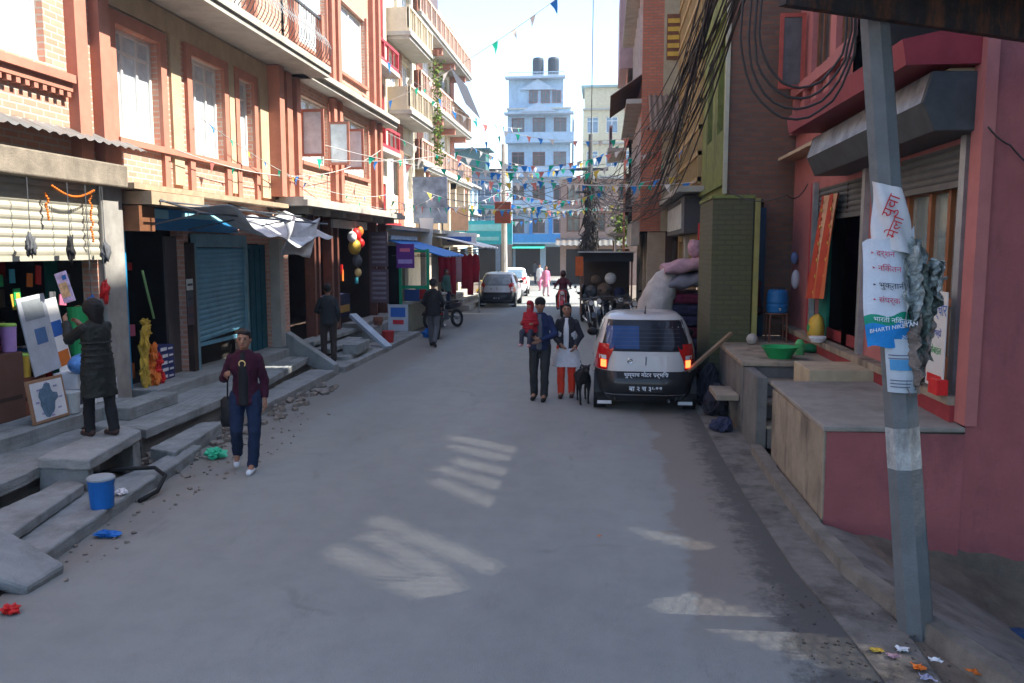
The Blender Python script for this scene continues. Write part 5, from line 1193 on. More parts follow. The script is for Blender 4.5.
for i, (x, z, r, c, nm) in enumerate(((-.45, 1.05, .22, greyC, 'grey'), (.0, 1.1, .26, C('sack_brown', (.15, .11, .08)), 'brown'), (.5, 1.0, .2, navy, 'navy'), (.2, 1.5, .2, whiteC, 'white'), (-.3, 1.45, .17, C('sack_brown', (.15, .11, .08)), 'small brown'))):
    o = MB().ball((x, 28.6, z), (r, r*.9, r)).build('sack', c, None, smooth=True); tag(o, nm+' sack heaped on the dark canopied cart', 'sack', 'sacks on the cart')

# ================================================================= PEOPLE
def remesh(o, vox, disp=0, sm=2):
    m = o.modifiers.new('remesh', 'REMESH'); m.mode = 'VOXEL'; m.voxel_size = vox; m.use_smooth_shade = True
    s = o.modifiers.new('smooth', 'SMOOTH'); s.factor = .6; s.iterations = sm
    if disp:
        tx = bpy.data.textures.get('folds') or bpy.data.textures.new('folds', 'CLOUDS'); tx.noise_scale = .09
        d = o.modifiers.new('folds', 'DISPLACE'); d.texture = tx; d.strength = disp*1.8; d.mid_level = .5
J0 = dict(hipL=(.09, 0, .90), kneeL=(.10, -.02, .49), ankL=(.10, .02, .09), hipR=(-.09, 0, .90), kneeR=(-.10, -.02, .49), ankR=(-.10, .02, .09),
          shL=(.145, 0, 1.34), elL=(.205, .03, 1.09), wrL=(.20, -.06, .85), shR=(-.145, 0, 1.34), elR=(-.205, .03, 1.09), wrR=(-.20, -.06, .85),
          neck=(0, 0, 1.42), head=(0, -.015, 1.56), toeL=(.11, -.14, .03), toeR=(-.11, -.14, .03))
def person(label, loc, rz, H=1.65, pose=None, top=None, bot=None, shoe=None, hem=.82, coat=False, skirt=None, hair='short', cap=None, vox=.012, fat=1.0, name='person', hands=True, hood=False, inner=None, sleeves=True, legs=True, puffy=False, group=None, cat='person'):
    J = {k: Vector(v) for k, v in J0.items()}
    for k, v in (pose or {}).items(): J[k] = Vector(v)
    t = thing(name, label, cat, loc, rz, group, local=True); k_ = H/1.68; t.scale = (k_,)*3
    hd = J['head']; nk = J['neck']; cx = (J['hipL']+J['hipR'])/2; sh = (J['shL']+J['shR'])/2
    b = MB()
    b.loft([(cx.x, cx.y, cx.z-.09, .10, .08), (cx.x, cx.y, cx.z, .15*fat, .105*fat), (cx.x*.6+sh.x*.4, cx.y*.6+sh.y*.4, cx.z+.2, .125*fat, .09*fat), (sh.x, sh.y, sh.z-.12, .15, .105), (sh.x, sh.y, sh.z+.03, .13, .085), (nk.x, nk.y, nk.z+.01, .06, .055)], 16)
    b.cap(nk-Vector((0, 0, .03)), hd-Vector((0, -.01, .06)), .052, .048)
    b.ball(hd, (.073, .092, .108)); b.ball(hd+Vector((0, -.03, -.055)), (.052, .055, .05))
    b.cap(hd+Vector((0, -.088, .01)), hd+Vector((0, -.107, -.02)), .011, .015, 8)
    for s in (-1, 1): b.ball(hd+Vector((s*.074, .005, -.005)), (.012, .022, .032), 8, 6)
    for S in 'LR':
        b.cap(J['sh'+S], J['el'+S], .047, .038); b.cap(J['el'+S], J['wr'+S], .038, .026)
        b.cap(J['hip'+S], J['knee'+S], .078, .052); b.cap(J['knee'+S], J['ank'+S], .052, .036); b.cap(J['ank'+S], J['toe'+S], .037, .03)
        if hands:
            d = (J['wr'+S]-J['el'+S]).normalized(); sd_ = Vector((1 if S == 'L' else -1, 0, 0)); sd_ = (sd_-d*sd_.dot(d)).normalized(); fw = d.cross(sd_); fw = fw if fw.y < 0 else -fw
            w = J['wr'+S]; pc = w+d*.045; b.cap(w, w+d*.075, .026, .03, 8)
            for i, (o_, L) in enumerate(((-.026, .060), (-.009, .070), (.009, .066), (.026, .05))):
                a = w+d*.085+fw*o_*-1; m = a+d*L*.5-sd_*.008; e = m+d*L*.4-sd_*.02; b.cap(a, m, .0085, .008, 6); b.cap(m, e, .008, .007, 6)
            a = w+d*.035+fw*.026; b.cap(a, a+d*.035+fw*.028-sd_*.008, .011, .009, 6)
    body = b.build('body', skinM, t, smooth=True); remesh(body, vox if vox > .009 else .007, 0, 1)
    for s in (-1, 1):
        MB().ball(hd+Vector((s*.03, -.083, .012)), (.012, .008, .007), 8, 6).build('eye', black, t); MB().cap(hd+Vector((s*.018, -.088, .03)), hd+Vector((s*.045, -.082, .032)), .005, .003, 5).build('eyebrow', hairM, t)
    MB().cap(hd+Vector((-.018, -.088, -.052)), hd+Vector((.018, -.088, -.052)), .006, .006, 6).build('mouth', C('lip', (.25, .07, .06)), t)
    if hair:
        h = MB(); h.ball(hd+Vector((0, .030, .030)), (.084, .090, .100)); h.ball(hd+Vector((.01, -.025, .085)), (.062, .050, .032))
        if hair == 'long': h.cap(hd+Vector((0, .07, 0)), hd+Vector((0, .10, -.24)), .075, .045)
        if hair == 'bun': h.ball(hd+Vector((0, .11, .05)), .05)
        if hair == 'big': h.ball(hd+Vector((0, .03, .02)), (.12, .125, .125)); h.cap(hd+Vector((0, .06, 0)), hd+Vector((0, .08, -.16)), .10, .08)
        ho = h.build('hair', hairM, t, smooth=True); remesh(ho, max(vox, .01), .012, 1)
        # keep the face clear: hair starts behind the forehead line
    if cap:
        h = MB(); h.ball(hd+Vector((0, .005, .055)), (.093, .105, .085)); 
        if cap[1] == 'hood': h.ball(hd+Vector((0, .04, .0)), (.11, .10, .135)); h.cap(hd+Vector((0, .05, -.05)), nk, .10, .10)
        if cap[1] == 'helmet': h.ball(hd+Vector((0, .005, .02)), (.125, .14, .14))
        ho = h.build('helmet' if cap[1] == 'helmet' else ('hood' if cap[1] == 'hood' else 'cap'), cap[0], t, smooth=True); remesh(ho, max(vox, .01), 0, 1)
    if bot and legs:
        g = MB(); g.loft([(cx.x, cx.y, cx.z-.11, .13, .10), (cx.x, cx.y, cx.z, .168*fat, .122*fat), (cx.x, cx.y, cx.z+.12, .145*fat, .108*fat)], 16)
        for S in 'LR':
            g.cap(J['hip'+S], J['knee'+S], .100, .074); a = J['ank'+S]; kn = J['knee'+S]; g.tube([kn, kn.lerp(a, .5), a-(kn-a)*.08], [.072, .068, .062], 12)
            g.ball(kn, .073)
        o = g.build('trousers', bot, t, smooth=True); remesh(o, max(vox, .01), .012, 2)
    if skirt:
        z0 = skirt[1]; g = MB().loft([(cx.x, cx.y, z0, .27, .20), (cx.x, cx.y, (z0+cx.z)/2, .235, .17), (cx.x, cx.y, cx.z+.05, .165, .12), (sh.x, sh.y, sh.z-.1, .165, .115), (sh.x, sh.y, sh.z+.03, .12, .08)], 20)
        o = g.build('tunic', skirt[0], t, smooth=True); remesh(o, max(vox, .01), .015, 2)
    if top:
        g = MB(); f2 = 1.12 if puffy else 1
        fl_ = 1.12 if hem < .7 else 1.0
        g.loft([(cx.x, cx.y, hem, .178*f2*fl_*fat, .14*f2*fl_*fat), (cx.x, cx.y, max(cx.z, hem+.03), .18*f2*fat, .135*f2*fat), (cx.x*.5+sh.x*.5, cx.y*.5+sh.y*.5, cx.z+.24, .148*f2*fat, .122*f2*fat), (sh.x, sh.y, sh.z-.12, .170*f2, .125*f2), (sh.x, sh.y, sh.z-.01, .165*f2, .108*f2), (sh.x, sh.y, sh.z+.045, .14*f2, .092*f2), (nk.x, nk.y, nk.z+.02, .075, .068)], 18)
        if puffy:
            for z in [hem+.04+.075*k for k in range(int((sh.z-.1-hem)/.075))]:
                q2 = (z-hem)/(sh.z-hem); g.loft([(cx.x, cx.y, z, .10, .08), (cx.x, cx.y, z+.02, (.225-.03*q2)*fat, (.168-.02*q2)*fat), (cx.x, cx.y, z+.04, .10, .08)], 18)
        if sleeves:
            for S in 'LR':
                q = 1.2 if puffy else 1
                g.cap(J['sh'+S], J['el'+S], .060*q, .053*q); g.tube([J['el'+S], J['el'+S].lerp(J['wr'+S], .93)], [.056*q, .043*q], 12); g.ball(J['el'+S], .056*q)
        o = g.build('coat' if coat else 'jacket', top, t, smooth=True); remesh(o, max(vox, .01), .014, 2)
    if inner:
        g = MB(); g.loft([(cx.x, cx.y-.045, hem+.01, .075, .11), (cx.x, cx.y-.045, cx.z+.2, .07, .10), (sh.x, sh.y-.05, sh.z-.1, .065, .098), (nk.x, nk.y-.03, nk.z, .05, .06)], 14)
        o = g.build('shirt', inner, t, smooth=True); remesh(o, max(vox, .01), .006, 1)
    for S in 'LR':
        a, e = J['ank'+S], J['toe'+S]; g = MB().cap(a+Vector((0, .03, -.045)), e, .046, .038, 10); g.cap(a+Vector((0, .01, .0)), a+Vector((0, .0, -.05)), .045, .045)
        o = g.build('shoe', shoe or C('shoe_black', (.02, .018, .018)), t, smooth=True); remesh(o, max(vox, .01), 0, 1)
    return t
walk = dict(hipL=(.09, 0, .9), kneeL=(.10, -.14, .50), ankL=(.09, -.16, .10), toeL=(.09, -.31, .03), kneeR=(-.09, .02, .49), ankR=(-.08, .22, .16), toeR=(-.08, .12, .03))
maroonJ = C('maroon_jacket', (.045, .008, .022), .85, bump=.4); denim = C('denim', (.014, .026, .062), .9, bump=.3); blackC = C('black_cloth', (.018, .018, .020), .9); coatM = mat('puffy_olive', (.018, .021, .018), .6, .3, 6, .6, bscale=14)
p = person('young person walking in a maroon jacket and blue jeans with a black shoulder bag', (-3.98, 8.75, 0), R_(12), 1.62,
           dict(walk, kneeL=(.10, -.06, .50), ankL=(.06, -.04, .09), toeL=(.05, -.20, .03), kneeR=(-.10, -.08, .52), ankR=(-.15, .16, .2), toeR=(-.15, .08, .06), elR=(-.25, .05, 1.10), wrR=(-.17, -.17, 1.17), elL=(.205, .06, 1.09), wrL=(.215, -.0, .85), head=(.01, -.03, 1.555)), maroonJ, denim, C('white_shoe', (.62, .65, .68)), .80, hair='short', vox=.009, inner=blackC, fat=.90)
bg_ = MB().loft([(-.24, .02, .50, .10, .05), (-.24, .02, .55, .12, .07), (-.24, .02, .80, .11, .06), (-.22, .01, .84, .08, .03)], 14); bo = bg_.build('handbag', C('bag_black', (.015, .015, .017), .5), None, smooth=True)
bo.scale = (.8, .8, 1.0); bo.location = (-3.98, 8.75, .02); bo.rotation_euler = (0, 0, R_(12)); tag(bo, 'black shoulder bag at the hip of the person in maroon', 'bag')
LOCAL.add(bo.name)
mb = MB(); mb.tube([(-.24, -.03, .82), (-.22, -.06, 1.1), (-.16, -.0, 1.43)], .012, 5); s_ = mb.build('strap', black, bo)
nc = MB().ring((0, -.125, 1.29), .035, .007, 'y', 14, 5).build('pendant', C('gold', (.7, .5, .2), .4), None); nc.parent = p
p = person('person in a long dark puffy coat reaching up to the hanging goods', (-5.50, 8.40, .455), R_(-112), 1.50, dict(elL=(.19, -.24, 1.20), wrL=(.10, -.42, 1.40), elR=(-.19, -.24, 1.18), wrR=(-.12, -.44, 1.34), head=(.0, -.05, 1.56), hipL=(.08, 0, .9), hipR=(-.08, 0, .9), kneeL=(.09, -.08, .49), ankL=(.09, -.08, .09), toeL=(.09, -.22, .03), kneeR=(-.09, .06, .49), ankR=(-.09, .12, .09), toeR=(-.09, -.02, .03)), coatM, blackC, C('shoe_brown', (.06, .035, .03)), .50, coat=True, hair='big', vox=.010, puffy=True)
mg = thing('magazine', 'bright coloured packet held up by the person in the puffy coat', 'packet', (-5.85, 8.4, 1.9))
MB().obox((-5.93, 8.55, 2.08), (.17, .012, .34), (.1, -.25, -.25)).build('packet', mat('packet_lilac', (.52, .45, .70), .4, .5, 12), mg)
MB().obox((-5.93, 8.541, 2.05), (.12, .006, .16), (.1, -.25, -.25)).build('print', mat('packet_print', (.65, .45, .25), .5, .6, 18), mg); MB().obox((-5.92, 8.53, 2.19), (.06, .006, .05), (.1, -.25, -.25)).build('print', blueC, mg)
person('man in dark clothes standing with his back turned beside the brown posts', (-5.75, 16.75, .12), R_(200), 1.66, dict(elL=(.24, -.05, 1.1), wrL=(.12, -.2, 1.05)), C('jacket_dark', (.022, .026, .03)), C('trousers_brown', (.05, .038, .034)), None, .82, vox=.014)
person('man in a black jacket and grey trousers walking away along the left kerb', (-4.36, 20.8, 0), R_(178), 1.74, dict(walk, elL=(.26, -.02, 1.1), wrL=(.18, -.16, .98), elR=(-.26, -.02, 1.1), wrR=(-.18, -.16, .98)), blackC, C('trousers_grey', (.10, .105, .12)), None, .78, vox=.014, fat=1.1, cap=(blackC, 'cap'))
mw = dict(kneeL=(.09, -.10, .49), ankL=(.08, -.10, .10), toeL=(.08, -.25, .03), kneeR=(-.10, -.04, .49), ankR=(-.10, .02, .10), toeR=(-.11, -.13, .03))
person('man in a dark cap and blue jacket walking with a small child on his arm', (-1.05, 13.6, 0), R_(-3), 1.70, dict(mw, elR=(-.25, -.06, 1.10), wrR=(-.08, -.26, 1.06), elL=(.25, -.04, 1.09), wrL=(.02, -.24, 1.0)), mat('jacket_blue', (.014, .024, .07), .8, .5, 5), C('trousers_black', (.022, .024, .027)), None, .84, vox=.010, cap=(blackC, 'cap'), inner=C('shirt_grey', (.12, .13, .15)))
person('small child in a red hooded top carried on the man\'s arm', (-1.20, 13.36, .66), R_(-25), .98, dict(kneeL=(.13, -.22, .86), ankL=(.13, -.26, .55), toeL=(.14, -.36, .50), kneeR=(-.13, -.22, .86), ankR=(-.13, -.24, .55), toeR=(-.14, -.34, .50), head=(0, -.01, 1.60), wrL=(.2, -.2, 1.1), wrR=(-.16, -.2, 1.1)), C('hood_red', (.30, .015, .025), .85), C('child_trousers', (.04, .04, .06)), C('child_shoe', (.55, .3, .3)), .84, vox=.012, cap=(C('hood_red', (.30, .015, .025)), 'hood'), hair=None, fat=1.15, name='person', cat='child', puffy=True)
person('woman in white tunic, dark cardigan and orange-red trousers walking beside the man', (-.62, 13.9, 0), R_(-4), 1.60, dict(mw, kneeL=(.09, -.04, .49), ankL=(.09, .03, .10), toeL=(.10, -.12, .03), kneeR=(-.09, -.10, .49), ankR=(-.09, -.08, .10), toeR=(-.09, -.23, .03), elR=(-.24, -.02, 1.10), wrR=(-.08, -.2, .96), elL=(.25, .02, 1.1), wrL=(.16, -.16, .93)), C('cardigan', (.022, .022, .028), .9), C('trousers_orange', (.62, .045, .02), .8), C('sandal', (.06, .03, .03)), .74, vox=.010, skirt=(C('tunic_white', (.50, .49, .52), .85), .56), inner=C('scarf_white', (.55, .54, .56)), hair='long')
def scoot(label, loc, rz):
    s = motorbike('scooter', label, loc, rz, C('scooter_red', (.5, .02, .02), .35, coat=.4), 0); s['category'] = 'scooter'
    MB().hexa([(-.2, .35, .35), (.2, .35, .35), (.16, .48, .35), (-.16, .48, .35), (-.17, .30, .98), (.17, .30, .98), (.1, .42, 1.0), (-.1, .42, 1.0)]).build('front_shield', C('scooter_red', (.5, .02, .02)), s, bevel=.03)
    return s
scoot('red scooter with a rider coming down the middle of the street', (-1.55, 31, 0), R_(180))
ride = dict(hipL=(.09, .05, .92), hipR=(-.09, .05, .92), kneeL=(.20, -.30, .74), ankL=(.18, -.22, .34), toeL=(.18, -.36, .30), kneeR=(-.20, -.30, .74), ankR=(-.18, -.22, .34), toeR=(-.18, -.36, .30), elL=(.27, -.2, 1.16), wrL=(.28, -.34, 1.1), elR=(-.27, -.2, 1.16), wrR=(-.28, -.34, 1.1))
person('helmeted rider in dark red sitting on the red scooter', (-1.55, 31.2, -.02), 0, 1.7, ride, C('rider_maroon', (.10, .02, .03)), blackC, None, .88, vox=.018, cap=(C('helmet_dark', (.06, .02, .02), .3), 'helmet'), hair=None)
person('distant person in pink standing at the bend of the street', (-3.1, 44, 0), R_(20), 1.62, walk, C('pink_cloth', (.55, .18, .28)), C('pink_pale', (.5, .35, .4)), None, .5, vox=.022, hair='long', coat=True)
person('distant person in white and pink right behind the one in pink', (-3.9, 50, 0), R_(-20), 1.6, walk, whiteC, C('pink_cloth', (.55, .18, .28)), None, .6, vox=.022)
person('distant pedestrian in grey near the green awning doorway', (-5.0, 60, 0), R_(160), 1.65, walk, greyC, navy, None, .8, vox=.022)
person('person with dark hair and brown shawl sitting behind the parked white hatchback', (1.0, 17.8, .15), R_(190), 1.5, None, C('shawl_brown', (.05, .025, .02)), blackC, None, .6, vox=.014, hair='big', fat=1.2)
sit = dict(hipL=(.09, .06, .50), hipR=(-.09, .06, .50), kneeL=(.12, -.32, .54), ankL=(.11, -.34, .14), toeL=(.12, -.48, .08), kneeR=(-.12, -.32, .54), ankR=(-.11, -.34, .14), toeR=(-.12, -.48, .08), shL=(.17, .0, .97), shR=(-.17, 0, .97), neck=(0, 0, 1.03), head=(0, -.06, 1.17), elL=(.22, -.06, .72), wrL=(.12, -.26, .66), elR=(-.22, -.06, .72), wrR=(-.12, -.26, .66))
person('person in dark red sitting in the doorway next to the blue water barrel', (2.5, 14.55, .99), R_(-60), 1.62, sit, C('shawl_wine', (.055, .012, .014)), blackC, None, .44, vox=.012, cap=(C('shawl_wine', (.055, .012, .014)), 'cap'))
person('man standing in the dark of the shop doorway behind the hanging goods', (-7.6, 11.9, .5), R_(70), 1.62, None, C('jacket_dim', (.06, .06, .055)), navy, None, .8, vox=.014)
for i, (x, y, c, lb) in enumerate(((-5.9, 30.6, C('vendor_green', (.04, .12, .10)), 'vendor in green standing under the far end of the blue awning'), (-6.2, 32.2, C('vendor_grey', (.2, .2, .22)), 'person in grey beside the rack of red clothes'))):
    person(lb, (x, y, .15), R_(60+i*80), 1.6, None, c, navy, None, .8, vox=.02)

# dog
dg_ = thing('dog', 'black dog walking beside the woman in orange-red trousers', 'dog', (-.33, 13.45, 0), R_(8), local=True)
b = MB()      # local: nose towards -y
b.tube([(0, -.26, .44), (0, -.2, .43), (0, -.05, .41), (0, .12, .43), (0, .24, .45), (0, .29, .45)], [.05, .105, .11, .085, .085, .04], 14)
b.cap((0, -.24, .47), (0, -.36, .58), .075, .055); b.ball((0, -.40, .61), (.06, .075, .06)); b.cap((0, -.44, .595), (.0, -.53, .575), .038, .025, 8)
for s in (-1, 1):
    b.cap((s*.045, -.39, .65), (s*.075, -.37, .68), .022, .008, 6)
    b.cap((s*.07, -.19, .38), (s*.07, -.17, .22), .045, .024, 8); b.cap((s*.07, -.17, .22), (s*.07, -.20+.06*s, .04), .022, .017, 8); b.cap((s*.07, -.19+.06*s, .025), (s*.07, -.24+.06*s, .022), .022, .02, 6)
    b.cap((s*.07, .22, .42), (s*.07, .15, .27), .065, .035, 8); b.cap((s*.07, .15, .27), (s*.07, .26+.04*s, .17), .032, .022, 8); b.cap((s*.07, .26+.04*s, .17), (s*.07, .22+.04*s, .03), .02, .017, 8); b.cap((s*.07, .22+.04*s, .025), (s*.07, .17+.04*s, .022), .022, .019, 6)
b.tube([(0, .27, .47), (0, .36, .5), (0, .42, .58), (0, .40, .64)], [.028, .022, .016, .008], 8)
o = b.build('body', mat('dog_fur', (.012, .012, .013), .7, .3, 30, .4), dg_, smooth=True); remesh(o, .009, 0, 2)

# ================================================================= GOODS AND SMALL THINGS, LEFT
def box_thing(name, label, cat, c, size, rot, m, marks=(), group=None, bevel=.006):
    t = thing(name, label, cat, c, 0, group, local=True, rot=rot)
    MB().obox((0, 0, size[2]/2), size).build('body', m, t, bevel=bevel)
    for i, (u0, u1, v0, v1, mm) in enumerate(marks):   # marks on the street face (+x) or front (-y): fractions
        MB().box(size[0]/2, size[0]/2+.003, (u0-.5)*size[1], (u1-.5)*size[1], v0*size[2], v1*size[2]).build('print', mm, t)
    return t
ink = C('ink_dark', (.05, .05, .07), .7); inkb = C('ink_blue', (.03, .12, .42), .6); inkr = C('ink_red', (.5, .03, .05), .6)
tl = .12
pf_ = box_thing('framed_picture', 'framed picture of a blue-grey shape leaning on the shop ledge at the left edge', 'picture', (-6.35, 8.78, .525), (.03, .62, .50), (0, -.15, 0), C('frame_wood', (.30, .17, .10)), [(.06, .94, .07, .93, whiteC)])
mb = MB(); rr = random.Random(2); cs_ = []
for k in range(22): a = 2*math.pi*k/22; r_ = .15*(1+.22*rr.uniform(-1, 1)); cs_.append((.020, -.02+r_*math.cos(a), .25+r_*1.15*math.sin(a)))
mb.prism(cs_, (.002, 0, 0)); mb.build('painted_shape', mat('paint_greyblue', (.10, .17, .24), .7, .4, 12), pf_)
for k in range(8): a = k*.8; MB().box(.0195, .0215, .2*math.cos(a)-.03, .2*math.cos(a)+.03, .25+.19*math.sin(a)-.01, .25+.19*math.sin(a)+.01).build('painted_leaf', mat('paint_lilac', (.3, .28, .45), .7, .3), pf_)
def bucket(name, label, c, r, h, m, lid=None, cat='bucket', handle=True):
    t = thing(name, label, cat, c); x, y, z = c
    MB().lathe(c, [(r*.84, 0), (r*.86, .01), (r*.97, h*.9), (r, h*.92), (r, h)], 24).build('body', m, t, smooth=False, bevel=.004)
    if lid: MB().lathe((x, y, z+h), [(r*1.04, 0), (r*1.04, .015), (r*.9, .03), (.02, .035)], 24).build('lid', lid, t)
    if handle: MB().tube([(x+r*math.cos(a)*1.02, y+.02, z+h*.92-abs(math.sin(a))*h*.45) for a in [math.pi*k/12 for k in range(13)]], .004, 4).build('handle', steel, t)
    return t
bucket('bucket', 'blue bucket with a white lid standing on the lowest terrace slab', (-4.60, 6.98, .12), .118, .27, blueC, C('lid_white', (.30, .33, .34), .6))
bucket('bucket', 'small white plastic tub between the framed picture and the cartons', (-6.42, 9.22, .525), .12, .26, C('tub_white', (.42, .45, .45), .4), None)
bucket('bucket', 'small red bucket on the steps by the standing notice board', (-5.5, 20.6, .12), .16, .3, C('bucket_red', (.35, .03, .03)), None)
for i, (y, z, s_, r, m1, mk, lb) in enumerate((
    (9.62, .525, (.3, .42, .24), 0, whiteC, [(.1, .45, .2, .8, ink), (.6, .9, .3, .7, inkr)], 'lower left printed white carton inside the half-open shutter shop'),
    (9.62, .77, (.3, .40, .20), .1, whiteC, [(.2, .8, .3, .7, ink)], 'upper printed white carton stacked left of the green roll'),
    (10.08, .525, (.3, .40, .28), -.1, whiteC, [(.1, .5, .3, .8, ink), (.6, .85, .2, .8, C('ink_violet', (.2, .05, .2)))], 'lower right printed white carton beside the puffy coat'),
    (10.05, .81, (.28, .36, .18), .05, paper, [(.2, .7, .3, .7, ink)], 'small paper carton on top of the right stack in the shop'),
    (9.1, .525, (.3, .5, .45), 0, C('crate_brown', (.20, .07, .04)), [(.0, 1, .4, .5, darkB)], 'reddish brown crate behind the framed picture'),
    (8.7, .525, (.32, .5, .78), 0, C('crate_dark', (.12, .06, .045)), [(.1, .9, .3, .36, darkB)], 'dark wooden crate at the far left edge of the shop'))):
    box_thing('carton' if i < 4 else 'crate', lb, 'carton' if i < 4 else 'crate', (-6.62 if i < 4 else -6.95, y, z), s_, (0, 0, r), m1, mk, 'goods in the half-open shutter shop')
for i, (y, z, r, h, m, lb) in enumerate(((8.55, 1.31, .10, .34, pinkC, 'pink plastic container on the dark crate'), (8.85, 1.31, .09, .30, C('lilac_plastic', (.4, .25, .55)), 'lilac plastic container on the dark crate'), (9.05, .98, .10, .26, yellow, 'yellow plastic container on the brown crate'))):
    bucket('container', lb, (-6.88, y, z), r, h, m, C('cap_green', (.3, .5, .1)), 'container', False)
for i, (y, w_, h, z, rx, m, mk, lb) in enumerate(((9.32, .5, .95, 1.0, .10, C('board_grey', (.42, .45, .50), .6), [(.15, .85, .7, .95, C('grid_grey', (.25, .28, .3))), (.35, .75, .38, .58, C('print_slate', (.08, .16, .32)))], 'grey printed sheet with a blue square leaning in the shop'),
     (9.68, .26, .95, .95, .12, C('board_white', (.8, .8, .78)), [(.1, .9, .1, .3, orangeC), (.1, .9, .5, .7, inkb)], 'narrow white and orange board leaning beside the grey sheet'))):
    box_thing('printed_board', lb, 'board', (-6.75, y, z), (.02, w_, h), (rx, -.12, 0), m, mk)
gr = thing('plastic_roll', 'upright roll of green plastic behind the puffy coat', 'roll', (-6.7, 10.0, .98)); MB().tube([(-6.75, 9.98, .98), (-6.8, 10.04, 1.75)], .13, 16).build('roll', greenC, gr, smooth=False); MB().tube([(-6.80, 10.04, 1.751), (-6.802, 10.042, 1.756)], .04, 12).build('core', cardb, gr)
o = MB().ball((-6.45, 9.55, 1.08), (.14, .22, .13), 14, 10).build('plastic_bag', mat('bag_blue', (.10, .25, .55), .35, .6, 9, .5), None, smooth=True); tag(o, 'blue and white plastic bag lying on the printed cartons', 'bag')
MB(fl).box(10.12, 10.34, -.6, -.56, .55, 2.4).build('teal_panel', C('teal_panel2', (.01, .14, .11)), b1)
def lump(c, r, seed, amt=.55):
    def f(u, v):
        a = 2*math.pi*u; b_ = math.pi*v; d0 = Vector((math.cos(a)*math.sin(b_), math.sin(a)*math.sin(b_), math.cos(b_))); q = noise.noise(d0*1.7+Vector((seed*3.1, 0, 0)))+.6*noise.noise(d0*4+Vector((0, seed, 0))); d0 *= 1+amt*q
        return (c[0]+d0.x*r[0], c[1]+d0.y*r[1], c[2]+d0.z*r[2])
    return MB().grid(f, 22, 14)
# garlands and hanging goods
def garland(lb, x, y, z0, z1, m, r=.016):
    mb = MB(); n = int((z1-z0)/.03)
    for k in range(n): mb.ball((x+.012*math.sin(k), y+.012*math.cos(k*1.7), z0+k*.03), r, 8, 5)
    o = mb.build('garland', m, None, smooth=True); tag(o, lb, 'garland', 'marigold garlands')
tx_ = bpy.data.textures.new('crumple', 'VORONOI'); tx_.noise_scale = .05
mari = C('marigold', (.60, .16, .02), .8)
garland('short marigold garland hanging over the pale roller shutter', -6.58, 9.25, 2.85, 3.2, mari); garland('longer marigold garland hanging beside the concrete post', -6.55, 10.05, 2.6, 3.25, mari)
mb = MB()
for k in range(22): t = k/21; mb.ball((-6.5, 9.25+t*.8, 3.24-.10*math.sin(math.pi*t)), .016, 8, 5)
tag(mb.build('garland', mari, None, smooth=True), 'orange garland swag strung under the awning slab', 'garland', 'marigold garlands')
for i, (y, z, lb, m, s_) in enumerate(((8.75, 2.55, 'dark cloth bundle hanging left on the pale shutter', greyC, .055), (9.45, 2.5, 'dark bag hanging from a string before the pale shutter', blackC, .05), (10.15, 2.45, 'dark bag hanging next to the concrete post', greyC, .06), (10.1, 1.95, 'red and white ribboned packet hanging in the shop opening', red, .06), (9.8, 1.75, 'blue and white packet hanging near the green roll', blueC, .05))):
    t = thing('hanging_bag', lb, 'bag', (-6.45, y, z)); lump((-6.45, y, z), (s_*.7, s_*1.0, .13), i+3, .8).build('bag', m, t, smooth=True, bevel=0); MB().tube([(-6.45, y, z+.15), (-6.45, y, 3.3)], .006, 4).build('string', steelD, t)
o = MB().box(-6.45, -6.40, 10.45, 10.55, 2.15, 2.6).build('x', dark, None) if False else None
# shop two goods by the blue frame
for i, (y, z, s_, m, lb) in enumerate(((11.12, .95, (.07, .07, .42), yellow, 'tall yellow bag standing against the blue door frame'), (11.3, .80, (.07, .08, .30), orangeC, 'orange bag standing next to the tall yellow bag'), (11.48, .72, (.07, .06, .22), red, 'red bag standing right of the orange bag'), (11.2, 1.38, (.06, .06, .12), yellow, 'yellow packet hanging above the tall yellow bag'))):
    t = thing('goods_bag', lb, 'bag', (-6.55, y, z), group='bags by the blue door frame')
    for k in range(3): lump((-6.55+.02*math.sin(k*4+i), y+.03*math.sin(k*3+i), z-s_[2]*.66+s_[2]*.66*k), (s_[0]*.8, s_[1]*1.0, s_[2]*.36), i*5+k, .9).build('packet', m, t, smooth=False)
t = thing('cloth_strip', 'green cloth strip hanging by the blue door frame', 'cloth', (-6.55, 11.15, 1.6)); MB().beam((-6.5, 11.08, 2.2), (-6.45, 11.24, 1.5), .035, .02).build('strip', C('strip_green', (.16, .26, .10)), t, bevel=.01)
for k in range(5):
    box_thing('packet', ['lowest', 'second lowest', 'middle', 'second highest', 'topmost'][k]+' blue and white packet in the stack in the dark doorway', 'packet', (-6.75, 11.85+.02*(k % 2), .525+.105*k), (.26, .42, .095), (0, 0, .05*(k % 2)), C('packet_navy', (.03, .04, .15)), [(.08, .5, .25, .75, whiteC), (.6, .9, .3, .6, whiteC)], 'stack of packets in the doorway')
for k, z in enumerate((1.75, 1.5, 1.2)):
    box_thing('notice', ['white notice card', 'dark poster', 'lower dark poster'][k]+' fixed on the dark post right of the doorway', 'notice', (-6.52, 12.45, z+.1), (.01, .2, .18+.06*k), (0, 0, 0), [paper, greyC, C('poster_dim', (.1, .06, .07))][k], [(.1, .9, .4, .6, ink)])
MB(fl).box(12.3, 12.66, -.16, -.12, .5, 2.7).build('poster_panel', C('panel_greybrown', (.10, .085, .08)), b1)
G6 = 'small goods packed on the shelves of the half-open shutter shop'; rr = random.Random(17)
pal = [red, yellow, blueC, whiteC, pinkC, orangeC, greenC, C('goods_cyan', (.05, .35, .45)), C('goods_violet', (.18, .06, .3)), cardb, greyC]
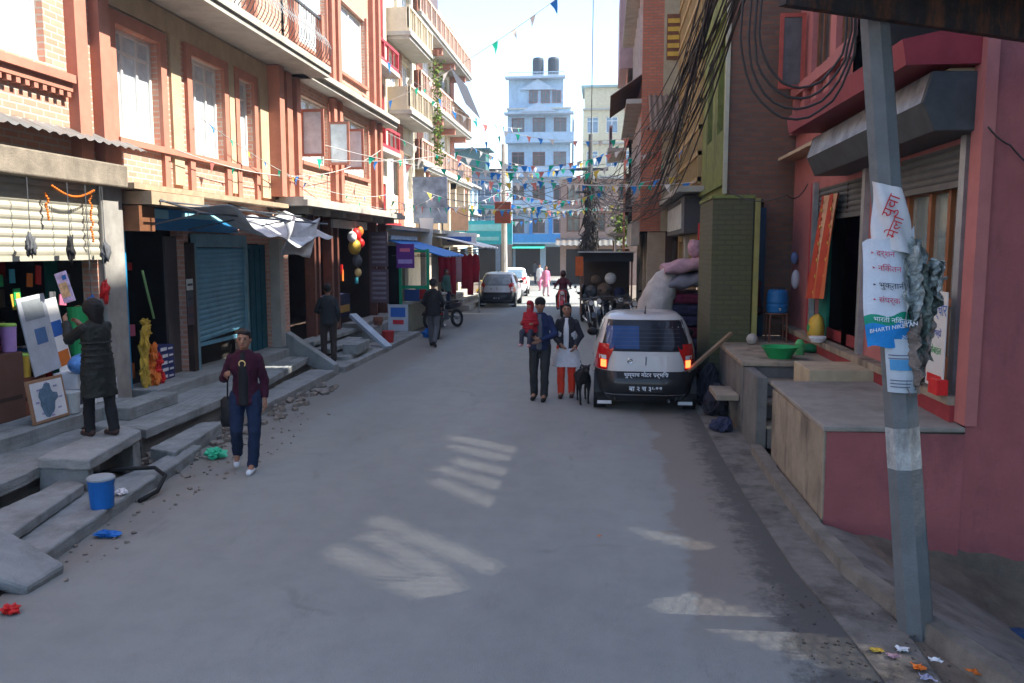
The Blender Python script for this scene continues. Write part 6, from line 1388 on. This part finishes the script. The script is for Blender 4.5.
sh_ = thing('shop_shelf', 'dark shelf of goods at the back of the half-open shutter shop', 'shelf', (-8.1, 9.2, .52))
for z in (.9, 1.3, 1.7, 2.1): MB().box(-8.3, -7.9, 8.05, 10.3, z, z+.03).build('board', darkB, sh_)
for z in (.93, 1.33, 1.73, 2.13):
    y = 8.1
    while y < 10.2:
        w = rr.uniform(.09, .22); h = rr.uniform(.12, .32); o = MB().box(-8.15, -7.93, y, y+w*.9, z+.001, z+h).build('packet', rr.choice(pal), None, bevel=.006); tag(o, 'small coloured packet on the dark shelves at the back of the shop', 'packet', G6); y += w
for k in range(26):
    y = rr.uniform(8.1, 10.05); z = rr.choice((.525, .525, .8, 1.05)); x = rr.uniform(-7.4, -6.9); w, h = rr.uniform(.08, .2), rr.uniform(.1, .28)
    o = MB().obox((x, y, z+h/2), (w, w*1.3, h), (0, 0, rr.uniform(-.5, .5))).build('packet', rr.choice(pal), None, bevel=.008); tag(o, 'small packet in the heap of goods behind the cartons and boards', 'packet', 'heap of goods inside the shutter shop')
for k in range(14):
    y = rr.uniform(8.1, 10.2); z = rr.uniform(1.7, 2.25); o = MB().obox((-6.95, y, z), (.015, rr.uniform(.07, .13), rr.uniform(.12, .26)), (rr.uniform(-.15, .15), 0, rr.uniform(-.3, .3))).build('sachet_strip', rr.choice(pal), None); tag(o, 'coloured sachet strip hanging in the shop under the half-open shutter', 'sachet', 'sachet strips hanging in the shutter shop')
for k in range(12):
    y = rr.uniform(11.0, 12.2); z = rr.uniform(.9, 2.3) if k > 4 else rr.uniform(.56, .8); o = MB().obox((-7.2, y, z), (.06, rr.uniform(.08, .2), rr.uniform(.1, .25)), (0, 0, rr.uniform(-.3, .3))).build('packet', rr.choice(pal), None, bevel=.006); tag(o, 'small packet hung in the dim doorway of the blue-framed shop', 'packet', 'goods in the blue-framed doorway')
for k in range(16):
    y = rr.uniform(20.2, 23.2); z = rr.uniform(1.3, 2.9); o = MB().obox((-7.0, y, z), (.05, rr.uniform(.12, .3), rr.uniform(.15, .35)), (0, 0, rr.uniform(-.3, .3))).build('packet', rr.choice(pal), None); tag(o, 'packet hanging in the shop behind the balloons', 'packet', 'goods in the balloon shop')
# hose on the kerb
o = MB().tube([(-5.3, 7.9, .16), (-5.0, 8.0, .2), (-4.75, 8.15, .18), (-4.55, 8.0, .14), (-4.5, 7.75, .05), (-4.55, 7.5, .02)], .022, 8).build('hose', rubber, None, smooth=True); tag(o, 'black hose looping over the broken left kerb', 'hose')
for i, (p_, s_, m, lb) in enumerate((((-4.62, 9.25, .06), (.12, .09, .06), C('bag_green', (.05, .50, .28), .4), 'crumpled green plastic bag on the rubble behind the walking person'), ((-4.28, 6.55, .03), (.10, .06, .025), blueC, 'small blue litter wrapper on the road by the terrace'), ((-4.05, 5.05, .03), (.06, .05, .03), red, 'small red litter piece at the lower left corner'), ((-4.65, 7.35, .15), (.06, .05, .03), whiteC, 'white scrap on the lowest slab behind the blue bucket'), ((-4.95, 23.0, .12), (.2, .16, .12), blueC, 'bright blue plastic bag on the ground by the standing board'))):
    def wf_(u, v, p_=p_, s_=s_, k=i):
        a = 2*math.pi*u; b_ = math.pi*v; d0 = Vector((math.cos(a)*math.sin(b_), math.sin(a)*math.sin(b_), math.cos(b_))); q = noise.noise(d0*2.6+Vector((k*3, 0, 0)))+.5*noise.noise(d0*6); d0 *= 1+.75*q
        return (p_[0]+d0.x*s_[0], p_[1]+d0.y*s_[1], max(.004+p_[2]-s_[2], p_[2]+d0.z*s_[2]))
    o = MB().grid(wf_, 18, 10).build('plastic_wrapper', m, None); tag(o, lb, 'litter')
# balls and boards by the brown posts
for i, (y, z, r, m, lb) in enumerate(((20.6, 2.85, .16, red, 'red balloon'), (20.5, 2.55, .18, yellow, 'yellow balloon'), (20.3, 2.8, .13, whiteC, 'white balloon'), (20.9, 2.95, .13, orangeC, 'orange balloon'), (21.0, 2.65, .12, red, 'smaller red balloon'), (20.7, 2.2, .14, greyC, 'grey ball'), (20.75, 1.9, .10, C('gold', (.7, .5, .2)), 'golden ball'))):
    t = thing('balloon', lb+' hanging in the bunch under the shop sign', 'balloon', (-6.3, y, z), group='bunch of balloons'); MB().ball((-6.3, y, z), (r*.9, r*.9, r*1.1), 16, 12).build('balloon', m, t, smooth=True); MB().tube([(-6.3, y, z+r), (-6.3, 20.6, 3.2)], .006, 4).build('string', paper, t)
def noticeboard(name, lab, y0, y1, z0, z1, x, m, rows, cols, mm):
    t = thing(name, lab, 'sign', (x, (y0+y1)/2, z0)); f = FL(x)
    MB(f).box(y0, y1, 0, .04, z0, z1).build('board', m, t)
    for r in range(rows):
        for c in range(cols):
            a = y0+(y1-y0)*(c+.15)/cols; b = y0+(y1-y0)*(c+.85)/cols; d_ = z0+(z1-z0)*(r+.2)/rows; e = z0+(z1-z0)*(r+.7)/rows
            MB(f).box(a, b, .04, .044, d_, e).build('print', mm, t)
    return t
def signC(name, lab, x0, x1, y, z0, z1, m, cat='sign'):
    t = thing(name, lab, cat, ((x0+x1)/2, y, z0)); MB(FC(y)).box(x0, x1, 0, .04, z0, z1).build('board', m, t); return t
t = signC('notice_board', 'upper dark price board with rows of small grey print by the balloons', -6.62, -6.1, 23.0, 2.0, 2.98, C('board_plum', (.11, .08, .10)))
for k in range(6):
    MB(FC(22.96)).box(-6.56, -6.16, 0, .004, 2.1+k*.14, 2.17+k*.14).build('print', C('print_grey', (.22, .2, .24)), t)
t = signC('notice_board', 'lower dark price board with rows of small grey print by the balloons', -6.62, -6.1, 23.0, .98, 1.94, C('board_plum', (.11, .08, .10)))
for k in range(6):
    MB(FC(22.96)).box(-6.56, -6.16, 0, .004, 1.08+k*.14, 1.15+k*.14).build('print', C('print_grey', (.22, .2, .24)), t)
t = signC('hanging_sign', 'purple rectangular sign hanging beside the green metal frame', -6.0, -5.48, 23.6, 1.95, 2.65, purple)
MB(FC(23.56)).box(-5.9, -5.6, 0, .004, 2.42, 2.52).build('print', pinkC, t); MB(FC(23.56)).box(-5.95, -5.53, 0, .004, 2.08, 2.2).build('print', C('print_lilac', (.4, .3, .6)), t)
t = signC('shop_sign', 'small dark blue sign above the standing notice board', -5.95, -5.5, 24.3, .95, 1.3, C('sign_navy', (.02, .05, .16)))
t = thing('standing_board', 'white standing notice board with a blue and a red panel on the steps', 'notice board', (-5.6, 22.0, .1))
MB(FC(22.0)).box(-5.85, -5.3, 0, .04, .28, 1.0).build('board', C('board_pale', (.40, .44, .50)), t); MB(FC(21.96)).box(-5.78, -5.37, 0, .004, .66, .92).build('print', inkb, t); MB(FC(21.96)).box(-5.72, -5.42, 0, .004, .46, .58).build('print', inkr, t)
for x in (-5.85, -5.33): MB().beam((x, 22, .08), (x, 22, 1.02), .03, .03).build('leg', steel, t)
for i, (x, y, r) in enumerate(((-5.75, 20.9, .12), (-5.95, 21.3, .14), (-5.6, 21.2, .11))):
    o = MB().lathe((x, y, .12 if i != 1 else .5), [(r*.7, 0), (r, r*.9), (r*.9, r*1.4), (r*1.05, r*1.5)], 14).build('clay_pot', C('clay', (.20, .08, .05)), None); tag(o, ('left', 'back', 'right')[i]+' clay pot in the cluster by the red bucket', 'pot', 'clay pots by the red bucket')
# red clothes rack
ck = thing('clothes_rail', 'rail for red garments under the small white awning', 'clothes rail', (-5.7, 33, 0)); MB().tube([(-6.6, 32.2, 2.35), (-4.9, 32.2, 2.35)], .025, 6).tube([(-4.9, 32.2, 0), (-4.9, 32.2, 2.35)], .025, 6).build('rail', steel, ck)
for k in range(7):
    x = -6.4+.23*k; h = 1.1+.25*(k % 3); mm = C('garment_red', (.36, .012, .03), .85) if k != 3 else C('garment_pink', (.6, .35, .38), .85)
    t = MB().loft([(x, 32.2, 2.3-h, .12, .09), (x+.02, 32.2, 2.3-h*.5, .13, .08), (x, 32.2, 2.2, .14, .06), (x, 32.2, 2.32, .03, .03)], 12).build('garment', mm, None, smooth=True)
    tag(t, ['first red', 'second red', 'third red', 'pale pink', 'fifth red', 'sixth red', 'last red'][k]+' garment from the left on the clothes rail', 'garment', 'garments on the rail')
t = signC('shop_sign', 'white sign strip above the red garments', -6.6, -5.2, 33.5, 2.65, 3.15, whiteC); MB(FC(33.46)).box(-6.4, -5.4, 0, .004, 2.8, 3.0).build('print', inkb, t)
for i, (x, y, c, lb) in enumerate(((-5.0, 25.8, red, 'red crate in front of the low wall under the awning'), (-5.25, 26.5, tealC, 'teal crate behind the red crate under the awning'), (-5.3, 30.2, C('goods_blue', (.1, .2, .5)), 'blue crate near the rack of red clothes'))): box_thing('crate', lb, 'crate', (x-.7, y, .93 if i < 2 else .1), (.3, .4, .3), (0, 0, .1), c, [(.1, .9, .3, .4, darkB)])

# ================================================================= GOODS AND SMALL THINGS, RIGHT
mt = thing('mattress_pile', 'dark navy and maroon patterned mattresses piled beside the mossy pier', 'mattress pile', (1.7, 16.8, 0))
for k in range(7):
    MB().hexa([(1.12-.02*(k % 2), 16.3, .12+.22*k), (2.0, 16.3, .12+.22*k), (2.0, 18.2, .12+.22*k), (1.1, 18.2, .12+.22*k), (1.08+.03*(k % 3), 16.25, .32+.22*k), (2.0, 16.25, .32+.22*k), (2.0, 18.2, .32+.22*k), (1.1, 18.2, .32+.22*k)]).build('mattress', [mat('quilt_navy', (.028, .026, .06), .9, .6, 14), mat('quilt_wine', (.10, .012, .035), .9, .5, 14)][k % 3 == 0], mt, bevel=.06)
ro = thing('mattress_roll', 'bulky pale foam mattress wrapped in plastic and folded against the dark pile', 'mattress roll', (1.2, 16.1, .6))
mb = MB(); mb.loft([(.95, 16.25, .35, .30, .26), (.92, 16.25, .9, .36, .30), (.98, 16.28, 1.4, .37, .32), (1.10, 16.35, 1.8, .33, .30), (1.22, 16.45, 2.05, .22, .24), (1.26, 16.5, 2.13, .08, .1)], 10)
o = mb.build('roll', mat('foam_pale', (.36, .33, .31), .4, .2, 6, .3), ro, smooth=True); q_ = o.modifiers.new('s', 'SUBSURF'); q_.levels = 2; q_.render_levels = 2; q_ = o.modifiers.new('c', 'DISPLACE'); tx = bpy.data.textures.new('wrinkle', 'CLOUDS'); tx.noise_scale = .22; q_.texture = tx; q_.strength = .12
MB().tube([(.62, 16.1, 1.25), (.95, 15.93, 1.28), (1.3, 16.1, 1.3)], .012, 5).build('cord', steelD, ro)
def quilt(lab, pts, z0, z1, m, rise):
    mb = MB(); (xa, ya), (xb, yb) = pts; n = 8
    for k in range(n):
        a = xa+(xb-xa)*k/n; b = xa+(xb-xa)*(k+1)/n
    mb.loft([(0, 0, 0, 1, 1)], 4) if False else None
    def f(u, v):
        ang = 2*math.pi*v; c = math.cos(ang); s_ = math.sin(ang); rx = .5*(abs(c)**.35)*(1 if c > 0 else -1); rz = .5*(abs(s_)**.6)*(1 if s_ > 0 else -1)
        return (xa+(xb-xa)*u, (ya+yb)/2+(yb-ya)*rx, (z0+z1)/2+rise*u+(z1-z0)*rz*(1-.5*abs(2*u-1)**6)+.02*math.sin(u*14+v*9))
    mb.grid(f, 24, 28); mb.idx([mb.pt(f(0, k/28)) for k in range(28)]); mb.idx([mb.pt(f(1, k/28)) for k in range(28)])
    o = mb.build('folded_quilt', m, None, smooth=True); tag(o, lab, 'quilt'); return o
quilt('grey plastic-wrapped quilt under the pink one on the mattress pile', ((1.22, 16.1), (2.02, 17.9)), 1.68, 1.98, mat('quilt_grey', (.17, .165, .20), .5, .2, 8, .3), .12)
quilt('pale pink folded quilt on top of the mattress pile', ((1.14, 16.05), (2.02, 17.6)), 1.97, 2.22, mat('quilt_pink', (.36, .22, .26), .8, .2, 8, .3), .16)
o = MB().ball((1.72, 16.3, 2.52), (.14, .14, .17), 14, 10).build('soft_bundle', mat('quilt_rose', (.38, .22, .27), .8, .3, 12), None, smooth=True); q_ = o.modifiers.new('c', 'DISPLACE'); q_.texture = bpy.data.textures['wrinkle']; q_.strength = .15; tag(o, 'small rose bundle standing on top of the pink quilt', 'bundle')
rs = thing('shop_poster', 'red and white poster hanging above the mattress pile', 'poster', (1.95, 16.6, 2.4)); MB(FC(16.6)).box(1.80, 2.04, 0, .02, 2.25, 3.0).build('sheet', red, rs); MB(FC(16.58)).box(1.83, 2.01, 0, .004, 2.3, 2.5).build('print', whiteC, rs); text('SALE', .07, whiteC, rs, TM(FC(16.575), 1.92, 0, 2.8)) if False else None
for k in range(3): MB(FC(16.58)).box(1.83, 2.0-.04*k, 0, .004, 2.62+.1*k, 2.66+.1*k).build('print', whiteC, rs)
# barrel on stand, basin
bs_ = thing('barrel_stand', 'metal stand under the blue water barrel on the porch', 'stand', (2.79, 13.8, 1.0))
for dx in (-.14, .14):
    for dy in (-.14, .14): MB().tube([(2.79+dx, 13.8+dy, 1.0), (2.79+dx*.9, 13.8+dy*.9, 1.46)], .014, 6).build('leg', C('stand_rust', (.14, .06, .04)), bs_)
MB().ring((2.79, 13.8, 1.46), .17, .014, 'z', 20, 6).build('ring', C('stand_rust', (.14, .06, .04)), bs_)
wb = thing('water_barrel', 'blue plastic water barrel with a tap on its stand by the brick pier', 'barrel', (2.79, 13.8, 1.47)); MB().lathe((2.79, 13.8, 1.47), [(.15, 0), (.165, .02), (.175, .12), (.165, .15), (.175, .18), (.165, .32), (.15, .36), (.13, .38)], 22).build('body', C('barrel_blue', (.012, .11, .28), .4), wb, smooth=False); MB().lathe((2.79, 13.8, 1.85), [(.12, 0), (.12, .03), (.02, .035)], 18).build('lid', C('lid_dark', (.03, .03, .035)), wb); MB().tube([(2.79, 13.63, 1.55), (2.79, 13.56, 1.55), (2.79, 13.56, 1.52)], .012, 6).build('tap', steel, wb)
gb = thing('basin', 'wide green plastic basin on the porch edge', 'basin', (2.42, 11.7, 1.0)); mb = MB(); mb.lathe((2.42, 11.7, 1.0), [(.15, 0), (.155, .01), (.24, .15), (.255, .16), (.25, .165), (.23, .155), (.14, .02)], 28, False); mb.f.append([mb.pt((2.42+.14*math.cos(2*math.pi*k/28), 11.7+.14*math.sin(2*math.pi*k/28), 1.02)) for k in range(28)]); mb.mi.append(0); mb.build('bowl', greenC, gb, smooth=True)
o = MB().lathe((2.78, 12.1, 1.0), [(.06, 0), (.07, .16), (.05, .2), (.03, .22)], 14).build('jug', C('jug_green', (.08, .34, .12), .4), None); tag(o, 'pale green plastic jug behind the green basin', 'jug')
o = MB().ball((2.98, 12.4, 1.06), (.16, .14, .07), 14, 8).build('folded_tarp', C('tarp_green', (.015, .16, .07)), None, smooth=True); tag(o, 'dark green folded cloth lying behind the green jug', 'cloth')
o = MB().ball((2.32, 13.3, 1.09), (.09, .08, .09), 12, 8).build('cloth_bundle', C('bundle_pale', (.35, .33, .3)), None, smooth=False); tag(o, 'small pale bundle on the porch beside the mossy pier', 'bundle')
yb = thing('bag', 'bright yellow bag with green marks on the shop threshold', 'bag', (3.1, 12.35, 1.2)); MB().loft([(3.05, 12.35, 1.2, .10, .17), (3.05, 12.35, 1.35, .12, .19), (3.06, 12.35, 1.5, .09, .16), (3.07, 12.35, 1.56, .03, .1)], 14).build('body', yellow, yb, smooth=True); MB().ball((2.945, 12.35, 1.36), (.015, .08, .06)).build('mark', greenC, yb)
o = MB().lathe((2.98, 11.95, 1.2), [(.08, 0), (.12, .06), (.12, .08)], 16).build('bowl', whiteC, None); tag(o, 'small white bowl next to the yellow bag on the threshold', 'bowl')
# striped curtain
cu = thing('curtain', 'orange curtain with yellow and white stripes blowing in the pink doorway', 'curtain', (3.1, 12.6, 1.7))
cols_ = [C('cur_orange', (.50, .13, .05)), C('cur_cream', (.55, .33, .2)), C('cur_red', (.42, .06, .03)), C('cur_orange', (.50, .13, .05)), C('cur_cream', (.55, .33, .2)), C('cur_red', (.42, .06, .03)), C('cur_orange', (.50, .13, .05))]
def cfn(u, v): return (3.14-.10*(1-v)-.035*math.sin(u*16+v*2), 11.72+u*1.02+.22*(1-v)*1.0, 1.76+v*1.5+.05*(1-u)*(1-v))
mb = MB(); mb.grid(cfn, 42, 20); o = mb.build('cloth', cols_, cu, smooth=True)
for i, p_ in enumerate(o.data.polygons): p_.material_index = (i//20)//6 % 7
for k in range(12):
    for c in (9, 27):
        p_ = Vector(cfn((c+3)/42, .06+k*.08)); MB().ball(p_+Vector((-.012, 0, 0)), (.008, .03, .03), 8, 4).build('motif', [yellow, C('cur_red', (.4, .05, .03))][k % 2], cu)
o = MB().ball((3.15, 14.2, 2.0), (.07, .06, .16), 10, 8).build('plastic_bag', C('bag_white', (.5, .5, .55), .4), None); tag(o, 'white plastic bag hung on the red post beside the brick pier', 'bag')
o = MB().ball((3.13, 14.25, 2.35), (.06, .05, .1), 10, 8).build('cloth_bundle', C('rag_blue', (.12, .16, .3)), None); tag(o, 'blue-grey rag hung on the red post over the white bag', 'cloth')
# posters and brooms at the shop window
po = thing('poster', 'white poster with blue and red lettering leaning by the steel post', 'poster', (3.05, 7.95, 1.3))
f_ = FR(3.02); MB(f_).box(7.68, 8.08, 0, .01, 1.25, 2.12).build('sheet', paper, po)
def rt(s, size, u, v, m, par, fr_, w=.012): return text(s, size, m, par, fr_ @ Matrix(((-1, 0, 0, u), (0, 0, 1, w), (0, 1, 0, v), (0, 0, 0, 1))))
rt('सञ्चार', .15, 7.88, 1.95, inkb, po, f_); rt('भरपर्दो', .08, 7.88, 1.74, bl, po, f_); rt('मोबाइल', .09, 7.88, 1.58, greenC, po, f_); MB(f_).box(7.72, 8.04, .01, .014, 1.28, 1.36).build('red_band', red, po)
bx = box_thing('carton', 'red and white carton standing at the foot of the steel post', 'carton', (3.0, 7.75, 1.2), (.1, .2, .14), (0, 0, 0), red, [])
br = thing('bamboo_brooms', 'bundle of short bamboo sticks leaning under the shop window', 'sticks', (3.05, 8.4, 1.2))
for k in range(6): MB().tube([(3.0, 8.25+.06*k, 1.2), (3.08, 8.28+.06*k, 1.62)], .014, 6).build('stick', C('bamboo', (.36, .25, .13)), br)
for i, (y, z, c, lb) in enumerate(((8.3, 1.78, greenC, 'green box on the lower shelf behind the shop glass'), (8.8, 1.78, whiteC, 'white box on the lower shelf behind the shop glass'), (9.3, 1.78, yellow, 'yellow box on the lower shelf behind the shop glass'), (8.5, 2.23, whiteC, 'white box on the middle shelf behind the shop glass'), (9.1, 2.23, tealC, 'teal box on the middle shelf behind the shop glass'), (8.7, 2.68, cardb, 'brown box on the top shelf behind the shop glass'))):
    box_thing('shelf_box', lb, 'box', (4.5, y, z+.002), (.25, .3, .28), (0, 0, 0), c, [], 'boxes on the shop shelves')
# clutter beside the parked car
for i, (p_, s_, c, lb) in enumerate((((1.68, 12.6, .0), (.3, .5, .5), C('sack_black', (.02, .02, .03)), 'black sack slumped against the porch behind the white slab'), ((1.62, 11.5, .0), (.25, .4, .18), C('sheet_navy', (.03, .035, .07)), 'dark blue plastic heap in the gutter beside the parked car'), ((1.66, 13.4, .0), (.3, .4, .7), C('sack_black', (.02, .02, .03)), 'tall black sack next to the mossy pier'))):
    o = MB().loft([(p_[0], p_[1], 0, s_[0]*.6, s_[1]*.5), (p_[0], p_[1], s_[2]*.5, s_[0]*.62, s_[1]*.5), (p_[0]+.05, p_[1], s_[2], s_[0]*.3, s_[1]*.25)], 16).build('sack', c, None, smooth=False); d_ = o.modifiers.new('s', 'SUBSURF'); d_.levels = 2; d_.render_levels = 2; d_ = o.modifiers.new('c', 'DISPLACE'); d_.texture = bpy.data.textures['crumple']; d_.strength = .08; tag(o, lb, 'sack')
pk = thing('wooden_plank', 'long wooden plank leaning from the road up to the porch corner', 'plank', (1.6, 12.9, .4)); MB().beam((1.28, 12.7, .65), (2.0, 13.3, 1.18), .06, .045).build('plank', C('plank_brown', (.22, .15, .09)), pk)
# litter by the pole
def crumple(x, y, z, s_, c, seed):
    rr = random.Random(seed); mb = MB(); n = 7
    def f(u, v):
        q = noise.noise_vector((u*2.2+seed, v*2.2, seed*.7)); return (x+(u-.5)*s_*2+q.x*s_*.8, y+(v-.5)*s_*1.5+q.y*s_*.8, z+abs(q.z)*s_*1.1+.004)
    mb.grid(f, n, n); o = mb.build('scrap', c, None); q = o.modifiers.new('t', 'SOLIDIFY'); q.thickness = .002; return o
lit_ = [((1.71, 5.11), yellow, 'curved yellow peel among the litter by the leaning pole'), ((1.87, 5.14), whiteC, 'white paper cup piece at the litter patch by the pole'), ((1.79, 5.04), C('litter_pink', (.35, .22, .26)), 'pinkish scrap in the litter patch by the pole'), ((1.89, 4.92), orangeC, 'larger orange peel in the gutter near the pole foot'), ((2.02, 5.02), whiteC, 'white wrapper right of the orange peel by the pole'), ((2.18, 4.89), orangeC, 'orange peel on the pavement edge at the bottom right'), ((1.89, 4.79), C('litter_lilac', (.3, .3, .42)), 'lilac foil wrapper lowest in the litter patch'), ((-.02, 7.0), orangeC, 'tiny orange scrap alone on the open road')]
for i, ((x, y), c, lb) in enumerate(lit_):
    s_ = .035 if i < 7 else .015; o = crumple(x, y, .015, s_, c, i+1); tag(o, lb, 'litter', 'litter by the leaning pole' if i < 7 else None)
o = MB().ball((3.3, 6.6, -.55), (.2, .14, .08), 12, 8).build('plastic_bag', C('bag_deepblue', (.02, .06, .14), .4), None); tag(o, 'dark blue plastic bag on the sunken ground below the pink wall', 'bag')
rubble('gravel', 'brown leaf litter and soil around the foot of the leaning pole', 1.25, 2.1, 4.4, 6.2, 220, .004, .016, mat('grit_dark', (.08, .07, .06), .95, .4, 9))
bush = thing('hanging_plant', 'yellow-green potted climbing plant hanging from the cream balconies', 'plant', (-7.1, 35.2, 6)); mb = MB(); rr = random.Random(9)
for k in range(420):
    t_ = rr.random(); c = Vector((-7.1+rr.gauss(0, .12), 35.2+rr.gauss(0, .2), 10.4-t_*4.4)); a = Vector((rr.uniform(-1, 1), rr.uniform(-1, 1), rr.uniform(-1, 1))).normalized()*.09; b_ = a.cross(Vector((rr.uniform(-1, 1), rr.uniform(-1, 1), rr.uniform(-1, 1)))).normalized()*.05; mb.face([c-a, c+b_, c+a, c-b_])
mb.build('foliage', C('leaf_yellowgreen', (.10, .16, .02), .7), bush); MB().tube([(-7.1, 35.2, 10.6), (-7.1, 35.2, 6.2)], .02, 5).build('stem', woodB, bush); MB().lathe((-7.15, 35.2, 10.55), [(.1, 0), (.15, .22)], 12).build('pot', C('clay', (.2, .08, .05)), bush)
bush = thing('shrub', 'small yellow-green shrub above the canopied cart', 'shrub', (.7, 37.8, 0)); mb = MB()
for k in range(320):
    c = Vector((.75+rr.gauss(0, .22), 38+rr.gauss(0, .25), 3.4+rr.gauss(0, .4))); a = Vector((rr.uniform(-1, 1), rr.uniform(-1, 1), rr.uniform(-1, 1))).normalized()*.10; b_ = a.cross(Vector((rr.uniform(-1, 1), rr.uniform(-1, 1), rr.uniform(-1, 1)))).normalized()*.06; mb.face([c-a, c+b_, c+a, c-b_])
mb.build('foliage', C('leaf_yellowgreen', (.10, .16, .02), .7), bush); MB().tube([(.6, 38, 0), (.5, 38, 1.6), (.35, 38, 2.9)], [.09, .06, .03], 8).build('trunk', woodB, bush)

# ================================================================= HAZE
hz = MB().box(-70, 70, -30, 130, -4, 30).build('haze', None, None); hz['kind'] = 'stuff'; hz['label'] = 'thin bright haze filling the street'
hm = bpy.data.materials.new('haze'); hm.use_nodes = True; hn = hm.node_tree; hn.nodes.clear(); ho = hn.nodes.new('ShaderNodeOutputMaterial'); hv = hn.nodes.new('ShaderNodeVolumePrincipled')
hv.inputs['Color'].default_value = (.88, .94, 1, 1); hv.inputs['Density'].default_value = .0013; hv.inputs['Anisotropy'].default_value = .3; hn.links.new(hv.outputs[0], ho.inputs['Volume'])
hz.data.materials.clear(); hz.data.materials.append(hm)
